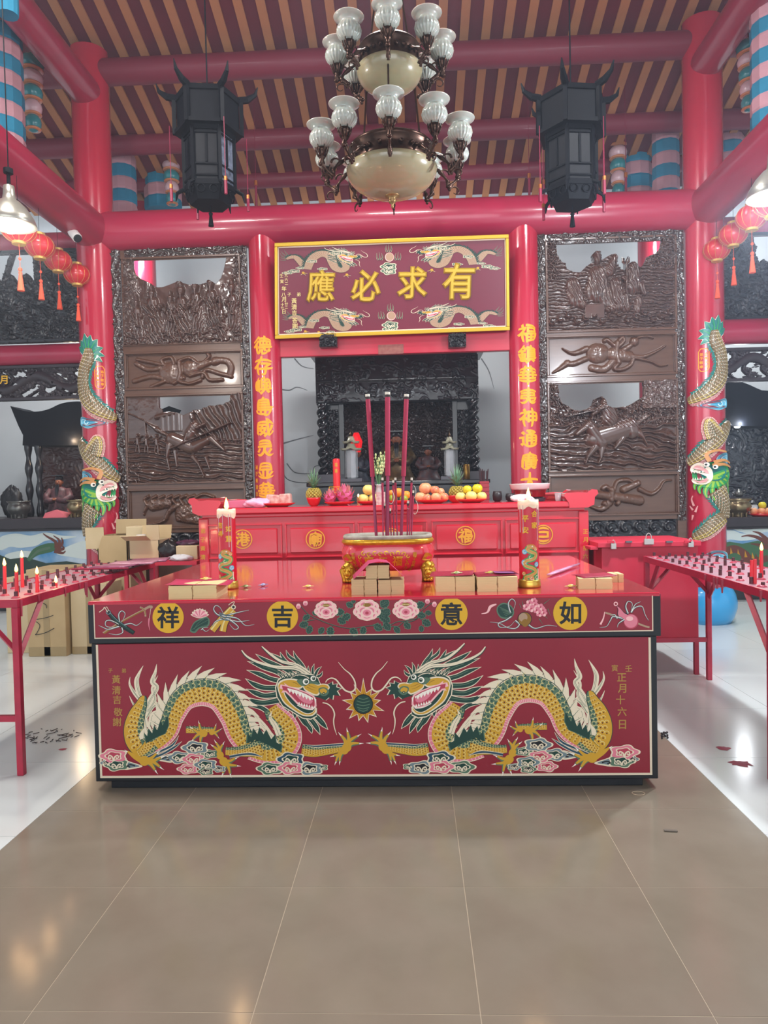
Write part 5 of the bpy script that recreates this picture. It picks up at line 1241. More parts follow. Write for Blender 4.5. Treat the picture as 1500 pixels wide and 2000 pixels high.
def tier(zr, rr, bowl_r, bowl_h, n, r1, z1, s, phase):
    m = MB()
    m.lathe([(rr*.90, 0), (rr*1.0, .01), (rr*1.03, .03), (rr*.98, .05), (rr*.96, .10), (rr*1.02, .12), (rr*1.05, .135), (rr*1.0, .15), (rr*.93, .14), (rr*.90, .05)], (CX, CY, zr), 40)
    for k in range(24):
        q = k*math.pi/12; m.ball((CX+rr*1.0*math.cos(q), CY+rr*1.0*math.sin(q), zr+.075), .014*s, 8)
    build('ring', m, bronze, ch, smooth=True)
    m = MB(); pr = []
    for i in range(13):
        t = i/12*math.pi/2; pr.append((max(bowl_r*math.sin(t), .001), zr+.015-bowl_h*math.cos(t)))
    m.lathe(pr+[(bowl_r*.97, zr+.015), (bowl_r*.9, zr-.01)], (CX, CY, 0), 48); b = build('glass_bowl', m, alab, ch, smooth=True)
    m = MB(); zb = zr+.015-bowl_h
    m.lathe([(.004, -.075*s), (.010, -.065*s), (.006, -.05*s), (.02, -.04*s), (.026, -.025*s), (.02, -.012*s), (.045, -.002), (.05, .006), (.03, .014)], (CX, CY, zb), 16); build('finial', m, mat('old_brass', '#8a6d45', .35, metal=.7), ch, smooth=True)
    for k in range(n):
        a = phase+2*math.pi*k/n
        ao = arm_obj(ch, a, zr+.07, rr*.98, r1, z1, s)
        shade_obj(ao, CX+r1*math.cos(a), CY+r1*math.sin(a), z1, s)
tier(3.365, .255, .283, .165, 10, .44, 3.465, 1.0, -math.pi/2)
tier(3.975, .185, .205, .14, 8, .325, 4.035, 1.0, -math.pi/2)
m = MB()
for k in range(3):
    a = k*2.094+.5
    m.tube([(CX+.22*math.cos(a), CY+.22*math.sin(a), 3.5), (CX+.16*math.cos(a), CY+.16*math.sin(a), 4.08)], .006, 6)
    m.tube([(CX+.15*math.cos(a), CY+.15*math.sin(a), 4.15), (CX+.02*math.cos(a), CY+.02*math.sin(a), 4.9)], .006, 6)
build('hanging_rods', m, bronze, ch)
m = MB(); m.tube([(CX, CY, 4.85), (CX, CY, roofz(CY))], .012, 8); m.lathe([(.02, 4.8), (.05, 4.85), (.03, 4.9), (.012, 4.95)], (CX, CY, 0), 16); build('chain', m, bronze, ch)
# ================================================================ BLACK PALACE LANTERNS
lanwood = mat('lantern_ebony', '#06080e', .6, spec=.12, coat=0, var=.4, vscale=12, col2='#080a10')
lanpane = mat('etched_lantern_pane', '#5c6474', .35, var=.9, vscale=26, col2='#1c2028')
landark = mat('dark_lantern_pane', '#0e1016', .5, spec=.2, var=.8, vscale=20, col2='#08090e')
def palace_lantern(px, Y, label):
    c = P(px, 290, Y); X = c.x; k = PXM(Y)
    zt = P(px, 195, Y).z; zm = P(px, 265, Y).z; zb = P(px, 372, Y).z; zbot = P(px, 402, Y).z
    t = thing('palace_lantern', label, 'lantern', (X, Y, zbot), 'black palace lanterns')
    def hexa(r, z, rot=.15): return [(X+r*math.cos(rot+i*math.pi/3), Y+r*math.sin(rot+i*math.pi/3), z) for i in range(6)]
    def prism(m, r0, z0, r1, z1, mi=None):
        m._add(hexa(r0, z0)+hexa(r1, z1), [tuple(range(6))[::-1], tuple(range(6, 12))]+[(i, (i+1) % 6, 6+(i+1) % 6, 6+i) for i in range(6)], mi)
    R, r = 66*k, 48*k
    m = MB(); prism(m, R, zm, R, zm+.03); prism(m, R*.95, zt-.03, R*1.0, zt); prism(m, R*.9, zm+.03, R*.9, zt-.03)
    for i in range(6):
        a = .15+i*math.pi/3; d = Vector((math.cos(a), math.sin(a), 0)); b0 = Vector((X, Y, zm))+d*R*.97; m.bbox(b0+Vector((0, 0, (zt-zm)/2)), (.03, .03, zt-zm), Matrix.Rotation(a, 3, 'Z'))
        p0 = Vector((X, Y, zt))+d*R*.9; m.tube([p0, p0+d*.07+Vector((0, 0, .01)), p0+d*.13+Vector((0, 0, .05)), p0+d*.15+Vector((0, 0, .11))], [.028, .026, .016, .004], 6)
    prism(m, R*.7, zt, R*.2, zt+.10)
    build('eave', m, lanwood, t)
    m = MB(); prism(m, r*1.05, zb-.02, r*1.05, zb+.02); prism(m, r*.8, zbot, r*1.0, zb-.02); prism(m, r*1.06, zm-.03, r*1.1, zm)
    for i in range(6):
        a = .15+i*math.pi/3; d = Vector((math.cos(a), math.sin(a), 0)); b0 = Vector((X, Y, (zb+zm)/2))+d*r; m.bbox(b0, (.028, .028, zm-zb), Matrix.Rotation(a, 3, 'Z'))
        e = Vector((X, Y, zb))+d*r*1.05; m.tube([e, e+d*.05+Vector((0, 0, -.03)), e+d*.06+Vector((0, 0, -.09))], [.016, .014, .004], 6)
        # lattice bars over each pane
        a2 = a+math.pi/6; dd = Vector((math.cos(a2), math.sin(a2), 0)); side = Vector((-dd.y, dd.x, 0)); ap = r*math.cos(math.pi/6)
        for zz in (zb+.32*(zm-zb), zb+.12*(zm-zb), zb+.88*(zm-zb)): m.bbox(Vector((X, Y, zz))+dd*ap, (.014, r*.96, .012), Matrix.Rotation(a2, 3, 'Z'))
        m.bbox(Vector((X, Y, zb+.6*(zm-zb)))+dd*ap, (.012, .016, .5*(zm-zb)), Matrix.Rotation(a2, 3, 'Z'))
        for s_ in (-1, 1):
            o = Vector((X, Y, zb-.05))+dd*ap*1.0+side*s_*r*.25; m.tube([o+side*.03*math.cos(q)+Vector((0, 0, .03*math.sin(q))) for q in [x*.7 for x in range(10)]], .006, 5)
    build('frame', m, lanwood, t)
    for i in range(6):
        a2 = .15+math.pi/6+i*math.pi/3; dd = Vector((math.cos(a2), math.sin(a2), 0)); ap = r*math.cos(math.pi/6)*.97
        m = MB(); m.bbox(Vector((X, Y, (zb+zm)/2))+dd*ap, (.004, r*.94, zm-zb-.03), Matrix.Rotation(a2, 3, 'Z')); build('pane', m, lanpane if i == 5 else landark, t)
    m = MB(); m.tube([(X, Y, zt+.08), (X, Y, roofz(Y))], .006, 6); build('hanging_cord', m, lanwood, t)
    m = MB(); m.tube([(X, Y, zbot), (X, Y, zbot-.05)], .004, 5); m.lathe([(.004, -.05), (.018, -.06), (.012, -.08), (.022, -.16), (.004, -.16)], (X, Y, zbot), 8); build('tassel', m, lanwood, t)
    for a in (-.9, .4, 2.2, 3.6):
        x, y = X+(R+.03)*math.cos(a), Y+(R+.03)*math.sin(a)
        m = MB(); m.tube([(x, y, zm+.02), (x, y, zb-.02)], .003, 5); m.tube([(x, y, zb-.02), (x, y, zb-.13)], .012, 6); m.tube([(x, y, zb), (x, y, zb-.03)], .014, 6, mi=1); build('side_tassel', m, [plum, mat('copper', '#b8703c', .3, metal=.8)], t)
    return t
palace_lantern(408, 5.6, 'black wooden palace lantern hanging left of the chandelier')
palace_lantern(1116, 5.6, 'black wooden palace lantern hanging right of the chandelier')
# ================================================================ BANDED CLOTH CYLINDERS
bandb = mat('banner_blue_cloth', '#1f7fa0', .75, var=.3, vscale=8); bandp = mat('banner_pink_cloth', '#c08f98', .75, var=.3, vscale=8)
def banded(px, y0, y1, Y, rpx, n, label, blue_first=True):
    c0, c1 = P(px, y0, Y), P(px, y1, Y); X = (c0.x+c1.x)/2; r = rpx*PXM(Y); t = thing('banded_banner', label, 'banner', (X, Y, c1.z), 'blue and pink banded cloth cylinders')
    h = (c0.z-c1.z)/n
    for i in range(n):
        z1 = c0.z-i*h; m = MB(); m.lathe([(r*.96, z1-h), (r, z1-h*.85), (r*1.0, z1-h*.15), (r*.96, z1)], (X, Y, 0), 12); build('cloth_band', m, bandb if (i % 2 == 0) == blue_first else bandp, t)
    m = MB(); m.tube([(X, Y, c0.z), (X, Y, roofz(Y))], .006, 6); build('hanging_cord', m, lanwood, t)
banded(2, 60, 330, 6.2, 42, 9, 'blue and pink banded cloth cylinder at the far left edge, above the side beam')
banded(1508, -70, 250, 6.2, 38, 11, 'blue and pink banded cloth cylinder at the far right edge, top corner')
banded(14, -60, 30, 5.2, 20, 1, 'short dark teal cloth cylinder cut by the top left corner')
banded(240, 280, 425, 8.7, 26, 6, 'blue and pink banded cloth cylinder behind the left column, over the crossbeam')
banded(1300, 232, 400, 8.7, 25, 7, 'blue and pink banded cloth cylinder beside the right column, over the crossbeam')
banded(318, 300, 415, 9.2, 36, 5, 'wide dim banded cloth cylinder behind the left palace lantern')
banded(1240, 255, 400, 9.2, 34, 6, 'wide dim banded cloth cylinder behind the right palace lantern')
banded(1420, 240, 330, 8.9, 30, 4, 'banded cloth cylinder between the right column and the side beam')
banded(120, 310, 370, 9.3, 24, 3, 'dim banded cloth cylinder seen between left column and side beam')
def bead_lantern(px, y0, y1, Y, rpx, label):
    c0, c1 = P(px, y0, Y), P(px, y1, Y); X = (c0.x+c1.x)/2; H = c0.z-c1.z; r = rpx*PXM(Y)
    t = thing('tiered_lantern', label, 'lantern', (X, Y, c1.z), 'small tiered teal and pink lanterns'); m = MB(); N = 5
    teal = mat('glazed_teal', '#2c7f86', .25, coat=.4); pnk = mat('glazed_pink', '#c4a4aa', .25, coat=.4); og = mat('glazed_orange', '#c07a50', .3)
    for i in range(N):
        zc = c0.z-(i+.5)*H/N; rr = r*(1-.09*i); m = MB(); m.ball((X, Y, zc), rr, 16, sz=H/N*.62/rr); build('tier_body', m, teal if i % 2 == 0 else pnk, t, smooth=True)
        m = MB(); m.lathe([(rr*.85, zc-H/N*.5), (rr*.95, zc-H/N*.42), (rr*.85, zc-H/N*.36)], (X, Y, 0), 16); build('tier_ring', m, og, t, smooth=True)
    m = MB(); m.tube([(X, Y, c0.z), (X, Y, roofz(Y))], .005, 5); build('hanging_cord', m, lanwood, t)
bead_lantern(63, 110, 255, 6.8, 24, 'tiered teal and pink lantern beside the far left banded cylinder')
bead_lantern(1462, 80, 215, 6.8, 22, 'tiered teal and pink lantern beside the far right banded cylinder')
bead_lantern(335, 290, 400, 8.9, 19, 'tiered teal and pink lantern behind the left palace lantern')
bead_lantern(1207, 262, 385, 8.9, 19, 'tiered pale lantern behind the right palace lantern')
bead_lantern(1392, 300, 350, 8.4, 13, 'small tiered lantern right of the right dragon column top')
# ================================================================ RED ROUND LANTERNS
lred = mat('red_lantern_silk', '#c3202c', .3, coat=.4, sss=.1); lgold = mat('lantern_gold_rim', '#c9a458', .35, metal=.4); ltas = mat('orange_tassel', '#e2553a', .8)
def red_lantern(px, py, Y, label, dim=False):
    c = P(px, py, Y); r = .125; t = thing('red_lantern', label, 'lantern', (c.x, Y, c.z-.1), 'red round lanterns under the side beams')
    m = MB(); m.lathe([(.045*1, -.098)]+[(r*math.sin(q)*(1+0), -r*.82*math.cos(q)) for q in [.38+i*(math.pi-.76)/14 for i in range(15)]]+[(.045, .098)], tuple(c), 24, ribs=0); build('silk_globe', m, lred, t, smooth=True)
    for k in range(12):
        q = k*math.pi/6; m = MB(); m.tube([(c.x+(r+.001)*math.sin(s)*math.cos(q), Y+(r+.001)*math.sin(s)*math.sin(q), c.z-r*.82*math.cos(s)) for s in [.4+i*(math.pi-.8)/10 for i in range(11)]], .0016, 4); build('rib', m, lgold, t)
    for s_ in (-1, 1):
        m = MB(); m.lathe([(.046, -.012), (.05, -.01), (.05, .01), (.046, .012)], (c.x, Y, c.z+s_*.102), 20); build('rim', m, lgold, t)
    m = MB(); m.tube([(c.x, Y, c.z-.10), (c.x+.003, Y, c.z-.30)], .002, 4); m.ball((c.x+.003, Y, c.z-.22), .012, 8); m.ball((c.x+.003, Y, c.z-.30), .016, 8)
    m.lathe([(.006, -.31), (.014, -.325), (.012, -.34), (.026, -.46), (.003, -.46)], (c.x+.003, Y, c.z), 10); build('tassel', m, ltas, t)
    m = MB(); m.tube([(c.x, Y, c.z+.10), (c.x, Y, c.z+.4)], .002, 4); build('cord', m, lanwood, t)
for i, (a, b, Y) in enumerate(((36, 448, 5.3), (77, 481, 6.1), (113, 509, 6.7), (150, 536, 7.0))):
    red_lantern(a, b, Y, ('red round lantern glowing under the left metal lamp', 'red round lantern second from the left lamp', 'red round lantern third from the left lamp', 'dim red round lantern next to the left dragon column')[i])
for i, (a, b, Y) in enumerate(((1508, 395, 5.3), (1468, 424, 6.1), (1432, 458, 6.7), (1400, 488, 7.0))):
    red_lantern(a, b, Y, ('red round lantern cut off beside the bright right lamp', 'red round lantern second from the right lamp', 'red round lantern third from the right lamp', 'dim red round lantern next to the right dragon column')[i])
# ================================================================ METAL DOME LAMP (left) and its twin at the right edge
alum = mat('brushed_aluminium', '#a9a89c', .3, metal=.75)
bulb = mat('lamp_bulb', '#fff4e0', .4, emit='#fff3df', estr=30)
def dome_lamp(px, py, Y, label, e):
    c = P(px, py, Y); t = thing('dome_lamp', label, 'lamp', tuple(c)); k = PXM(Y)
    m = MB(); m.lathe([(48*k, 0), (49*k, .004), (44*k, .05), (32*k, .11), (20*k, .15), (13*k, .165), (11*k, .2), (10*k, .25), (.012, .26)], tuple(c), 36); m.lathe([(47*k, .002), (42*k, .045), (30*k, .1), (12*k, .15)], tuple(c), 36); build('reflector', m, alum, t, smooth=True)
    m = MB(); m.tube([c+Vector((0, 0, .25)), c+Vector((0, 0, .34))], .012, 8); m.tube([c+Vector((0, 0, .33)), c+Vector((0, 0, .36))], .03, 8); build('hook', m, lanwood, t)
    m = MB(); m.ball(tuple(c+Vector((0, 0, .02))), .055, 14, sz=1.3); build('bulb', m, bulb, t, smooth=True)
    m = MB(); m.tube([c+Vector((0, 0, .36)), c+Vector((0, 0, 1.6))], .004, 5); build('cord', m, lanwood, t)
    point_light('lamp_light', tuple(c+Vector((0, 0, -.08))), e, (1, .93, .84) if px < 700 else (.85, .91, 1), .06)
dome_lamp(20, 441, 4.5, 'aluminium dome lamp with a lit bulb at the left edge', 60)
dome_lamp(1512, 385, 4.3, 'dome lamp with a glaring bulb at the right edge', 190)
# CCTV camera
c = P(141, 452, 6.72); t = thing('security_camera', 'white bullet security camera beside the left column top', 'camera', tuple(c))
m = MB(); m.tube([c+Vector((-.03, 0, .06)), c+Vector((.02, -.03, -.02)), c+Vector((.08, -.07, -.09))], [.04, .045, .045], 14); build('housing', m, white, t); m = MB(); m.tube([c+Vector((.08, -.07, -.09)), c+Vector((.09, -.075, -.1))], .038, 14); build('lens', m, black, t); m = MB(); m.tube([c+Vector((-.02, 0, .05)), c+Vector((-.03, .02, .13))], .015, 8); m.lathe([(.04, .12), (.04, .14)], tuple(c+Vector((-.03, .02, 0))), 14); build('mount', m, white, t)
# slender incense-tube hangers with copper tips standing before the roof
for i, (px, y0, y1, Y) in enumerate(((499, 250, 415, 8.0), (1033, 255, 392, 8.0), (1062, 320, 380, 8.0), (1155, 300, 370, 7.9), (1180, 365, 395, 7.9), (1222, 258, 388, 8.0), (1098, 380, 390, 8.0))):
    a, b = P(px, y0, Y), P(px, y1, Y); x = (a.x+b.x)/2; mid = a.z+(b.z-a.z)*.68
    t = thing('hanging_rod', 'thin dark red rod with copper collar, %s' % ('left of the chandelier', 'right of the chandelier', 'at the left edge of the right palace lantern', 'in front of the right palace lantern', 'low right of the right palace lantern', 'right of the right palace lantern', 'lowest one under the right palace lantern')[i], 'rod', (x, Y, b.z))
    m = MB(); m.tube([(x, Y, a.z), (x, Y, mid)], .003, 4); m.tube([(x, Y, roofz(Y)), (x, Y, a.z)], .002, 4); build('cord', m, plum, t); m = MB(); m.tube([(x, Y, mid), (x, Y, b.z)], .014, 8); build('tube', m, plum, t); m = MB(); m.tube([(x, Y, mid), (x, Y, mid+.05)], .02, 8); build('collar', m, mat('copper', '#b8703c', .3, metal=.8), t)
# ================================================================ RED ALTAR
AY = 5.42; AD = .85
ax0, ax1 = P(389, 1050, AY).x, P(1150, 1050, AY).x; azt = P(765, 986, AY).z; azf = P(765, 1008, AY).z; azb = P(765, 1090, AY).z
altar = thing('altar_table', 'red lacquered high altar table with gold medallions and upturned ends', 'table', ((ax0+ax1)/2, AY+.4, 0))
alac = mat('altar_lacquer', '#c01c30', .22, coat=.7, var=.35, vscale=3, col2='#a91828', bump=.05, bscale=8)
m = MB(); m.box(ax0+.02, ax1-.02, AY-.03, AY+AD, azt-.045, azt); build('table_top', m, alac, altar, bevel=.008)
m = MB(); m.box(ax0+.03, ax1-.03, AY-.015, AY+AD-.02, azt-.075, azt-.045); build('top_moulding', m, alac, altar, bevel=.008)
for s_, xx in ((-1, ax0), (1, ax1)):
    m = MB(); prof = [(-.20, 0), (-.02, 0), (.03, .02), (.035, .075), (.06, .10), (.055, .12), (.02, .125), (-.02, .10), (-.12, .105), (-.24, .10), (-.25, .085), (-.2, .03)]
    vs = [(xx+s_*(a*.72 if a < 0 else a), y, azt-.045+b) for y in (AY-.035, AY+AD+.005) for a, b in prof]; n = len(prof)
    m._add(vs, [tuple(range(n)), tuple(range(n, 2*n))[::-1]]+[(i, (i+1) % n, n+(i+1) % n, n+i) for i in range(n)]); build('upturned_end', m, alac, altar, bevel=.006)
m = MB(); m.box(ax0, ax1, AY+.01, AY+AD-.03, azb-.04, azt-.07); build('apron', m, alac, altar)
m = MB(); m.box(ax0+.1, ax1-.1, AY+.05, AY+AD-.06, .12, azb); build('lower_body', m, alac, altar)
for x in (ax0, ax1-.075):
    for y in (AY-.01, AY+AD-.11):
        m = MB(); m.box(x, x+.075, y, y+.08, 0, azt-.075); build('leg', m, alac, altar, bevel=.008)
# rails around the panels
def az(y): return P(765, y, AY).z
def axx(x, y=1050): return P(x, y, AY).x
pan = [(404, 548), (560, 690), (702, 832), (846, 978), (990, 1132)]
rps = []
for a, b in pan:
    m = MB(); X0, X1, Z1, Z0_ = axx(a), axx(b), az(1021), az(1083)
    m.box(X0-.012, X1+.012, AY-.004, AY+.012, Z0_-.012, Z0_); m.box(X0-.012, X1+.012, AY-.004, AY+.012, Z1, Z1+.012); m.box(X0-.012, X0, AY-.004, AY+.012, Z0_, Z1); m.box(X1, X1+.012, AY-.004, AY+.012, Z0_, Z1)
    pm_ = build('panel_moulding', m, alac, altar, bevel=.003)
    m = MB(); m.box(X0+.025, X1-.025, AY+.0, AY+.014, Z0_+.025, Z1-.025); rps.append(build('raised_panel', m, alac, pm_, bevel=.008))
FA = lambda u, v, l: P(u, v, AY-.001)+Vector((0, -l*.0008, 0))
dgold = mat('medallion_gold', '#d3942a', .35, metal=.3)
for i, (ch_, x, y) in enumerate((('港', 474, 1053), ('廟', 616, 1053), ('賜', 764, 1050), ('福', 909, 1046), ('巨', 1061, 1044))):
    p = Paint(FA, ['medallion_gold', 'pt_brown', 'pt_pale']); p.ring(x, y, 17, 19, 'medallion_gold', 3); p.glyph(ch_, x, y, 27, 'medallion_gold', 4, .03, disc=True, cut=4); p.build('gold_medallion', rps[i].parent)
p = Paint(FA, ['pt_script', 'pt_gold'])
for k, c_ in enumerate('弟子黃清'): p.glyph(c_, 397, 1037+k*17, 10, 'pt_gold', 12, .015)
for k, c_ in enumerate('正月拾六'): p.glyph(c_, 1143, 1038+k*16, 10, 'pt_gold', 12, .015)
p.build('dedication_script', altar)
# ================================================================ THINGS ON THE ALTAR
ZT = azt
def AT(px, Y=AY+.25): return P(px, 975, Y).x
pred = mat('red_plastic', '#cf1a22', .3, coat=.3)
def plate(px, wpx, Y, label, h=.028):
    k = PXM(Y); x = AT(px, Y); r = wpx/2*k; m = MB(); m.lathe([(r*.55, 0), (r*.6, .004), (r*.8, h*.5), (r, h), (r*.98, h+.003), (r*.78, h*.6), (r*.55, .008), (.001, .008)], (x, Y, ZT), 36)
    o = build('plate', m, pred, None, smooth=True, loc=(x, Y, ZT)); tag(o, label, 'plate', 'red plastic fruit plates'); return x, Y, ZT+.01
def bowl(px, wpx, hpx, Y, label):
    k = PXM(Y); x = AT(px, Y); r = wpx/2*k; h = hpx*k; m = MB(); m.lathe([(r*.45, 0), (r*.5, .004), (r*.75, h*.3), (r*.95, h*.8), (r, h), (r*.96, h), (r*.7, h*.35), (.001, h*.2)], (x, Y, ZT), 32)
    o = build('bowl', m, pred, None, smooth=True, loc=(x, Y, ZT)); tag(o, label, 'bowl', 'red bowls under the pineapples'); return x, Y, ZT+h, r
def fruit(name, x, y, z, r, mt, label, cat, group, squash=.95, stem=True):
    t = thing(name, label, cat, (x, y, z), group); m = MB()
    pr = [(max(r*math.sin(q)*(1-.0), 1e-4), z+r*squash*(1-math.cos(q))-(.12*r*math.exp(-((math.pi-q)/.35)**2))) for q in [i*math.pi/12 for i in range(13)]]
    m.lathe(pr, (x, y, 0), 18); build('flesh', m, mt, t, smooth=True)
    if stem: m = MB(); m.tube([(x, y, z+2*r*squash-.12*r-.002), (x+.004, y, z+2*r*squash+.006)], .0025, 5); build('stem', m, mat('fruit_stem', '#5a4a2a', .7), t)
fy = mat('pale_yellow_fruit', '#e0cc74', .4, var=.3, vscale=20, col2='#d8bc60', sss=.1); fg = mat('yellow_green_fruit', '#cfc020', .35, sss=.1); fo = mat('orange_fruit', '#e08a28', .45, bump=.1, bscale=300); fr_ = mat('red_apple', '#c45a50', .35, var=.9, vscale=30, col2='#d8a860'); fap = mat('peach_apple', '#dca070', .4, var=.8, vscale=20, col2='#c86a50'); fgr = mat('green_fruit', '#8a9a2a', .4)
def pine(px, yt, yc, yb, Y, wpx, base, label):
    k = PXM(Y); x = AT(px, Y); z0 = base; H = (yb-yc)*k; r = wpx/2*k; t = thing('pineapple', label, 'pineapple', (x, Y, z0), 'pineapples in red bowls')
    m = MB(); pr = [(max(r*math.sin(.35+q*(math.pi-.6))**.6, .01), z0-.02+(H+.02)*q) for q in [i/12 for i in range(13)]]; m.lathe(pr, (x, Y, 0), 20)
    mpine = mat('pineapple_skin', '#b3a040', .5, var=.9, vscale=60, col2='#7a6a28'); build('skin', m, mpine, t, smooth=True)
    m = MB()
    for i in range(8):
        for j in range(12):
            q = 2*math.pi*(j+.5*(i % 2))/12; s = (i+.6)/8.4; rr = max(r*math.sin(.35+s*(math.pi-.6))**.6, .01)
            c = (x+rr*math.cos(q), Y+rr*math.sin(q), z0-.02+(H+.02)*s); m.ball(c, r*.2, 6)
    o = build('eyes', m, mpine, t); o['kind'] = 'stuff'
    m = MB(); Hc = (yc-yt)*k; rnd = random.Random(px)
    lf_ = mat('pineapple_leaf', '#5c8a68', .45, var=.5, vscale=15, col2='#8fae8a')
    for i in range(34):
        q = i*2.4; el = .35+1.1*(i/34); L = Hc*(.55+.5*i/34); b = Vector((x, Y, z0+H)); d = Vector((math.cos(q)*math.cos(el), math.sin(q)*math.cos(el), math.sin(el))); side = Vector((-math.sin(q), math.cos(q), 0))
        p1 = b+d*L*.5+Vector((0, 0, .01)); p2 = b+d*L+Vector((0, 0, .02-.035*(1-i/34))); w = .008
        m._add([b-side*w*.8, b+side*w*.8, p1+side*w, p1-side*w, p2, p1+Vector((0, 0, -.003))+d*.001], [(0, 1, 2, 3), (3, 2, 4), (0, 3, 5), (1, 2, 5)])
    build('leaf_crown', m, lf_, t)[ 'kind'] = 'stuff'
x, y, z, r = bowl(613, 29, 17, AY+.16, 'red bowl holding the left pineapple'); pine(613, 917, 953, 973, AY+.16, 27, z-.005, 'pineapple with grey green crown in the left red bowl')
x, y, z, r = bowl(890, 32, 14, AY+.42, 'red bowl holding the right pineapple'); pine(893, 906, 947, 966, AY+.42, 28, z-.005, 'pineapple with grey green crown behind the yellow pears')
# dragon fruit
x, y, z = plate(663, 60, AY+.14, 'red plate under the two pink dragon fruits')
dfm = mat('dragonfruit_skin', '#c03c78', .45, var=.6, vscale=14, col2='#d8708a'); dfl = mat('dragonfruit_scale', '#c8507e', .5, var=.8, vscale=20, col2='#b8a070')
for (dx, r, lab) in ((-.072, .052, 'left of the two dragon fruits'), (.042, .068, 'larger right-hand dragon fruit')):
    t = thing('dragon_fruit', 'pink scaly '+lab+' on a red plate', 'dragon fruit', (x+dx, y, z), 'dragon fruits'); m = MB(); m.ball((x+dx, y, z+r*.94), r*.9, 18, sz=.98); build('skin', m, dfm, t, smooth=True)
    m = MB(); rnd = random.Random(int(r*1e4))
    for i in range(34):
        th = math.acos(1-2*(i+.5)/34); ph = i*2.4; n_ = Vector((math.sin(th)*math.cos(ph), math.sin(th)*math.sin(ph), math.cos(th))); c = Vector((x+dx, y, z+r*.92)); b = c+n_*r*.84
        up = Vector((0, 0, 1)); tdir = (up-n_*up.dot(n_)+n_*.7); tdir.normalize(); s = n_.cross(up).normalized() if abs(n_.z) < .98 else Vector((1, 0, 0)); w = r*.28
        m._add([b-s*w, b+s*w, b+tdir*r*.3+s*w*.7+n_*r*.08, b+tdir*r*.62+n_*r*.2, b+tdir*r*.3-s*w*.7+n_*r*.08], [(0, 1, 2, 3, 4)])
    build('scales', m, dfl, t)['kind'] = 'stuff'
# yellow melons pile left
x, y, z = plate(721, 50, AY+.18, 'red plate under the three smooth pale yellow pears')
for i, (dx, dy, dz, r) in enumerate(((-.045, 0, 0, .042), (.035, .01, 0, .042), (-.006, .0, .068, .044))):
    fruit('pear', x+dx, y+dy, z+dz, r, fy, ('smooth pale yellow pear, lower left of the three left of the incense', 'smooth pale yellow pear, lower right of the three left of the incense', 'smooth pale yellow pear on top of the other two')[i], 'pear', 'pale yellow pears')
# centre plate behind incense
x, y, z = plate(780, 44, AY+.12, 'red plate of oranges and green fruit behind the incense')
for i, (dx, dz, r, mt, nm) in enumerate(((-.05, 0, .036, fgr, 'green mango'), (.035, 0, .034, fgr, 'green mango'), (-.008, .045, .04, fo, 'orange'), (.052, .028, .036, fo, 'orange'), (-.055, .05, .03, fo, 'orange'))):
    fruit(nm.replace(' ', '_'), x+dx, y+.01*i, z+dz, r, mt, nm+(' low at the left of the plate behind the incense', ' low at the right of the plate behind the incense', ' topmost in the middle behind the incense', ' at the right behind the incense', ' at the upper left behind the incense')[i], nm.split()[-1], nm+' behind incense')
# apple plate
x, y, z = plate(845, 62, AY+.14, 'red plate heaped with peach-coloured apples')
for i, (dx, dy, dz, r, mt) in enumerate(((-.095, 0, 0, .044, fap), (-.045, -.02, 0, .036, fr_), (.025, -.03, 0, .04, fap), (.085, 0, 0, .04, fr_), (-.055, .02, .062, .05, fap), (.018, .0, .062, .036, fr_), (.06, .03, .045, .036, fap))):
    fruit('apple', x+dx, y+dy, z+dz, r, mt, ('apple at the far left bottom', 'reddish apple low, second from left', 'pale apple at the front centre', 'red apple at the far right bottom', 'large pale apple at the top left', 'pink apple at the top centre', 'small apple at the top right')[i]+' of the heaped apple plate', 'apple', 'apples on the heaped plate')
x, y, z = plate(921, 60, AY+.12, 'red plate of yellow pears under the right pineapple')
for i, (dx, dy, dz, r, mt) in enumerate(((-.085, 0, 0, .04, fy), (-.005, -.03, 0, .044, fy), (.078, 0, 0, .04, fy), (-.03, .02, .06, .036, fg), (.048, .02, .062, .04, fg))):
    fruit('pear' if i < 3 else 'lemon', x+dx, y+dy, z+dz, r, mt, ('pale yellow pear at the left', 'pale yellow pear at the front middle', 'pale yellow pear at the right', 'bright yellow lemon, left one on top', 'bright yellow lemon, right one on top')[i]+' of the plate below the right pineapple', 'pear' if i < 3 else 'lemon', 'yellow fruit on the right plate')
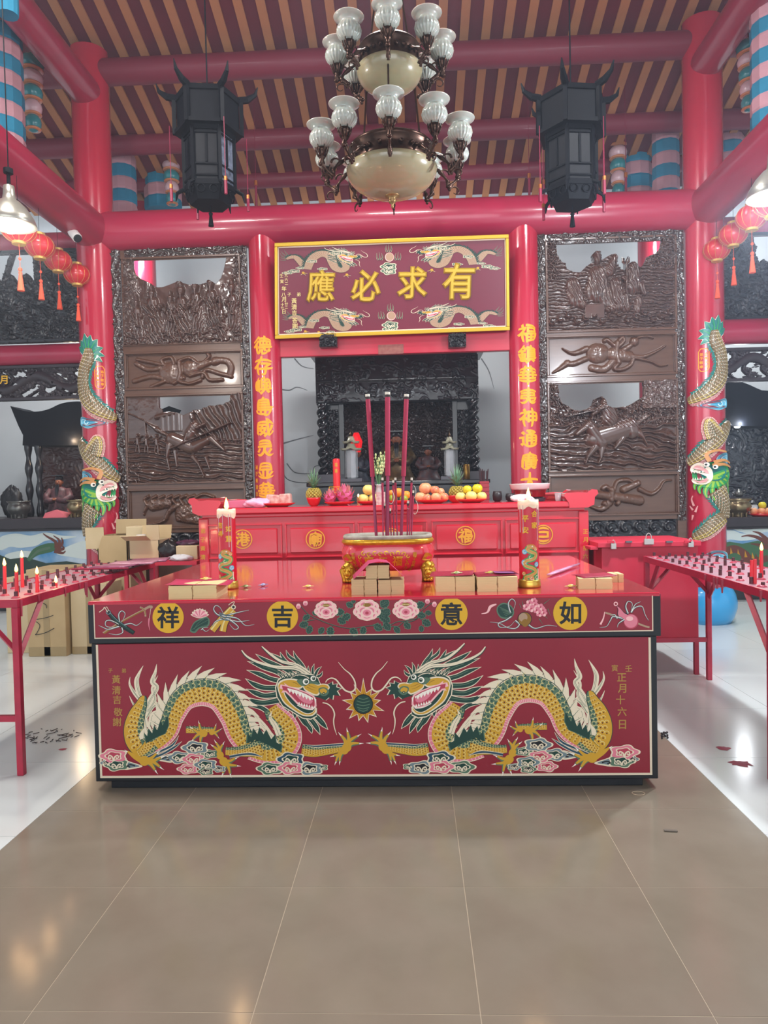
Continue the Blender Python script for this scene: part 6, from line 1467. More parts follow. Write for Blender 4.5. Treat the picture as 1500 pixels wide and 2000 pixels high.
# tissue pack on a plate, pink bag, pink box
x, y, z = plate(542, 70, AY+.14, 'wide red plate holding a wrapped food pack, left end of the altar')
clear = mat('clear_wrap', '#cfc2bc', .15, alpha=.55, coat=.5); biege = mat('wrapped_biscuit', '#c9aca0', .4, var=.9, vscale=25, col2='#b05048')
m = MB(); m.bbox((x-.03, y, z+.045), (.12, .09, .085), Matrix.Rotation(.1, 3, 'Y'), taper=.9); m.bbox((x+.065, y, z+.048), (.095, .09, .09), Matrix.Rotation(-.06, 3, 'Y'), taper=.95); o = build('wrapped_pack', m, biege, bevel=.012); tag(o, 'pink and white plastic-wrapped food pack on the wide red plate', 'food pack')
pink = mat('pink_plastic_bag', '#e3a9c0', .35, var=.5, vscale=14, col2='#d890b0', alpha=.95)
def crumple(name, c, sx, sy, sz, mt, label, cat, seed=1, n=14):
    m = MB(); rnd = random.Random(seed); ph = [rnd.random()*6 for _ in range(6)]
    def fn(u, v):
        th = u*2*math.pi; s = v*math.pi*.98+.01; w = 1+.16*math.sin(3*th+ph[0])*math.sin(2*s+ph[1])+.1*math.sin(7*th+ph[2]+5*s)+.05*math.sin(13*th+9*s+ph[3])
        return (c[0]+sx*w*math.sin(s)*math.cos(th), c[1]+sy*w*math.sin(s)*math.sin(th), max(c[2], c[2]+sz*(.45-.55*math.cos(s)*w)))
    m.grid(fn, 26, n); o = build(name, m, mt, None, smooth=True, loc=c); return tag(o, label, cat)
crumple('plastic_bag', (AT(500, AY+.06), AY+.08, ZT), .10, .06, .07, pink, 'crumpled pink plastic bag beside the wide red plate', 'bag', 3)
pinkbox = mat('pink_card_box', '#c2607e', .4)
x = AT(470, AY+.16); m = MB(); m.box(x-.09, x+.06, AY+.1, AY+.25, ZT, ZT+.058); tag(build('gift_box', m, pinkbox, bevel=.004), 'flat pink card box at the left end of the altar', 'box'); m = MB()
# glass tray of red oil, plastic cups, tissue
x = AT(1038, AY+.2); k = PXM(AY+.2); y = AY+.28
t = thing('oil_bowl', 'glass bowl of red liquid with a pale rim at the right end of the altar', 'bowl', (x, y, ZT))
glass = mat('clear_glass', '#f2f4f4', .05, trans=.9, ior=1.3, alpha=.5)
m = MB(); m.lathe([(.09, .03), (.115, .035), (.13, .09), (.125, .092), (.001, .092)], (x, y, ZT), 32); build('red_liquid', m, mat('red_oil', '#7a1218', .1, coat=.8), t, smooth=False)
m = MB(); m.lathe([(.135, .092), (.15, .10), (.158, .135), (.16, .14), (.15, .14), (.14, .105), (.13, .095)], (x, y, ZT), 36); build('rim', m, mat('frosted_rim', '#d8cfcc', .25, coat=.4), t, smooth=True)
m = MB(); m.lathe([(.10, .0), (.12, .004), (.125, .028), (.09, .03)], (x, y, ZT), 32); build('base_dish', m, mat('dark_glass_dish', '#2c3a40', .15, coat=.5), t)
for i, px in enumerate((1090, 1104)):
    x = AT(px, AY+.12); m = MB(); m.lathe([(.018, 0), (.021, .004), (.026, .058), (.027, .06), (.024, .058), (.018, .006)], (x, AY+.12, ZT), 16); tag(build('plastic_cup', m, mat('clear_cup', '#c8ccce', .15, alpha=.6, coat=.5), smooth=True), 'clear plastic cup, %s of the two near the altar right end' % ('left' if i == 0 else 'right'), 'cup', 'clear plastic cups')
crumple('tissue', (AT(1020, AY+.08), AY+.1, ZT), .085, .05, .055, mat('white_tissue', '#d9d4d6', .8), 'crumpled white tissue left of the glass bowl', 'tissue', 8)
# joss stick holder, dark cup, name strip, red candle, vases
Y2 = AY+.62
x = AT(946, Y2); t = thing('joss_stick_holder', 'tall red box with square cells holding dark joss sticks', 'holder', (x, Y2, ZT)); k = PXM(Y2)
m = MB(); m.box(x-.038, x+.038, Y2-.035, Y2+.035, ZT, ZT+.17)
for i in range(5): m.box(x-.042, x+.042, Y2-.039, Y2+.039, ZT+.02+i*.034, ZT+.026+i*.034)
build('box', m, mat('holder_red', '#8e2430', .4), t)
m = MB(); rnd = random.Random(4)
for i in range(16): a, b = rnd.uniform(-.03, .03), rnd.uniform(-.03, .03); m.tube([(x+a, Y2+b, ZT+.1), (x+a*1.3+rnd.uniform(-.008, .008), Y2+b, ZT+.25+rnd.uniform(0, .03))], .003, 4)
build('joss_sticks', m, mat('joss_dark', '#3a2226', .8), t)['kind'] = 'stuff'
for px, h, lab in ((970, .085, 'dark round pot right of the joss stick holder'), (995, .065, 'small dark cup by the right inscription column')):
    x = AT(px, Y2); m = MB(); m.lathe([(.02, 0), (.036, .01), (.04, h*.6), (.034, h), (.03, h), (.03, h*.8), (.001, h*.7)], (x, Y2-.05, ZT), 20); tag(build('pot', m, mat('dark_pot', '#2a2426', .4), smooth=True), lab, 'pot')
def red_candle(px, yt, yb, Y, wpx, lab, zb=None):
    k = PXM(Y); c = P(px, yb, Y); zt = P(px, yt, Y).z; zb = c.z if zb is None else zb; t = thing('red_candle', lab, 'candle', (c.x, Y, zb)); r = wpx/2*k
    m = MB(); m.lathe([(r, zb), (r, zt-.03), (r*.9, zt-.015), (r*.3, zt-.01), (.001, zt-.01)], (c.x, Y, 0), 20); build('wax', m, pred, t, smooth=False); m = MB(); m.tube([(c.x, Y, zt-.01), (c.x, Y, zt+.015)], .002, 4); build('wick', m, black, t)
    p = Paint(lambda u, v, l: Vector((c.x+(r+.001)*math.sin((u-px)/wpx*1.4), Y-(r+.001)*math.cos((u-px)/wpx*1.4), P(px, v, Y).z)), ['pt_gold']); p.glyph('福', px, yt+15, 8, 'pt_gold', 1, .02, cut=2); p.glyph('壽', px, yt+27, 8, 'pt_gold', 1, .02, cut=2); p.build('gold_script', t)
red_candle(658, 893, 950, AY+.5, 14, 'stout red candle with gold script left of the dragon fruits', ZT+.02)
m = MB(); x = AT(660, AY+.5); m.box(x-.07, x+.07, AY+.44, AY+.58, ZT, ZT+.02); m.box(x-.07, x+.07, AY+.435, AY+.44, ZT+.0, ZT+.06); o = build('name_stand', m, mat('dark_sign', '#1d1a16', .4)); tag(o, 'small dark gold-edged sign block behind the dragon fruits', 'sign')
p = Paint(lambda u, v, l: P(u, v, AY+.43-l*.001), ['goldflat']); 
for a, b in (((643, 951), (677, 951)), ((643, 962), (677, 962)), ((643, 951), (643, 962)), ((677, 951), (677, 962))): p.stroke([a, b], 1, 'goldflat', 1)
p.glyph('神', 650, 956, 6, 'goldflat'); p.glyph('恩', 660, 956, 6, 'goldflat'); p.glyph('浩', 669, 956, 6, 'goldflat'); q = p.build('gold_lettering', o)
# tiny lit tea candles
for i, px in enumerate((835, 700)):
    x = AT(px, AY+.5); t = thing('tea_candle', 'small glass candle lit %s the incense' % ('right of' if i == 0 else 'left of'), 'candle', (x, AY+.5, ZT)); m = MB(); m.lathe([(.012, 0), (.014, .06), (.012, .06), (.01, .04), (.001, .04)], (x, AY+.5, ZT), 12); build('glass', m, mat('candle_glass', '#b08058', .2, alpha=.8), t); m = MB(); m.ball((x, AY+.5, ZT+.075), .007, 8, sz=2); build('flame', m, mat('flame', '#ffd9a0', .5, emit='#ffb860', estr=14), t)
# flower vase
Yv = AY+.55; x = AT(740, Yv); t = thing('flower_vase', 'pale vase of green and white tuberose buds behind the incense', 'vase', (x, Yv, ZT))
m = MB(); m.lathe([(.02, 0), (.036, .01), (.04, .06), (.022, .12), (.02, .15), (.03, .165), (.026, .165), (.016, .14)], (x, Yv, ZT), 20); build('vase_body', m, mat('pale_vase', '#a9a2a0', .3, coat=.3), t, smooth=True)
m = MB(); rnd = random.Random(2); m2 = MB()
for i in range(12):
    a = rnd.uniform(-1, 1); b = rnd.uniform(-1, 1); p1 = Vector((x+a*.07, Yv+b*.05, ZT+.36+rnd.uniform(0, .07))); m.tube([(x, Yv, ZT+.14), (x+a*.025, Yv+b*.02, ZT+.24), p1], .003, 4)
    for j in range(7): q = Vector((x+a*.03, Yv+b*.025, ZT+.26)).lerp(p1, j/6); m2.ball(tuple(q+Vector((rnd.uniform(-.01, .01), rnd.uniform(-.01, .01), 0))), .0085, 6, sz=1.6)
build('stems', m, mat('stem_green', '#4c7a50', .6), t); build('buds', m2, mat('tuberose_bud', '#b9c58a', .6), t)['kind'] = 'stuff'
# fruit stickers, small altar writing block
x = AT(744, AY+.1); m = MB(); m.box(x-.035, x+.035, AY+.06, AY+.1, ZT, ZT+.1); o = build('offering_box', m, mat('offering_box_paper', '#c8b4ae', .5, var=.9, vscale=40, col2='#a05858')); tag(o, 'small printed paper box behind the incense sticks', 'box')
# ================================================================ INNER TABLE AND BLACK SHRINE
SYY = 8.7
def sx(px, y=820, Y=SYY): return P(px, y, Y).x
def sz_(py, px=776, Y=SYY): return P(px, py, Y).z
shr = thing('shrine_cabinet', 'black carved wooden shrine cabinet inside the central opening', 'shrine', (sx(776), SYY, 0))
X0, X1 = sx(618), sx(934); ZB_, ZTp = sz_(940), sz_(676)
m = MB(); m.box(X0-.05, X1+.05, SYY-.25, SYY+1.2, 0, ZB_-.05); build('base_cabinet', m, woodblack, shr, bevel=.01)
m = MB(); m.box(X0-.1, X1+.1, SYY-.3, SYY+1.25, ZB_-.05, ZB_); build('base_top', m, woodblack, shr, bevel=.01)
m = MB(); m.box(X0+.05, X1-.05, SYY+1.0, SYY+1.06, ZB_, ZTp-.05); build('back_board', m, woodblack, shr)
relief('back_carving', (666, 788, 888, 935), SYY+.95, lambda X, Y: np.clip(.1+.9*ridge(X, Y, .6, 10, 2.8, .07)*fbm(X*.08, Y*.08)*1.5, 0, 1), .09, mat('dark_bronze_carving', '#3d2c2a', .28, coat=.4, metal=.2), shr, 1.2)
relief('lintel_carving', (618, 696, 934, 782), SYY-.02, lambda X, Y: np.clip(.05+.8*ridge(X, Y, .3, 11, 2.8, .07)*np.clip(fbm(X*.07, Y*.07)*2-.7, 0, 1)+.5*(np.abs(Y-742) < 2), 0, 1), .05, woodblack, shr, 1.2)
m = MB(); m.box(X0, X1, SYY, SYY+.1, sz_(784), ZTp); m.box(X0-.03, X1+.03, SYY-.06, SYY+1.1, ZTp-.05, ZTp+.02); build('lintel', m, woodblack, shr, bevel=.008)
m = MB(); m.box(X0-.15, X1+.15, SYY-.15, SYY+1.2, ZTp+.02, ZTp+.10); build('canopy', m, woodblack, shr, bevel=.01)
for s_, xa in ((-1, sx(630)), (1, sx(925))):
    m = MB(); n = 60; pts = []
    for i in range(n+1): pts.append((xa, SYY-.02, ZB_+(sz_(784)-ZB_)*i/n))
    m.tube(pts, [.045+.014*math.sin(i*.9) for i in range(n+1)], 12); 
    for j in range(2): m.tube([(xa+.05*math.cos(i*.42+j*3.14), SYY-.02+.05*math.sin(i*.42+j*3.14), p_[2]) for i, p_ in enumerate(pts)], .02, 6)
    build('twisted_post', m, woodblack, shr, smooth=True)
    xb = xa-s_*.22; m = MB(); m.box(xb-.03, xb+.03, SYY+.1, SYY+.16, ZB_, sz_(784)); m.box(min(xa, xb), max(xa, xb), SYY+.14, SYY+.16, ZB_, sz_(784)); build('side_panel', m, woodblack, shr, bevel=.004)
    relief('side_carving', ((640, 800, 662, 930) if s_ < 0 else (893, 800, 916, 930)), SYY+.13, lambda X, Y: np.clip(ridge(X, Y, 1.3, 9, 2.8, .09)*fbm(X*.1, Y*.1)*1.6, 0, 1), .04, woodblack, shr, 1.3)
    m = MB(); m.box(min(xb, xa)-.1 if s_ < 0 else xb-.05, (xb+.05) if s_ < 0 else max(xb, xa)+.1, SYY-.1, SYY+.02, ZB_, ZB_+.1); build('rail', m, mat('grey_rail', '#55555c', .35), shr)
# deity figure
def deity(px, yt, yb, Y, label, robe, s=1.0, beard=True, zb=None):
    c = P(px, yb, Y); c.z = ZB_+.002 if zb is None else zb; zt = P(px, yt, Y).z; H = zt-c.z; t = thing('statue', label, 'statue', (c.x, Y, c.z)); x = c.x
    m = MB(); m.lathe([(.42*H, 0), (.43*H, .03*H), (.36*H, .10*H), (.30*H, .22*H), (.26*H, .42*H), (.24*H, .56*H), (.20*H, .64*H), (.09*H, .69*H), (.05*H, .70*H)], (x, Y, c.z), 28, sx=.85, sy=.55, ribs=14, ribamp=.06)
    for s_ in (-1, 1): m.tube([(x+s_*.2*H, Y, c.z+.62*H), (x+s_*.29*H, Y-.08*H, c.z+.45*H), (x+s_*.2*H, Y-.2*H, c.z+.36*H), (x+s_*.04*H, Y-.22*H, c.z+.38*H)], [.07*H, .085*H, .08*H, .06*H], 12)
    build('robe', m, robe, t, smooth=True)
    m = MB(); m.ball((x, Y-.02*H, c.z+.79*H), .085*H, 16, sz=1.2); m.tube([(x, Y, c.z+.68*H), (x, Y, c.z+.74*H)], .05*H, 10)
    m.ball((x, Y-.11*H, c.z+.785*H), .018*H, 6, sz=1.6)
    for s_ in (-1, 1): m.ball((x+s_*.085*H, Y-.01*H, c.z+.79*H), .02*H, 6, sz=1.6)
    build('head', m, mat('statue_skin', '#8a5238', .4), t, smooth=True); m = MB()
    m.tube([(x-.06*H, Y-.22*H, c.z+.38*H), (x-.03*H, Y-.25*H, c.z+.39*H), (x+.03*H, Y-.25*H, c.z+.40*H), (x+.06*H, Y-.22*H, c.z+.38*H)], [.03*H, .034*H, .034*H, .03*H], 8)
    for k in range(4): m.tube([(x-.03*H+k*.018*H, Y-.27*H, c.z+.41*H), (x-.02*H+k*.018*H, Y-.285*H, c.z+.38*H), (x-.02*H+k*.018*H, Y-.27*H, c.z+.36*H)], .009*H, 6)
    build('clasped_hands', m, mat('statue_skin', '#8a5238', .4), t, smooth=True)
    m = MB()
    for s_ in (-1, 1): m.ball((x+s_*.032*H, Y-.095*H, c.z+.805*H), .009*H, 6)
    if beard:
        for k in (-1, 0, 1): m.tube([(x+k*.03*H, Y-.1*H, c.z+.74*H), (x+k*.03*H, Y-.13*H, c.z+.62*H), (x+k*.02*H, Y-.15*H, c.z+.46*H)], [.014*H, .016*H, .004*H], 6)
    m.lathe([(.09*H, .85*H), (.095*H, .88*H), (.085*H, .92*H), (.06*H, .95*H), (.001, .96*H)], (x, Y, c.z), 16); m.bbox((x, Y, c.z+.955*H), (.30*H, .16*H, .02*H))
    build('hat_and_beard', m, woodblack, t)
    return t
deity(776, 838, 945, SYY+.5, 'seated bearded deity statue with flat crown, centre of the shrine', mat('statue_robe', '#6e5632', .35, metal=.4, var=.8, vscale=20, col2='#3a2c22'))
deity(837, 868, 945, SYY+.35, 'smaller attendant statue right of the central deity', mat('attendant_robe', '#5a2c26', .4, var=.9, vscale=25, col2='#4a5058'), beard=False)
deity(700, 872, 945, SYY+.35, 'smaller attendant statue left of the vase', mat('attendant_robe2', '#3d4350', .4, var=.9, vscale=25, col2='#2a2a30'), beard=False)
# glass pagoda lamps
def pagoda(px, yt, yb, Y, wpx, label):
    k = PXM(Y); c = P(px, yb, Y); c.z = ZB_+.042; x = c.x; w_ = wpx*k/2; H = P(px, yt, Y).z-c.z; t = thing('pagoda_lamp', label, 'lamp', (x, Y, c.z), 'glass pagoda lamps'); z = c.z
    m = MB()
    m.lathe([(w_*.42, 0), (w_*.42, H*.55)], (x, Y, z), 8); build('inner_column', m, mat('lamp_core', '#7c8288', .25, var=.8, vscale=20, col2='#d5d8da'), t)
    m = MB(); m.lathe([(w_*.6, H*.02), (w_*.6, H*.57)], (x, Y, z), 8); build('glass_body', m, mat('pagoda_glass', '#dfe6ea', .05, alpha=.35, coat=.6), t)
    mt = mat('pagoda_roof_resin', '#a8a890', .25, coat=.4)
    for b in (.56, .70):
        s_ = 1 if b < .6 else .8; m = MB(); n = 8; vs = []
        for r, z_ in ((w_*1.05*s_, .035), (w_*.98*s_, .0), (w_*.5*s_, .045), (w_*.36*s_, .10), (w_*.34*s_, .13)):
            for j in range(16):
                q = j*math.pi/8; up = (.03 if j % 4 == 0 and r > w_*.7 else 0); vs.append((x+r*math.cos(q), Y+r*math.sin(q), z+H*(b+z_+up)))
        m._add(vs, [(i*16+j, i*16+(j+1) % 16, (i+1)*16+(j+1) % 16, (i+1)*16+j) for i in range(4) for j in range(16)]+[tuple(64+j for j in range(16))]); build('roof_tier', m, mt, t)
    m = MB(); m.lathe([(w_*.1, .84*H), (w_*.14, .88*H), (w_*.05, .92*H), (.001, H)], (x, Y, z), 10); build('finial', m, mat('finial_dark', '#4a3820', .3, metal=.5), t)
    m = MB(); m.bbox((x, Y, z-.02), (w_*2, w_*1.4, .04)); build('base', m, mat('grey_rail', '#55555c', .35), t)
zt2 = None
pagoda(687, 836, 928, SYY-.2, 42, 'glass pagoda lamp with two-tier roof, left of the incense'); pagoda(879, 838, 928, SYY-.2, 36, 'glass pagoda lamp with bluish roof, behind the right pineapple')
m = MB()
for k in range(10): a = k*.628; m.tube([(sx(694)+.03*math.cos(a), SYY+.1+.03*math.sin(a), sz_(880)), (sx(694)+.045*math.cos(a), SYY+.1+.045*math.sin(a), sz_(860)), (sx(694)+.02*math.cos(a), SYY+.1, sz_(842))], [.02, .03, .01], 6)
tag(build('red_light_cover', m, mat('red_glow_plastic', '#e01822', .35, emit='#d01018', estr=.6)), 'bright red cover hung just behind the left pagoda lamp', 'cover')
# gold tube right of the right pagoda lamp
m = MB(); x = sx(907); m.lathe([(.035, 0), (.04, .01), (.04, .17), (.03, .18)], (x, SYY-.2, ZB_), 16); tag(build('gold_canister', m, mat('brass_canister', '#8a6a2c', .3, metal=.7), smooth=True), 'brass canister right of the right pagoda lamp', 'canister')
# long cable on niche wall
m = MB(); m.tube(catmull([P(548, 908, 9.9), P(560, 935, 9.9), P(590, 943, 9.9), P(618, 940, 9.9)], 6), .006, 5); m.tube(catmull([P(611, 925, 9.9), P(614, 912, 9.9), P(625, 909, 9.9)], 5), .005, 5); tag(build('cable', m, black), 'black cable looping along the niche wall left of the shrine', 'cable')

# ================================================================ THINGS ON THE MAIN TABLE
ZM = tz+.006
def TT(px, py): return T(px, py, ZM)
flame_m = mat('candle_flame', '#ffd080', .5, emit='#ffb048', estr=7)
def flame(m, x, y, z, h=.05, r=.010):
    m.lathe([(.001, 0), (r*.7, h*.08), (r, h*.25), (r*.8, h*.5), (r*.4, h*.78), (.0006, h)], (x, y, z), 12)
waxpale = mat('pale_melting_wax', '#ead2b4', .35, sss=.3); waxdrip = mat('white_wax_drip', '#c99aa0', .4)
candred = mat('candle_red', '#c00a28', .3, coat=.3); brassy = mat('gold_foil_base', '#caa84a', .28, metal=.7)
def pillar(px, py, ytop, wpx, label, chars):
    b = TT(px, py); Y = b.y; k = PXM(Y); r = wpx/2*k; H = P(px, ytop, Y).z-ZM; x = b.x; t = thing('pillar_candle', label, 'candle', (x, Y, ZM), 'tall dragon candles on the red table')
    m = MB(); m.lathe([(r*1.12, 0), (r*1.18, .006), (r*1.15, .02), (r*1.1, .028), (r*1.14, .036), (r, .04)], (x, Y, ZM), 32); build('foil_base', m, brassy, t, smooth=True)
    m = MB(); m.lathe([(r, .03), (r, H-.02)], (x, Y, ZM), 40); bd_ = shade(build('body', m, candred, t))
    m = MB(); n = 40; vs = []
    for j in range(n):
        q = j*6.2832/n; w = .006*math.sin(3*q)+.004*math.sin(7*q+1); 
        for rr, z in ((r*1.03, H-.036+w), (r*1.06, H-.02), (r*1.04, H+.004+w*.5), (r*.86, H+.002), (r*.7, H-.02), (.001, H-.025)): vs.append((x+rr*math.cos(q), Y+rr*math.sin(q), ZM+z))
    m._add(vs, [(6*j+k, 6*((j+1) % n)+k, 6*((j+1) % n)+k+1, 6*j+k+1) for j in range(n) for k in range(5)]); build('melted_rim', m, waxpale, t, smooth=True)
    rnd = random.Random(px); m = MB()
    for i in range(4):
        q = -math.pi/2+rnd.uniform(-1.3, 1.3); L = rnd.uniform(.04, .2); a, b_ = x+r*1.02*math.cos(q), Y+r*1.02*math.sin(q)
        m.tube([(a, b_, ZM+H-.02), (a, b_, ZM+H-.05-L*.6), (a, b_, ZM+H-.05-L)], [.0024, .0016, .0026], 6)
    build('wax_drips', m, waxdrip, bd_)
    m = MB(); m.tube([(x, Y, ZM+H-.025), (x+.002, Y, ZM+H+.012)], .002, 5); build('wick', m, black, t)
    m = MB(); flame(m, x+.002, Y, ZM+H+.002, .062, .012); build('flame', m, flame_m, t, smooth=True)
    point_light('candle_glow', (x, Y, ZM+H+.05), 1.6, (1, .62, .3), .02)
    zp = lambda v: ZM+H*(1-(v-ytop)/(py-ytop))
    def F(u, v, l):
        a = (u)*k/r; rr = r+.0008+l*.0006; return Vector((x+rr*math.sin(a), Y-rr*math.cos(a), zp(v)))
    p = Paint(F, ['pt_gold', 'rd_belly', 'rd_green', 'rd_blue', 'rd_orange', 'pt_cream', 'pt_yellow', 'candle_flame', 'goldflat'])
    for ch, u, v, s_ in chars: p.glyph(ch, u, v, s_, 'goldflat', 2, .03, cut=3)
    y0 = ytop+(py-ytop)*.52; h = (py-ytop)*.42
    S = lambda u, t_: (u, y0+h*t_)
    for q, w, c in (([S(2, 0), S(-6, .08), S(2, .16), S(10, .22), S(6, .34), S(-8, .40), S(-10, .52), S(4, .6), S(10, .7), S(0, .8), S(-10, .86), S(-4, .96), S(8, .98)], 8, 'rd_belly'),):
        p.stroke(q, w+2, 'rd_green', 2, n=6); p.stroke(q, w-2, 'rd_belly', 4, n=6); p.stroke(q, 2, 'rd_orange', 6, n=6)
    for u, t_, c, r_ in ((-11, .15, 'rd_blue', 5), (-12, .45, 'rd_blue', 6), (12, .5, 'rd_blue', 5), (12, .85, 'rd_green', 6), (-13, .75, 'rd_orange', 4), (10, .08, 'rd_orange', 4), (-12, .95, 'rd_green', 6), (0, .3, 'rd_green', 5), (2, .88, 'rd_orange', 5)): p.disc(*S(u, t_), r_, c, 3, 12); p.ring(*S(u, t_), r_*.4, r_*.6, 'pt_cream', 5, 0, 5, 8)
    p.curve([S(-6, -.04), S(4, -.06), S(10, .02), S(6, .07), S(-4, .06)], 'rd_orange', 7); p.disc(*S(3, 0), 1.6, 'pt_cream', 9, 8)
    p.stroke([(wpx*.42, ytop+(py-ytop)*.78), (wpx*.42, py-10)], 2.2, 'pt_cream', 3)
    p.build('dragon_decoration', bd_)
pillar(446, 1149, 996, 35, 'tall red dragon candle burning on the left of the red table', [('吉', -9, 1025, 12), ('祥', -9, 1041, 12), ('如', 8, 1032, 12), ('意', 8, 1051, 13)])
pillar(1034, 1146, 978, 38, 'tall red dragon candle burning on the right of the red table', [('平', -9, 1012, 13), ('安', -9, 1034, 13), ('合', 9, 1003, 13), ('家', 9, 1025, 13)])
# ---------------------------------------------------------------- censer
cb = TT(757, 1138); CYs = cb.y+.17; cxs = cb.x+.0
kC = PXM(CYs-.1); RX = 92*kC; RY = .18
cen = thing('incense_censer', 'red and gold oblong incense censer on lion feet in the middle of the red table', 'censer', (cxs, CYs, ZM))
cred = mat('censer_red_glaze', '#c8303e', .22, coat=.8, var=.3, vscale=10); cgold = mat('censer_gold', '#c99a28', .3, metal=.55, var=.5, vscale=30, col2='#8a6418', bump=.2, bscale=60); cash = mat('ash_rim', '#a9a69a', .8, var=.9, vscale=18, col2='#7d7a6c'); ash = mat('incense_ash', '#b5b1a8', .95, bump=.5, bscale=80)
SYR = RY/RX
HB = P(757, 1044, CYs).z-ZM
m = MB(); m.lathe([(RX*.60, .055), (RX*.78, .06), (RX*.92, .085), (RX*1.0, .13), (RX*1.0, .165), (RX*.94, .205), (RX*.86, .225), (RX*.87, .232), (RX*.90, .236), (RX*.90, HB-.045)], (cxs, CYs, ZM), 64, sy=SYR, sup=3.2); cbody = build('body', m, cred, cen, smooth=True)
m = MB(); m.lathe([(RX*.88, HB-.05), (RX*.97, HB-.044), (RX*1.0, HB-.03), (RX*.97, HB-.018), (RX*.92, HB-.014)], (cxs, CYs, ZM), 64, sy=SYR, sup=3.2); build('gold_rim', m, cgold, cen, smooth=True)
m = MB(); m.lathe([(RX*.95, HB-.018), (RX*.97, HB-.006), (RX*.95, HB+.004), (RX*.86, HB+.002), (RX*.80, HB-.012), (RX*.79, HB-.03)], (cxs, CYs, ZM), 64, sy=SYR, sup=3.2); build('ashy_lip', m, cash, cen, smooth=True)
m = MB(); m.lathe([(RX*.80, HB-.03), (RX*.5, HB-.024), (.001, HB-.02)], (cxs, CYs, ZM), 40, sy=SYR, sup=3.2); build('ash', m, ash, cen, smooth=True)
for sx_ in (-1, 1):
    for sy_ in (-1, 1):
        fx_, fy_ = cxs+sx_*RX*.80, CYs+sy_*RY*.62; m = MB()
        m.tube([(fx_-sx_*.02, fy_, ZM+.10), (fx_, fy_, ZM+.085), (fx_+sx_*.018, fy_-.01, ZM+.055), (fx_+sx_*.012, fy_-.012, ZM+.02), (fx_+sx_*.012, fy_-.02, ZM)], [.02, .034, .04, .032, .03], 12)
        if sy_ < 0:
            m.ball((fx_+sx_*.012, fy_-.045, ZM+.045), .022, 10); m.ball((fx_+sx_*.012, fy_-.062, ZM+.05), .009, 8)
            for e in (-1, 1): m.ball((fx_+sx_*.012+e*.013, fy_-.052, ZM+.068), .007, 8); m.ball((fx_+sx_*.012+e*.022, fy_-.035, ZM+.082), .010, 8)
            m.tube([(fx_+sx_*.012-.014, fy_-.058, ZM+.034), (fx_+sx_*.012, fy_-.066, ZM+.030), (fx_+sx_*.012+.014, fy_-.058, ZM+.034)], .005, 6)
            for e in (-1, 0, 1): m.ball((fx_+sx_*.012+e*.014, fy_-.05, ZM+.012), .010, 8)
        build('lion_foot', m, cgold, cen, smooth=True)
def censer_surf(u, v, l):   # u,v in photo px around the centre 757; on the superellipse front
    xx = (u-757)*kC; z = P(757, v, CYs-RY).z
    t_ = max(-.999, min(.999, xx/(RX*.98))); yy = -RY*(1-abs(t_)**3.2)**(1/3.2)
    zr = z-ZM; prof = [(.06, .78), (.085, .92), (.13, 1.0), (.165, 1.0), (.205, .94), (.225, .86)]
    f = 1.0
    for i in range(len(prof)-1):
        if prof[i][0] <= zr <= prof[i+1][0]: f = prof[i][1]+(prof[i+1][1]-prof[i][1])*(zr-prof[i][0])/(prof[i+1][0]-prof[i][0])
    if zr < .06: f = .78
    return Vector((cxs+xx*f/.98*.99, CYs+yy*f-.003-l*.0012, z))
p = Paint(censer_surf, ['censer_gold'])
p.glyph('廟', 722, 1096, 20, 'censer_gold', 3, .03); p.glyph('正', 750, 1096, 16, 'censer_gold', 3, .03); p.glyph('福', 777, 1096, 20, 'censer_gold', 3, .03)
for k in range(8): p.ring(712+k*11, 1080+(k % 2)*2, 2.4, 4.4, 'censer_gold', 3, .4*k, .4*k+4.8, 10)
for k in range(4):
    for x_ in (705, 797): p.ring(x_, 1087+k*8, 1.8, 3.6, 'censer_gold', 3, k, k+4.8, 8)
for x_, txt in ((692, '壬寅年立夏'), (810, '弟子合敬奉')):
    for k, c_ in enumerate(txt): p.glyph(c_, x_, 1083+k*8, 8, 'censer_gold', 3, .03)
for s_ in (-1, 1): p.curve([(757+s_*68, 1094), (757+s_*74, 1082), (757+s_*84, 1086), (757+s_*86, 1096), (757+s_*76, 1097)], 'censer_gold', 6); 
p.build('gold_relief_script', cbody)
# ---------------------------------------------------------------- incense sticks
inc = mat('incense_magenta', '#a02848', .6, var=.3, vscale=20); incd = mat('incense_lower', '#8e3656', .6); ashw = mat('ash_tip', '#d5d3c4', .9); char = mat('charred', '#3a3434', .9)
zash = ZM+HB-.03
def stick(px0, py0, px1, py1, wpx, label, grp, Y=None, tip=True, thick_lower=.65):
    Y = Y or CYs; b = P(px1, py1, Y); b.z = zash; tp = P(px0, py0, Y); r = wpx/2*PXM(Y); t = thing('incense_stick', label, 'incense', tuple(b), grp)
    d = tp-b; L = d.length; sp = b+d*.44
    m = MB(); m.tube([sp, tp-d.normalized()*.022], r, 12); m.tube([tp-d.normalized()*.022, tp-d.normalized()*.008], r*1.01, 12, mi=1); m.tube([tp-d.normalized()*.008, tp+d.normalized()*.006], r, 12, mi=2); build('coated_length', m, [inc, char, ashw], t)
    m = MB(); m.tube([b, sp], r*thick_lower, 8); build('stem', m, incd, t)
stick(718, 772, 735, 1040, 9, 'thick magenta incense stick, left one of the three tall ones', 'three tall incense sticks', CYs)
stick(757, 768, 757, 1040, 10, 'thick magenta incense stick, tallest and central', 'three tall incense sticks', CYs-.02)
stick(794, 772, 783, 1040, 9, 'thick magenta incense stick, right one of the three tall ones', 'three tall incense sticks', CYs+.02)
rnd = random.Random(11)
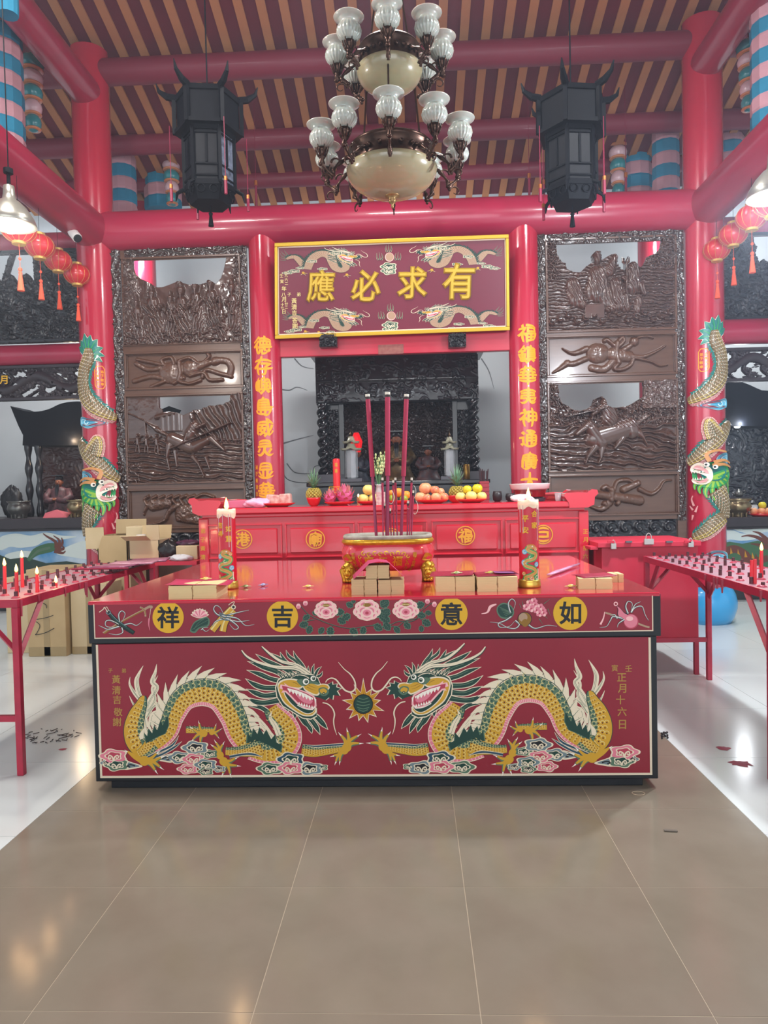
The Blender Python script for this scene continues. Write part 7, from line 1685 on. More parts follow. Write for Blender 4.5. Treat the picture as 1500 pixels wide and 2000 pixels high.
for i, (a, b_, y0) in enumerate(((751, 754, 985), (768, 769, 940), (772, 776, 935), (804, 799, 935), (807, 803, 960), (797, 795, 980), (747, 748, 935), (762, 764, 995))):
    stick(a, y0, b_, 1040, 4.2, 'thin incense stick, %s' % ('short, between the left and central tall sticks', 'burnt half down just right of the central tall stick', 'half height between the central and right tall sticks', 'half height right of the right tall stick', 'rightmost thin one', 'short beside the right tall stick', 'half height left of the central tall stick', 'shortest in the middle')[i], 'thin incense sticks', CYs+rnd.uniform(-.05, .05))
m = MB()
for (x_, y_) in ((745, 950), (808, 955), (800, 975), (765, 965), (812, 985)):
    c = P(x_, y_, CYs); m.tube([tuple(c+Vector((.012*math.sin(k*.6), 0, -.006*k+.02*math.cos(k*.6)))) for k in range(9)], .0014, 5)
tag(build('curled_ash', m, ashw), 'pale curls of burnt incense ash hanging off the thin sticks', 'ash')['kind'] = 'stuff'
# ---------------------------------------------------------------- gold paper bundles
paper = mat('joss_paper', '#d9c490', .8, var=.4, vscale=4, col2='#cdb580', stretch=(1, 1, 60), bump=.25, bscale=30); paperd = mat('joss_paper_brown', '#c9ac80', .8, var=.3, vscale=6, stretch=(1, 1, 50)); ptop = mat('pink_paper', '#b02850', .6); plil = mat('lilac_paper', '#b078b8', .6); cordm = mat('paper_band', '#a8865a', .7)
def bundle(px0, px1, py0, py1, label, cat='paper bundle', mt=None, rot=0, cover=True, z0=None, group='bundles of joss paper', depth=.16, ybase=None):
    b = T(px0, py1, z0 or ZM); c = T(px1, py1, z0 or ZM); Y = ybase or b.y; x0 = P(px0, py1, Y).x; x1 = P(px1, py1, Y).x; w = x1-x0; h = (py1-py0)*PXM(Y)*.97; z = z0 or ZM
    t = thing('paper_bundle', label, cat, ((x0+x1)/2, Y+depth/2, z), group); R = Matrix.Rotation(rot, 3, 'Z'); ctr = Vector(((x0+x1)/2, Y+depth/2, z+h/2))
    for s_ in (-1, 1):
        m = MB(); cc = ctr+R @ Vector((s_*w/4, 0, 0)); nl = 7
        for i in range(nl):
            jit = random.uniform(-.0009, .0009); m.bbox(cc+Vector((jit, jit, -h/2+h*(i+.5)/nl)), (w/2-.004, depth, h/nl*.992), R @ Matrix.Rotation(random.uniform(-.012, .012), 3, 'Z'))
        o = build('paper_stack', m, mt or paper, t)
    m = MB(); m.bbox(ctr, (.003, depth+.002, h+.002), R); build('paper_band', m, cordm, t)
    return t, Vector(((x0+x1)/2, Y+depth/2, z+h)), w, h
def sheet(c, w, d, mt, label, rot=0, fold=0.0, name='paper_sheet', cat='paper', curl=0.0, group=None):
    m = MB(); R = Matrix.Rotation(rot, 3, 'Z')
    m.grid(lambda u, v: Vector(c)+R @ Vector(((u-.5)*w, (v-.5)*d, .0012+curl*abs(u-.5)*2*(u-.5)*1+fold*(abs(u-.5)*-2+0)+curl*.5*math.sin(v*3))), 10, 4)
    o = build(name, m, mt, None, smooth=True, loc=Vector(c)); s = o.modifiers.new('s', 'SOLIDIFY'); s.thickness = .0008; s.offset = 1; return tag(o, label, cat, group)
t, top, w, h = bundle(329, 424, 1143, 1170, 'wide cream joss paper bundle at the front left of the red table', depth=.2)
sheet(top+Vector((.01, 0, .002)), w*1.25, .22, ptop, 'magenta paper sheet draped over the left paper bundle', .1, curl=-.012)
t1, top1, w1, h1_ = bundle(686, 737, 1131, 1162, 'brown joss paper bundle, lower left of the stack before the censer', mt=paperd, depth=.13)
Yb = T(686, 1162, ZM).y
t2, top2, w2, h2 = bundle(738, 790, 1131, 1160, 'brown joss paper bundle, lower right of the stack before the censer', mt=paperd, depth=.13, ybase=Yb)
t3, top3, w3, h3_ = bundle(714, 761, 1104, 1131, 'brown joss paper bundle on top of the two before the censer', mt=paperd, depth=.12, z0=ZM+max(h1_, h2)+.002, ybase=Yb+.005)
m = MB(); c = top3+Vector((0, 0, .002)); R = Matrix.Rotation(.12, 3, 'Z')
def rf(u, v):
    x_ = (u-.5)*.24; a = abs(x_); z = .018-a*.15 if a < .045 else .011-(a-.045)*.95; return c+R @ Vector((x_, (v-.5)*.15-.01, z))
m.grid(rf, 16, 4); o = build('paper_sheet', m, mat('rose_paper', '#b93a64', .6), None, smooth=True); s = o.modifiers.new('s', 'SOLIDIFY'); s.thickness = .0008; tag(o, 'rose paper sheet folded like a roof over the paper stack before the censer', 'paper')
t4, top4, w4, h4 = bundle(851, 929, 1126, 1156, 'cream joss paper bundle right of the censer', depth=.17)
t5, top5, w5, h5 = bundle(932, 1012, 1127, 1156, 'cream joss paper bundle just left of the right dragon candle', depth=.17)
sheet(top4+Vector((-.01, .02, .002)), w4*1.1, .2, mat('dark_red_paper', '#98203a', .6), 'dark red paper on the bundle right of the censer', -.1, curl=.006)
sheet(top5+Vector((0, .03, .002)), w5*1.05, .18, mat('dark_red_paper', '#98203a', .6), 'dark red paper on the bundle by the right dragon candle', .1, curl=.006)
sheet(top5+Vector((.045, .0, .012)), .10, .07, plil, 'lilac paper slip on the bundle by the right dragon candle', .05, curl=-.006)
t6, top6, w6, h6 = bundle(1134, 1200, 1130, 1151, 'small cream joss paper bundle at the right of the table top', rot=-.12, depth=.14)
sheet(top6+Vector((.01, .03, .002)), .17, .14, mat('dark_red_paper', '#98203a', .6), 'red paper on the small bundle at the right of the table', .2, curl=.005)
t7, top7, w7, h7 = bundle(1196, 1219, 1132, 1148, 'short cream paper block behind the small right bundle', depth=.1, ybase=T(1196, 1146, ZM).y+.16)
# scattered candies and slips
cand = [mat('candy_foil_%s' % n, c, .25, metal=.3, var=.8, vscale=60, col2='#e8e0d0') for n, c in (('green', '#8fae4a'), ('blue', '#7a86c4'), ('yellow', '#d8c83a'), ('red', '#c04858'))]
def candy(px, py, mt, label, z=None, s=1.0, rot=0.2):
    c = T(px, py, z or ZM); m = MB(); R = Matrix.Rotation(rot, 3, 'Z')
    pts = [(-.030, .000), (-.024, .006), (-.013, .0035), (-.01, .008), (0, .0105), (.01, .008), (.013, .0035), (.024, .006), (.030, 0)]
    vs = []; n = 8
    for i, (a, r_) in enumerate(pts):
        rr = max(r_, .001); fl = .35 if abs(a) > .015 else .8
        for j in range(n): q = j*6.2832/n; vs.append(c+R @ Vector((a*s, rr*math.cos(q)*s, rr*math.sin(q)*s*fl+.008*s)))
    m._add(vs, [(i*n+j, i*n+(j+1) % n, (i+1)*n+(j+1) % n, (i+1)*n+j) for i in range(len(pts)-1) for j in range(n)]); tag(build('candy', m, mt, None, smooth=True), label, 'candy', 'wrapped candies on the red table')
candy(480, 1148, cand[0], 'green wrapped candy beside the left dragon candle'); candy(514, 1145, cand[1], 'blue wrapped candy on the open red table top', rot=.7); candy(602, 1148, cand[2], 'yellow wrapped candy lying midway between left candle and censer')
candy(1115, 1148, cand[2], 'yellow wrapped candy touching the small right paper bundle', s=1.1)
candy(402, 1133, cand[2], 'yellow wrapped candy on the magenta paper of the left bundle', z=top.z+.004)
candy(892, 1122, cand[0], 'green wrapped candy on the bundle right of the censer', z=top4.z+.004); candy(958, 1121, cand[2], 'yellow wrapped candy beside the lilac slip', z=top5.z+.004)
# pink plastic tube bag lying on the right
cl = mat('pink_film', '#d8a8c8', .2, alpha=.75, coat=.5)
a, b_ = T(1072, 1126, ZM), T(1124, 1106, ZM); m = MB(); m.tube([a, a.lerp(b_, .35), a.lerp(b_, .7), b_], [.012, .02, .016, .010], 10, flat=.4)
for v in range(len(m.v)): m.v[v] = (m.v[v][0], m.v[v][1], m.v[v][2]+.010)
m.tube([a.lerp(b_, .3)+Vector((.01, -.01, .012)), b_+Vector((.03, .03, .012))], [.008, .006], 8); tag(build('plastic_sleeve', m, cl, smooth=True), 'pinkish clear plastic sleeve lying right of the right dragon candle', 'sleeve')
# ================================================================ CANDLE RACKS
RZ = .875
rackgrey = mat('rack_waxed_metal', '#8c7880', .5, var=.8, vscale=9, col2='#9c5866'); socket = mat('candle_socket', '#4a2f34', .45, metal=.3, var=.6, vscale=40, col2='#8a3a48'); rw = mat('red_wax', '#a03a4c', .4, sss=.1)
thin_red = mat('thin_candle_red', '#d8303c', .35, sss=.2)
def rack(xin, s, y0, y1, wd, label, lit, seed):
    """xin: inner long edge x; s=+1 extends to +x"""
    t = thing('candle_rack', label, 'rack', (xin+s*wd/2, (y0+y1)/2, 0)); xo = xin+s*wd; xa, xb = min(xin, xo), max(xin, xo)
    m = MB(); m.box(xa+.009, xb-.009, y0+.009, y1-.009, RZ-.006, RZ); build('tray_top', m, rackgrey, t)
    m = MB(); e = .028
    for (a, b, c, d) in ((xa, xa+.008, y0, y1), (xb-.008, xb, y0, y1), (xa+.008, xb-.008, y0, y0+.008), (xa+.008, xb-.008, y1-.008, y1)): m.box(a, b, c, d, RZ-.035, RZ+.004)
    build('edge_angle', m, red_metal, t)
    for x_ in (xa, xb-.035):
        for y_ in (y0, y1-.035):
            m = MB(); m.box(x_+.001, x_+.034, y_+.001, y_+.034, 0, RZ-.036); build('leg', m, red_metal, t, bevel=.003)
            sy = 1 if y_ == y0 else -1; m = MB(); m.tube([(x_+.0175, y_+.0175, RZ-.30), (x_+.0175, y_+.0175+sy*.24, RZ-.035)], .016, 4); build('brace', m, red_metal, t)
            sx = 1 if x_ == xa else -1; m = MB(); m.tube([(x_+.0175, y_+.0175, RZ-.26), (x_+.0175+sx*.2, y_+.0175, RZ-.035)], .014, 4); build('brace', m, red_metal, t)
    m = MB(); m.box(xa, xb, y0+.005, y0+.03, .27, .30); build('stretcher', m, red_metal, t); m = MB(); m.box(xa, xb, y1-.03, y1-.005, .27, .30); build('stretcher', m, red_metal, t)
    rnd = random.Random(seed); nx, ny = 4, 15; first = None; fr2 = None
    sm = MB(); sm.tube([(0, 0, 0), (0, 0, .034)], .0095, 8); sme = bpy.data.meshes.new('candle_socket'); sme.from_pydata(sm.v, [], sm.f); sme.materials.append(socket)
    wm = MB(); wm.lathe([(.022, 0), (.018, .006), (.011, .010), (.001, .012)], (0, 0, 0), 8, sx=1.2); wme = bpy.data.meshes.new('wax_puddle'); wme.from_pydata(wm.v, [], wm.f); wme.materials.append(rw)
    for i in range(nx):
        for j in range(ny):
            x_ = xa+wd*(i+.5)/nx; y_ = y0+(y1-y0)*(j+.5)/ny+(.03 if i % 2 else 0)
            o = put(sme, 'candle_socket', (x_-t.location.x, y_-t.location.y, RZ), t)
            if rnd.random() < .3: o.scale = (1, 1, .7)
            if rnd.random() < .55: put(wme, 'wax_puddle', (x_-t.location.x+rnd.uniform(-.005, .005), y_-t.location.y, RZ), t).rotation_euler = (0, 0, rnd.random()*6)
    # wax drips on the rim
    m = MB()
    for k in range(7): y_ = y0+rnd.uniform(.02, .8); L = rnd.uniform(.03, .10); m.tube([(xin-s*.002, y_, RZ), (xin-s*.004, y_, RZ-L)], [.009, .004], 5)
    build('wax_drips', m, rw, t)['kind'] = 'stuff'
    for k, (px, pyb, pyt, on, lab) in enumerate(lit):
        b = T(px, pyb, RZ); zt_ = P(px, pyt, b.y).z; c = thing('thin_candle', lab, 'candle', (b.x, b.y, RZ), 'thin red candles on the racks'); m = MB(); m.tube([(b.x, b.y, RZ), (b.x+.002, b.y, zt_)], [.010, .0085], 8); build('wax_stick', m, thin_red, c); m = MB(); m.tube([(b.x+.002, b.y, zt_-.003), (b.x+.002, b.y, zt_+.008)], .0012, 4); build('wick', m, black, c)
        if on: m = MB(); flame(m, b.x+.002, b.y, zt_+.002, .042, .0085); build('flame', m, flame_m, c, smooth=True); point_light('candle_glow', (b.x, b.y, zt_+.04), .5, (1, .6, .3), .015)
    return t
XRL = T(45, 1170, RZ).x
rack(XRL, -1, 3.42, 5.30, .46, 'red metal candle rack with rows of sockets at the left of the table',
     [(10, 1162, 1106, True, 'burning thin candle at the left edge of the left rack'), (44, 1147, 1090, True, 'tallest burning thin candle on the left rack'), (33, 1167, 1118, True, 'burning thin candle second from the left frame edge'), (73, 1157, 1122, True, 'burning short candle rightmost of the tall four on the left rack'), (109, 1147, 1139, True, 'burning candle stub low on the left rack')], 3)
XRR = T(1485, 1152, RZ).x
rack(XRR, 1, 3.30, 5.08, .46, 'red metal candle rack with rows of sockets at the right of the table',
     [(1474, 1140, 1092, False, 'unlit leaning thin candle at the front of the right rack'), (1487, 1128, 1076, True, 'burning thin candle on the right rack'), (1468, 1128, 1094, False, 'short unlit candle behind the front one on the right rack')], 9)
# ================================================================ DONATION BOX
DY = 5.20
dz0, dz1 = P(1270, 1248, DY).z, P(1270, 1058, DY).z
dx0, dx1 = P(1176, 1150, DY).x, P(1364, 1150, DY).x
t = thing('donation_box', 'large red metal donation box with hanging padlocks, right of the altar', 'box', ((dx0+dx1)/2, DY+.3, 0))
m = MB(); m.box(dx0, dx1, DY, DY+.55, dz0, dz1-.03); build('body', m, red_metal2, t, bevel=.004)
m = MB(); m.box(dx0-.035, dx1+.01, DY-.035, DY+.60, dz1-.035, dz1+.002); build('lid', m, red_metal2, t, bevel=.004)
m = MB(); m.box(dx0-.085, dx0-.03, DY-.02, DY+.14, dz1-.05, dz1-.028); build('side_bracket', m, red_metal2, t, bevel=.003)
for x_ in (dx0, dx1-.03):
    for y_ in ((DY+.0, DY+.52) if x_ == dx0 else (DY,)): m = MB(); m.box(x_, x_+.03, y_, y_+.03, 0, dz0+.01); build('leg', m, red_metal, t)
m = MB(); m.box(dx0, dx1, DY-.004, DY+.02, dz0-.02, dz0-.001); build('bottom_rail', m, red_metal, t)
steel = mat('padlock_steel', '#b9b9b4', .3, metal=.6)
def padlock(px, py, w_, h_, label):
    c = P(px, py, DY-.045); k = PXM(DY); W, H_ = w_*k, h_*k; l = thing('padlock', label, 'padlock', tuple(c), 'padlocks on the donation box')
    m = MB(); m.bbox((c.x, c.y, c.z), (W, .022, H_)); build('body', m, steel, l, bevel=.003); m = MB(); m.tube([(c.x+W*.3*math.cos(a), c.y, c.z+H_/2+.001+W*.45*math.sin(a)*1.3) for a in [i*math.pi/8 for i in range(9)]], .0035, 6); build('shackle', m, steel, l)
padlock(1198, 1067, 10, 11, 'small steel padlock at the left of the donation box lid'); padlock(1267, 1058, 18, 11, 'broad steel padlock in the middle of the donation box lid'); padlock(1349, 1063, 10, 11, 'small steel padlock at the right of the donation box lid')
for px in (1228, 1307): m = MB(); c = P(px, 1058, DY-.045); m.bbox(tuple(c), (.045, .02, .012)); build('hasp', m, mat('dull_steel', '#6a6a70', .4, metal=.6), t)
for px in (1193, 1343): m = MB(); c = P(px, 1058, DY-.05); m.bbox(tuple(c), (.045, .012, .016)); build('hasp', m, red_metal2, t)
# ================================================================ LEFT CLUTTER
card = mat('cardboard', '#b09a74', .85, var=.4, vscale=5, col2='#9c8660'); card2 = mat('cardboard_pale', '#bfae8c', .85, var=.4, vscale=5, col2='#a8966e'); tape = mat('packing_tape', '#94805a', .3, coat=.4)
def carton(px0, px1, py0, py1, Y, depth, label, mt=card, marks=False, rot=0, open_=False, z0=0.0, group=None):
    x0, x1 = P(px0, py1, Y).x, P(px1, py1, Y).x; zt_ = P((px0+px1)/2, py0, Y).z; t = thing('cardboard_box', label, 'box', ((x0+x1)/2, Y+depth/2, z0), group); h = zt_-z0; c = Vector(((x0+x1)/2, Y+depth/2, z0+h/2)); R = Matrix.Rotation(rot, 3, 'Z')
    W = x1-x0
    if not open_: m = MB(); m.bbox(c, (W, depth, h), R); build('carton', m, mt, t, bevel=.006)
    else:
        m = MB()
        for dx, dy, sx, sy in ((-W/2+.004, 0, .008, depth), (W/2-.004, 0, .008, depth), (0, -depth/2+.004, W, .008), (0, depth/2-.004, W, .008)): m.bbox(c+R @ Vector((dx, dy, 0)), (sx, sy, h), R)
        m.bbox(c-Vector((0, 0, h/2-.004)), (W, depth, .008), R); build('carton', m, mt, t)
    if marks:
        m = MB(); m.bbox(c+R @ Vector((0, -depth/2-.001, 0)), (W*.16, .002, h*.99), R); build('tape_strip', m, tape, t); m = MB(); m.bbox(c+R @ Vector((0, -depth/2-.001, -h*.44)), (W*.99, .002, h*.1), R); build('tape_strip', m, tape, t)
    return t, c, W, h
t, c, W, h = carton(56, 130, 1112, 1276, 6.05, .42, 'big cardboard carton with black marker strokes on the floor under the left rack', card, True)
p = Paint(lambda u, v, l: P(u, v, 6.045-.002*l), ['pt_black'])
for q in ([(70, 1210), (88, 1207), (104, 1202)], [(70, 1214), (78, 1222), (72, 1236), (70, 1240), (88, 1236), (106, 1227)], [(84, 1178), (90, 1182), (91, 1188)]): p.stroke(q, 1.3, 'pt_black', 2)
p.build('marker_strokes', t)
carton(14, 58, 1128, 1256, 6.2, .4, 'cardboard carton half hidden by the left rack leg', card2)
carton(141, 212, 1140, 1272, 6.12, .33, 'cardboard carton right of the marked one, behind the painted table', card2, True)
# small red table behind with open boxes
SY_ = 5.75; z_t = P(340, 1097, SY_).z; x0, x1 = P(238, 1097, SY_).x, P(384, 1097, SY_).x
t = thing('side_table', 'small red side table carrying open cartons left of the altar', 'table', ((x0+x1)/2, SY_+.3, 0))
m = MB(); m.box(x0, x1, SY_, SY_+.75, z_t-.03, z_t); build('table_top', m, red_metal2, t)
for x_ in (x0+.01, x1-.04):
    for y_ in (SY_+.01, SY_+.7): m = MB(); m.box(x_, x_+.03, y_, y_+.03, 0, z_t-.03); build('leg', m, red_metal2, t)
t, c, W, h = carton(252, 312, 1055, 1094, 6.0, .3, 'open cardboard box with raised flap on the small red table', card2, open_=True, z0=z_t)
def flap(par, c, w_, h_, ax, ang, mt, rotz=0):
    m = MB(); R = Matrix.Rotation(rotz, 3, 'Z') @ Matrix.Rotation(ang, 3, ax); m.bbox(Vector(c)+R @ Vector((0, 0, h_/2)), (w_, .006, h_), R); build('flap', m, mt, par)
flap(t, (c.x+W/2-.05, c.y-.15, c.z+h/2), .11, .13, 'X', .1, card2); flap(t, (c.x, c.y+.15, c.z+h/2), W, .12, 'X', -.3, card); flap(t, (c.x-.05, c.y-.15, c.z+h/2), .22, .12, 'X', 1.2, card2)
m = MB(); m.tube([(c.x-.08, c.y, c.z), (c.x-.08, c.y, c.z+h/2+.04)], .04, 16); tag(build('paper_roll', m, white), 'white paper roll standing in the open box on the small red table', 'roll')
t, c, W, h = carton(192, 250, 1046, 1110, 6.5, .35, 'tall open carton with wide brown flaps behind the left rack', card, open_=True, z0=P(220, 1110, 6.5).z)
zz0 = P(220, 1110, 6.5).z
m = MB(); m.box(c.x-W/2-.02, c.x+W/2+.02, 6.5, 6.9, 0, zz0); tag(build('storage_crate', m, card2, bevel=.01), 'plain carton under the tall open one behind the left rack', 'box')
flap(t, (c.x-W/2-.02, c.y-.18, c.z+h/2-.12), .16, .2, 'X', .1, card2, .3); flap(t, (c.x+.05, c.y+.15, c.z+h/2), .3, .14, 'X', -.1, card)
t, c, W, h = carton(246, 316, 1028, 1052, 6.35, .25, 'flat closed carton lying behind the open boxes, left of the altar', card2, z0=P(280, 1052, 6.35).z)
m = MB(); m.box(c.x-W/2, c.x+W/2, 6.3, 6.62, z_t, P(280, 1052, 6.35).z-.001) if False else m.box(c.x-W/2+.02, c.x+W/2-.02, 6.38, 6.58, z_t, P(280, 1052, 6.35).z)
tag(build('carton_support', m, card), 'carton beneath the flat closed one on the small red table', 'box')
carton(344, 386, 1066, 1094, 5.9, .25, 'low open box of dark packets at the right end of the small red table', card2, z0=z_t)
crumple('bin_bag', (P(328, 1090, 5.95).x, 6.0, z_t), .085, .07, .16, mat('black_bag', '#1a1718', .35), 'crumpled black bag on the small red table', 'bag', 5)
crumple('packets', (P(366, 1060, 6.0).x, 6.02, P(366, 1068, 5.9).z), .11, .08, .05, mat('purple_packets', '#5a3048', .35, var=.9, vscale=30, col2='#2a1824'), 'dark purple packets piled in the low open box', 'packets', 6)
crumple('plastic_bag', (P(352, 1094, 5.8).x, 5.82, z_t), .10, .05, .05, mat('thin_white_bag', '#d8dade', .3, alpha=.8), 'thin white plastic bag on the small red table front', 'bag', 9)
# flat pink packets on the left rack far end
for i, (a, b, w_, d_, rz, mt_, lab) in enumerate(((262, 1101, .30, .22, .1, mat('pink_packets', '#b88a98', .3, var=.8, vscale=14, col2='#8a4a60'), 'flat pink plastic packet in the middle of the left rack'), (224, 1108, .24, .2, -.2, mat('mauve_packets', '#7a3a55', .3, var=.8, vscale=14, col2='#a06a80'), 'flat mauve plastic packet nearer the front of the left rack'), (292, 1096, .26, .24, .2, mat('mauve_packets', '#7a3a55', .3, var=.8, vscale=14, col2='#a06a80'), 'flat mauve plastic packet at the far end of the left rack'))):
    q = T(a, b, RZ+.036); sheet((q.x, q.y, RZ+.036), w_, d_, mt_, lab, rz, name='packet', cat='packet', curl=.004).modifiers['s'].thickness = .012
m = MB(); a, b = T(140, 1112, RZ+.05), T(258, 1108, RZ+.05); m.tube([(a.x, a.y, RZ+.05), (b.x, a.y, RZ+.05)], .006, 8); tag(build('thin_rod', m, plum), 'dark rod lying across the sockets of the left rack', 'rod')
# ================================================================ WING ALTARS
def mural(x0p, x1p, ytop, ybot, Y, seed, label, par, side):
    X0, X1 = P(x0p, 1060, Y).x, P(x1p, 1060, Y).x; xm = (x0p+x1p)/2; Z1, Z0_ = P(xm, ytop, Y).z, P(xm, ybot, Y).z
    m = MB(); m.box(X0, X1, Y, Y+.03, Z0_, Z1); build('mural_board', m, mat('mural_sky', '#4a8ec0', .6, var=.9, vscale=2.0, col2='#dfe8e8'), par)
    p = Paint(lambda u, v, l: P(u, v, Y-.002-l*.0008), PAL+['mural_white', 'mural_green', 'mural_brown', 'mural_dgreen', 'mural_blue'])
    return p
for n, c_ in (('mural_white', '#cfdcd8'), ('mural_green', '#3f6a4a'), ('mural_brown', '#6a3a30'), ('mural_dgreen', '#2a4038'), ('mural_blue', '#3a80b8')): mat(n, c_, .6)
def wing(side):
    L = side < 0; Y = 8.55
    xa, xb = (P(-150, 1010, Y).x, P(178, 1010, Y).x) if L else (P(1400, 1010, Y).x, P(1700, 1010, Y).x)
    xm_ = 80 if L else 1450
    zt_ = P(xm_, 1012 if L else 1010, Y).z; zm = P(xm_, 1032 if L else 1028, Y).z; zb_ = P(xm_, 1128 if L else 1136, Y).z
    t = thing('wing_altar', ('left' if L else 'right')+' wing altar, dark table over a painted dragon and cloud mural', 'altar', ((xa+xb)/2, Y+.5, 0))
    m = MB(); m.box(xa, xb, Y-.1, Y+1.3, zm, zt_); build('table_top', m, woodgrey, t, bevel=.01); m = MB(); m.box(xa+.03, xb-.03, Y-.05, Y+1.25, zm-.03, zm); build('top_moulding', m, woodgrey, t, bevel=.008)
    m = MB(); m.box(xa+.05, xb-.05, Y+.03, Y+1.2, 0, zm-.03); build('base', m, woodblack, t)
    rn = random.Random(3 if L else 8)
    if L:
        p = mural(-140, 176, 1035, 1128, Y, 1, '', t, side)
        for q in ([(0, 1050), (30, 1042), (60, 1046), (90, 1040), (120, 1046), (150, 1048), (120, 1054), (90, 1056), (70, 1066), (40, 1070), (20, 1068), (0, 1074)], [(110, 1080), (150, 1060), (176, 1058), (176, 1090), (140, 1088)], [(10, 1084), (40, 1076), (70, 1080), (50, 1092), (20, 1094)]): p.curve(q, 'mural_white', 2)
        p.poly([(-140, 1128), (-140, 1092), (-60, 1096), (0, 1084), (20, 1092), (50, 1088), (90, 1100), (130, 1096), (176, 1104), (176, 1128)], 'mural_dgreen', 3)
        p.stroke([(55, 1095), (70, 1078), (95, 1070), (112, 1068)], [6, 15, 18, 12], 'mural_green', 5); p.stroke([(58, 1092), (75, 1076), (98, 1070)], [2, 5, 5], 'pt_sage', 6)
        for q in ([(110, 1070), (108, 1058), (92, 1048), (84, 1042)], [(112, 1070), (116, 1056), (104, 1046)], [(114, 1070), (122, 1060), (120, 1050)], [(108, 1074), (124, 1072), (120, 1064)], [(106, 1076), (122, 1080), (128, 1076)]): p.stroke(q, 8, 'mural_brown', 6, taper=1.5)
    else:
        p = mural(1404, 1700, 1032, 1136, Y, 2, '', t, side)
        for q in ([(1404, 1040), (1430, 1036), (1450, 1042), (1480, 1040), (1478, 1052), (1450, 1056), (1425, 1054), (1404, 1058)], [(1430, 1032), (1460, 1034), (1500, 1030), (1500, 1038), (1460, 1042)]): p.curve(q, 'mural_white', 2)
        p.poly([(1404, 1136), (1404, 1062), (1425, 1058), (1450, 1062), (1480, 1056), (1500, 1062), (1700, 1060), (1700, 1136)], 'mural_green', 3)
        p.stroke([(1404, 1090), (1430, 1076), (1450, 1082), (1470, 1096), (1500, 1090)], [20, 22, 20, 16, 12], 'mural_brown', 5)
        for k in range(12): u = 1408+k*7; p.poly([(u-3, 1080+k*1.2), (u+3, 1080+k*1.2), (u-2, 1064+k*1.6)], 'pt_gold' if k % 2 else 'mural_brown', 5.5)
        p.curve([(1420, 1086), (1436, 1080), (1448, 1088), (1440, 1098), (1424, 1096)], 'mural_green', 7)
        for q in ([(1500, 1062), (1480, 1050), (1462, 1046), (1448, 1048)], [(1500, 1056), (1484, 1042), (1470, 1038)], [(1500, 1070), (1480, 1064), (1466, 1062)]): p.stroke(q, 9, 'mural_brown', 6, taper=1.5)
    p.build('painted_mural', t)
    # shrine canopy cabinet
    s = thing('wing_shrine', 'dark wooden shrine with curved canopy on the %s wing altar' % ('left' if L else 'right'), 'shrine', ((xa+xb)/2, Y+.7, zt_))
    YS = Y+.75
    if L: pts = [(20, 793), (45, 802), (70, 804), (95, 799), (120, 788), (150, 784), (200, 786), (230, 793), (300, 806), (330, 793), (310, 830), (300, 870), (44, 870), (45, 850), (36, 832)]; posts = (52, 72, 275, 295)
    else: pts = [(1345, 770), (1390, 764), (1412, 750), (1440, 745), (1460, 750), (1485, 761), (1500, 763), (1600, 770), (1590, 800), (1585, 832), (1395, 832), (1380, 800)]; posts = (1398, 1412, 1560, 1580)
    m = MB(); c2 = catmull(pts[:9 if L else 8], 4)+pts[9 if L else 8:]; n = len(c2)
    vs = [P(u, v, YS) for u, v in c2]; vs += [q+Vector((0, .5, 0)) for q in vs]
    tr = tessellate_polygon([[Vector((u, v, 0)) for u, v in c2]]); m._add(vs, [tuple(a) for a in tr]+[tuple(b+n for b in a) for a in tr]+[(i, (i+1) % n, n+(i+1) % n, n+i) for i in range(n)]); build('curved_canopy', m, lanwood, s)
    for px in posts: m = MB(); a = P(px, 900, YS).x; m.tube([(a, YS+.05, zt_+i*.05) for i in range(int((P(px, 862 if L else 828, YS).z-zt_)/.05)+1)], [.04+.012*math.sin(i*1.1) for i in range(int((P(px, 862 if L else 828, YS).z-zt_)/.05)+1)], 10); build('carved_post', m, woodblack, s, smooth=True)
    a, b = (P(60, 900, YS).x, P(290, 900, YS).x) if L else (P(1404, 900, YS).x, P(1570, 900, YS).x); zc = P(100 if L else 1450, 860 if L else 830, YS).z
    m = MB(); m.box(a, b, YS+.42, YS+.48, zt_, zc); build('back_panel', m, mat('shrine_reddish_back', '#4a2018', .35, coat=.4, var=.5, vscale=5, col2='#2a1412') if L else mat('shrine_mirror_back', '#2a303a', .15, coat=.6), s)
    box = (80, 870, 165, 995) if L else (1408, 836, 1500, 990)
    relief('back_carving', box, YS+.41, lambda X, Y_: np.clip(.7*ridge(X, Y_, .5, 14, 2.6, .05)*fbm(X*.06, Y_*.06), 0, 1), .04, mat('shrine_reddish_back', '#4a2018', .35) if L else mat('shrine_dark_relief', '#20242c', .25, coat=.5), s, 1.5)
    # lamp
    lp = P(150, 862, YS+.1) if L else P(1440, 829, YS+.1)
    t2 = thing('shrine_lamp', 'glowing round lamp inside the %s wing shrine' % ('left' if L else 'right'), 'lamp', tuple(lp)); m = MB(); m.ball(tuple(lp), .05, 12); build('bulb', m, mat('warm_bulb', '#ffd9a0', .4, emit='#ffc070' if L else '#ffffff', estr=18) if L else mat('cool_bulb', '#ffffff', .4, emit='#f0f6ff', estr=22), t2, smooth=True); m = MB(); m.tube([lp+Vector((0, 0, .04)), lp+Vector((0, 0, .10))], .025, 8); build('lamp_holder', m, woodblack, t2)
    point_light('shrine_lamp_light', tuple(lp+Vector((0, -.12, 0))), 9 if L else 12, (1, .7, .42) if L else (.9, .95, 1), .05)
    return zt_, Y
zl_, Yl = wing(-1); zr_, Yr = wing(1)
pew = mat('pewter', '#6a6a66', .3, metal=.7); brs = mat('dull_brass', '#8a7a5c', .28, metal=.8)
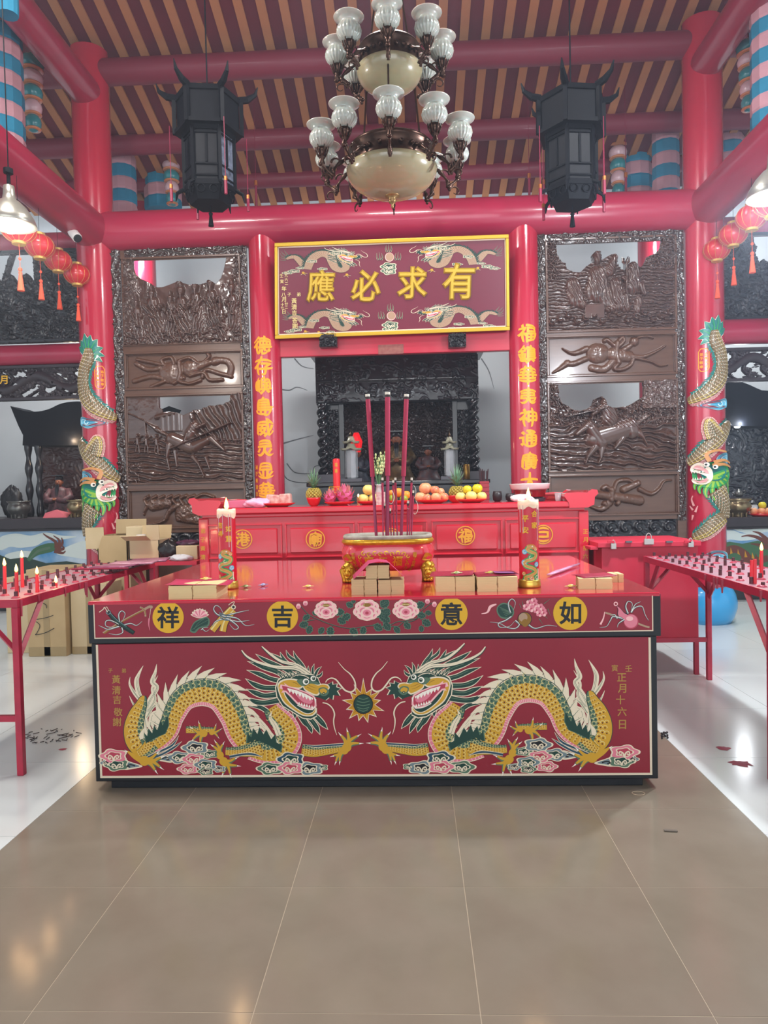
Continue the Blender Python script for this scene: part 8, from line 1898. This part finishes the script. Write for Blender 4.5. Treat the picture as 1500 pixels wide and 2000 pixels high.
def urn(px, py, wpx, Y, z, mt, label, teapot=False):
    k = PXM(Y); x = P(px, py, Y).x; r = wpx/2*k; t = thing('incense_urn', label, 'urn', (x, Y, z)); m = MB(); m.lathe([(r*.5, 0), (r*.55, .01), (r*.45, .03), (r*.85, .07), (r*1.0, .12), (r*.9, .17), (r*.8, .185), (r*1.0, .205), (r*1.0, .215), (r*.75, .20), (.001, .19)], (x, Y, z), 32); build('bowl', m, mt, t, smooth=True)
    for a in (0.5, 1.57, 2.64, 4.0, 5.4): m = MB(); m.tube([(x+r*.6*math.cos(a), Y-r*.6*math.sin(a), z+.05), (x+r*.6*math.cos(a), Y-r*.6*math.sin(a), z)], [.02, .012], 8); build('foot', m, mt, t)
urn(37, 990, 44, Yl+.15, zl_, pew, 'pewter incense urn at the left of the left wing altar'); urn(152, 985, 42, Yl+.1, zl_, brs, 'brass incense urn beside the left dragon column')
urn(1441, 975, 48, Yr+.12, zr_, brs, 'brass incense urn beside the right dragon column')
crumple('dark_ornament', (P(24, 960, Yl+.7).x, Yl+.7, zl_), .13, .1, .40, mat('dark_ornament', '#17171b', .5), 'dark carved ornament standing at the left of the left wing shrine', 'ornament', 12)
deity(118, 925, 1003, Yl+.9, 'small seated statue with pink flowers in the left wing shrine', mat('pinkish_robe', '#6a4448', .5, var=.9, vscale=20, col2='#2c2226'), zb=zl_+.002)
m = MB(); a = P(82, 1012, Yl-.02); b = P(130, 1012, Yl-.02); z = zl_; y = Yl
m._add([(a.x, y, z+.002), (b.x, y, z+.002), (b.x-.05, y+.2, z+.05), (a.x+.04, y+.2, z+.09), ((a.x+b.x)/2, y+.05, z+.10), (a.x+.02, y+.02, z+.06)], [(0, 1, 2, 3), (0, 4, 5), (1, 4, 0), (1, 2, 4), (4, 3, 5), (3, 4, 2), (0, 5, 3)]); tag(build('folded_paper', m, mat('coral_paper', '#c8606a', .6)), 'folded coral red paper at the front of the left wing altar', 'paper')
# right wing: teapot, jar, fruit plate
kx = P(1483, 990, Yr+.1).x; m = MB(); m.lathe([(.09, 0), (.11, .01), (.14, .03), (.14, .035), (.09, .01), (.001, .01)], (kx, Yr+.05, zr_), 28); tag(build('plate', m, pred, smooth=True, loc=(kx, Yr+.05, zr_)), 'red plate with fruit on the right wing altar', 'plate')
for i, (dx, dz, mt_, lab) in enumerate(((-.07, .02, fap, 'peach coloured apple at the left'), (.01, .02, fap, 'peach coloured apple in the middle front'), (.08, .02, fap, 'peach coloured apple at the right'), (.03, .09, fg, 'yellow pear on top'))): fruit('apple' if i < 3 else 'pear', kx+dx, Yr+.05+(.02 if i == 1 else .04), zr_+dz, .045, mt_, lab+' of the fruit plate on the right wing altar', 'apple' if i < 3 else 'pear', 'fruit on the right wing altar')
tx = P(1443, 955, Yr+.45).x; t = thing('teapot', 'small silver teapot behind the brass urn on the right wing altar', 'teapot', (tx, Yr+.45, zr_)); zz = zr_+.24
m = MB(); m.box(tx-.14, tx+.14, Yr+.38, Yr+.55, zr_, zr_+.23); build('stand', m, woodgrey, t); m = MB(); m.lathe([(.03, 0), (.05, .02), (.052, .045), (.035, .07), (.02, .08), (.008, .10), (.001, .105)], (tx, Yr+.45, zr_+.23), 20); m.tube([(tx+.045, Yr+.45, zr_+.26), (tx+.08, Yr+.45, zr_+.28), (tx+.085, Yr+.45, zr_+.31), (tx+.05, Yr+.45, zr_+.30)], .006, 6); m.tube([(tx-.045, Yr+.45, zr_+.25), (tx-.08, Yr+.45, zr_+.29)], [.012, .006], 6); build('pot', m, pew, t, smooth=True)
jx_ = P(1470, 965, Yr+.4).x; t = thing('lidded_jar', 'white jar with dark lid on the right wing altar', 'jar', (jx_, Yr+.4, zr_)); m = MB(); m.lathe([(.05, 0), (.055, .02), (.055, .12), (.04, .14)], (jx_, Yr+.4, zr_+.0), 20); build('jar_body', m, white, t, smooth=True); m = MB(); m.lathe([(.06, .14), (.06, .16), (.03, .19), (.012, .23), (.001, .24)], (jx_, Yr+.4, zr_), 16); build('lid', m, woodblack, t)
# ================================================================ FLOOR DEBRIS
def spot(px, py, r, label):
    c = T(px, py, 0.0015); m = MB(); n = 18; rnd = random.Random(px); m._add([(c.x, c.y, .003)]+[(c.x+r*(1+.35*rnd.uniform(-1, 1))*math.cos(6.283*k/n), c.y+r*.8*(1+.35*rnd.uniform(-1, 1))*math.sin(6.283*k/n), .0012) for k in range(n)], [(0, 1+k, 1+(k+1) % n) for k in range(n)]); tag(build('wax_spot', m, rw), label, 'wax spot', 'red wax on the floor')
spot(1412, 1461, .035, 'smaller red wax spot on the white floor under the right rack'); spot(1449, 1491, .05, 'larger red wax spot on the white floor near the right rack leg'); spot(123, 1463, .022, 'red wax spot on the white floor beside the left rack leg')
m = MB(); rnd = random.Random(6)
for k in range(46):
    c = T(rnd.uniform(55, 150), rnd.uniform(1425, 1452), 0); a = rnd.random()*6; L = rnd.uniform(.01, .05); m.tube([(c.x, c.y, .004), (c.x+L*math.cos(a), c.y+L*math.sin(a), .004)], .0022, 4)
for k in range(18):
    c = T(rnd.uniform(1292, 1304), rnd.uniform(1432, 1446), 0); m.ball((c.x, c.y, .006), .006, 5)
o = build('floor_litter', m, mat('burnt_debris', '#3a3232', .9)); o['kind'] = 'stuff'; tag(o, 'burnt twigs and crumbs swept on the white floor by the table corners', 'debris')
m = MB(); c = T(1310, 1624, 0); m.bbox((c.x, c.y, .004), (.05, .012, .004), Matrix.Rotation(-.1, 3, 'Z')); tag(build('floor_scrap', m, mat('scrap_paper', '#6a6258', .8)), 'small grey paper scrap on the brown tiles at the right', 'scrap')
c = T(1247, 1550, 0); m = MB(); m.tube([(c.x+.028*math.cos(a), c.y+.02*math.sin(a), .002) for a in [k*.4 for k in range(16)]], .0015, 4); tag(build('rubber_band', m, mat('rubber', '#b8a48a', .6)), 'thin rubber band on the floor at the table front right corner', 'rubber band')
# ================================================================ INCENSE HAZE in the hall
hz = bpy.data.materials.new('incense_haze'); hz.use_nodes = True; nt = hz.node_tree; nt.nodes.clear()
out = nt.nodes.new('ShaderNodeOutputMaterial'); vs_ = nt.nodes.new('ShaderNodeVolumeScatter'); vs_.inputs['Color'].default_value = (.72, .82, 1, 1); vs_.inputs['Density'].default_value = HAZE; vs_.inputs['Anisotropy'].default_value = .35
nt.links.new(vs_.outputs[0], out.inputs['Volume'])
m = MB(); m.box(-8.9, 8.9, 2.6, 10.35, .02, 8.2); o = build('incense_haze', m, hz); o['kind'] = 'stuff'; tag(o, 'thin bluish incense haze hanging through the hall around the altar', 'haze')
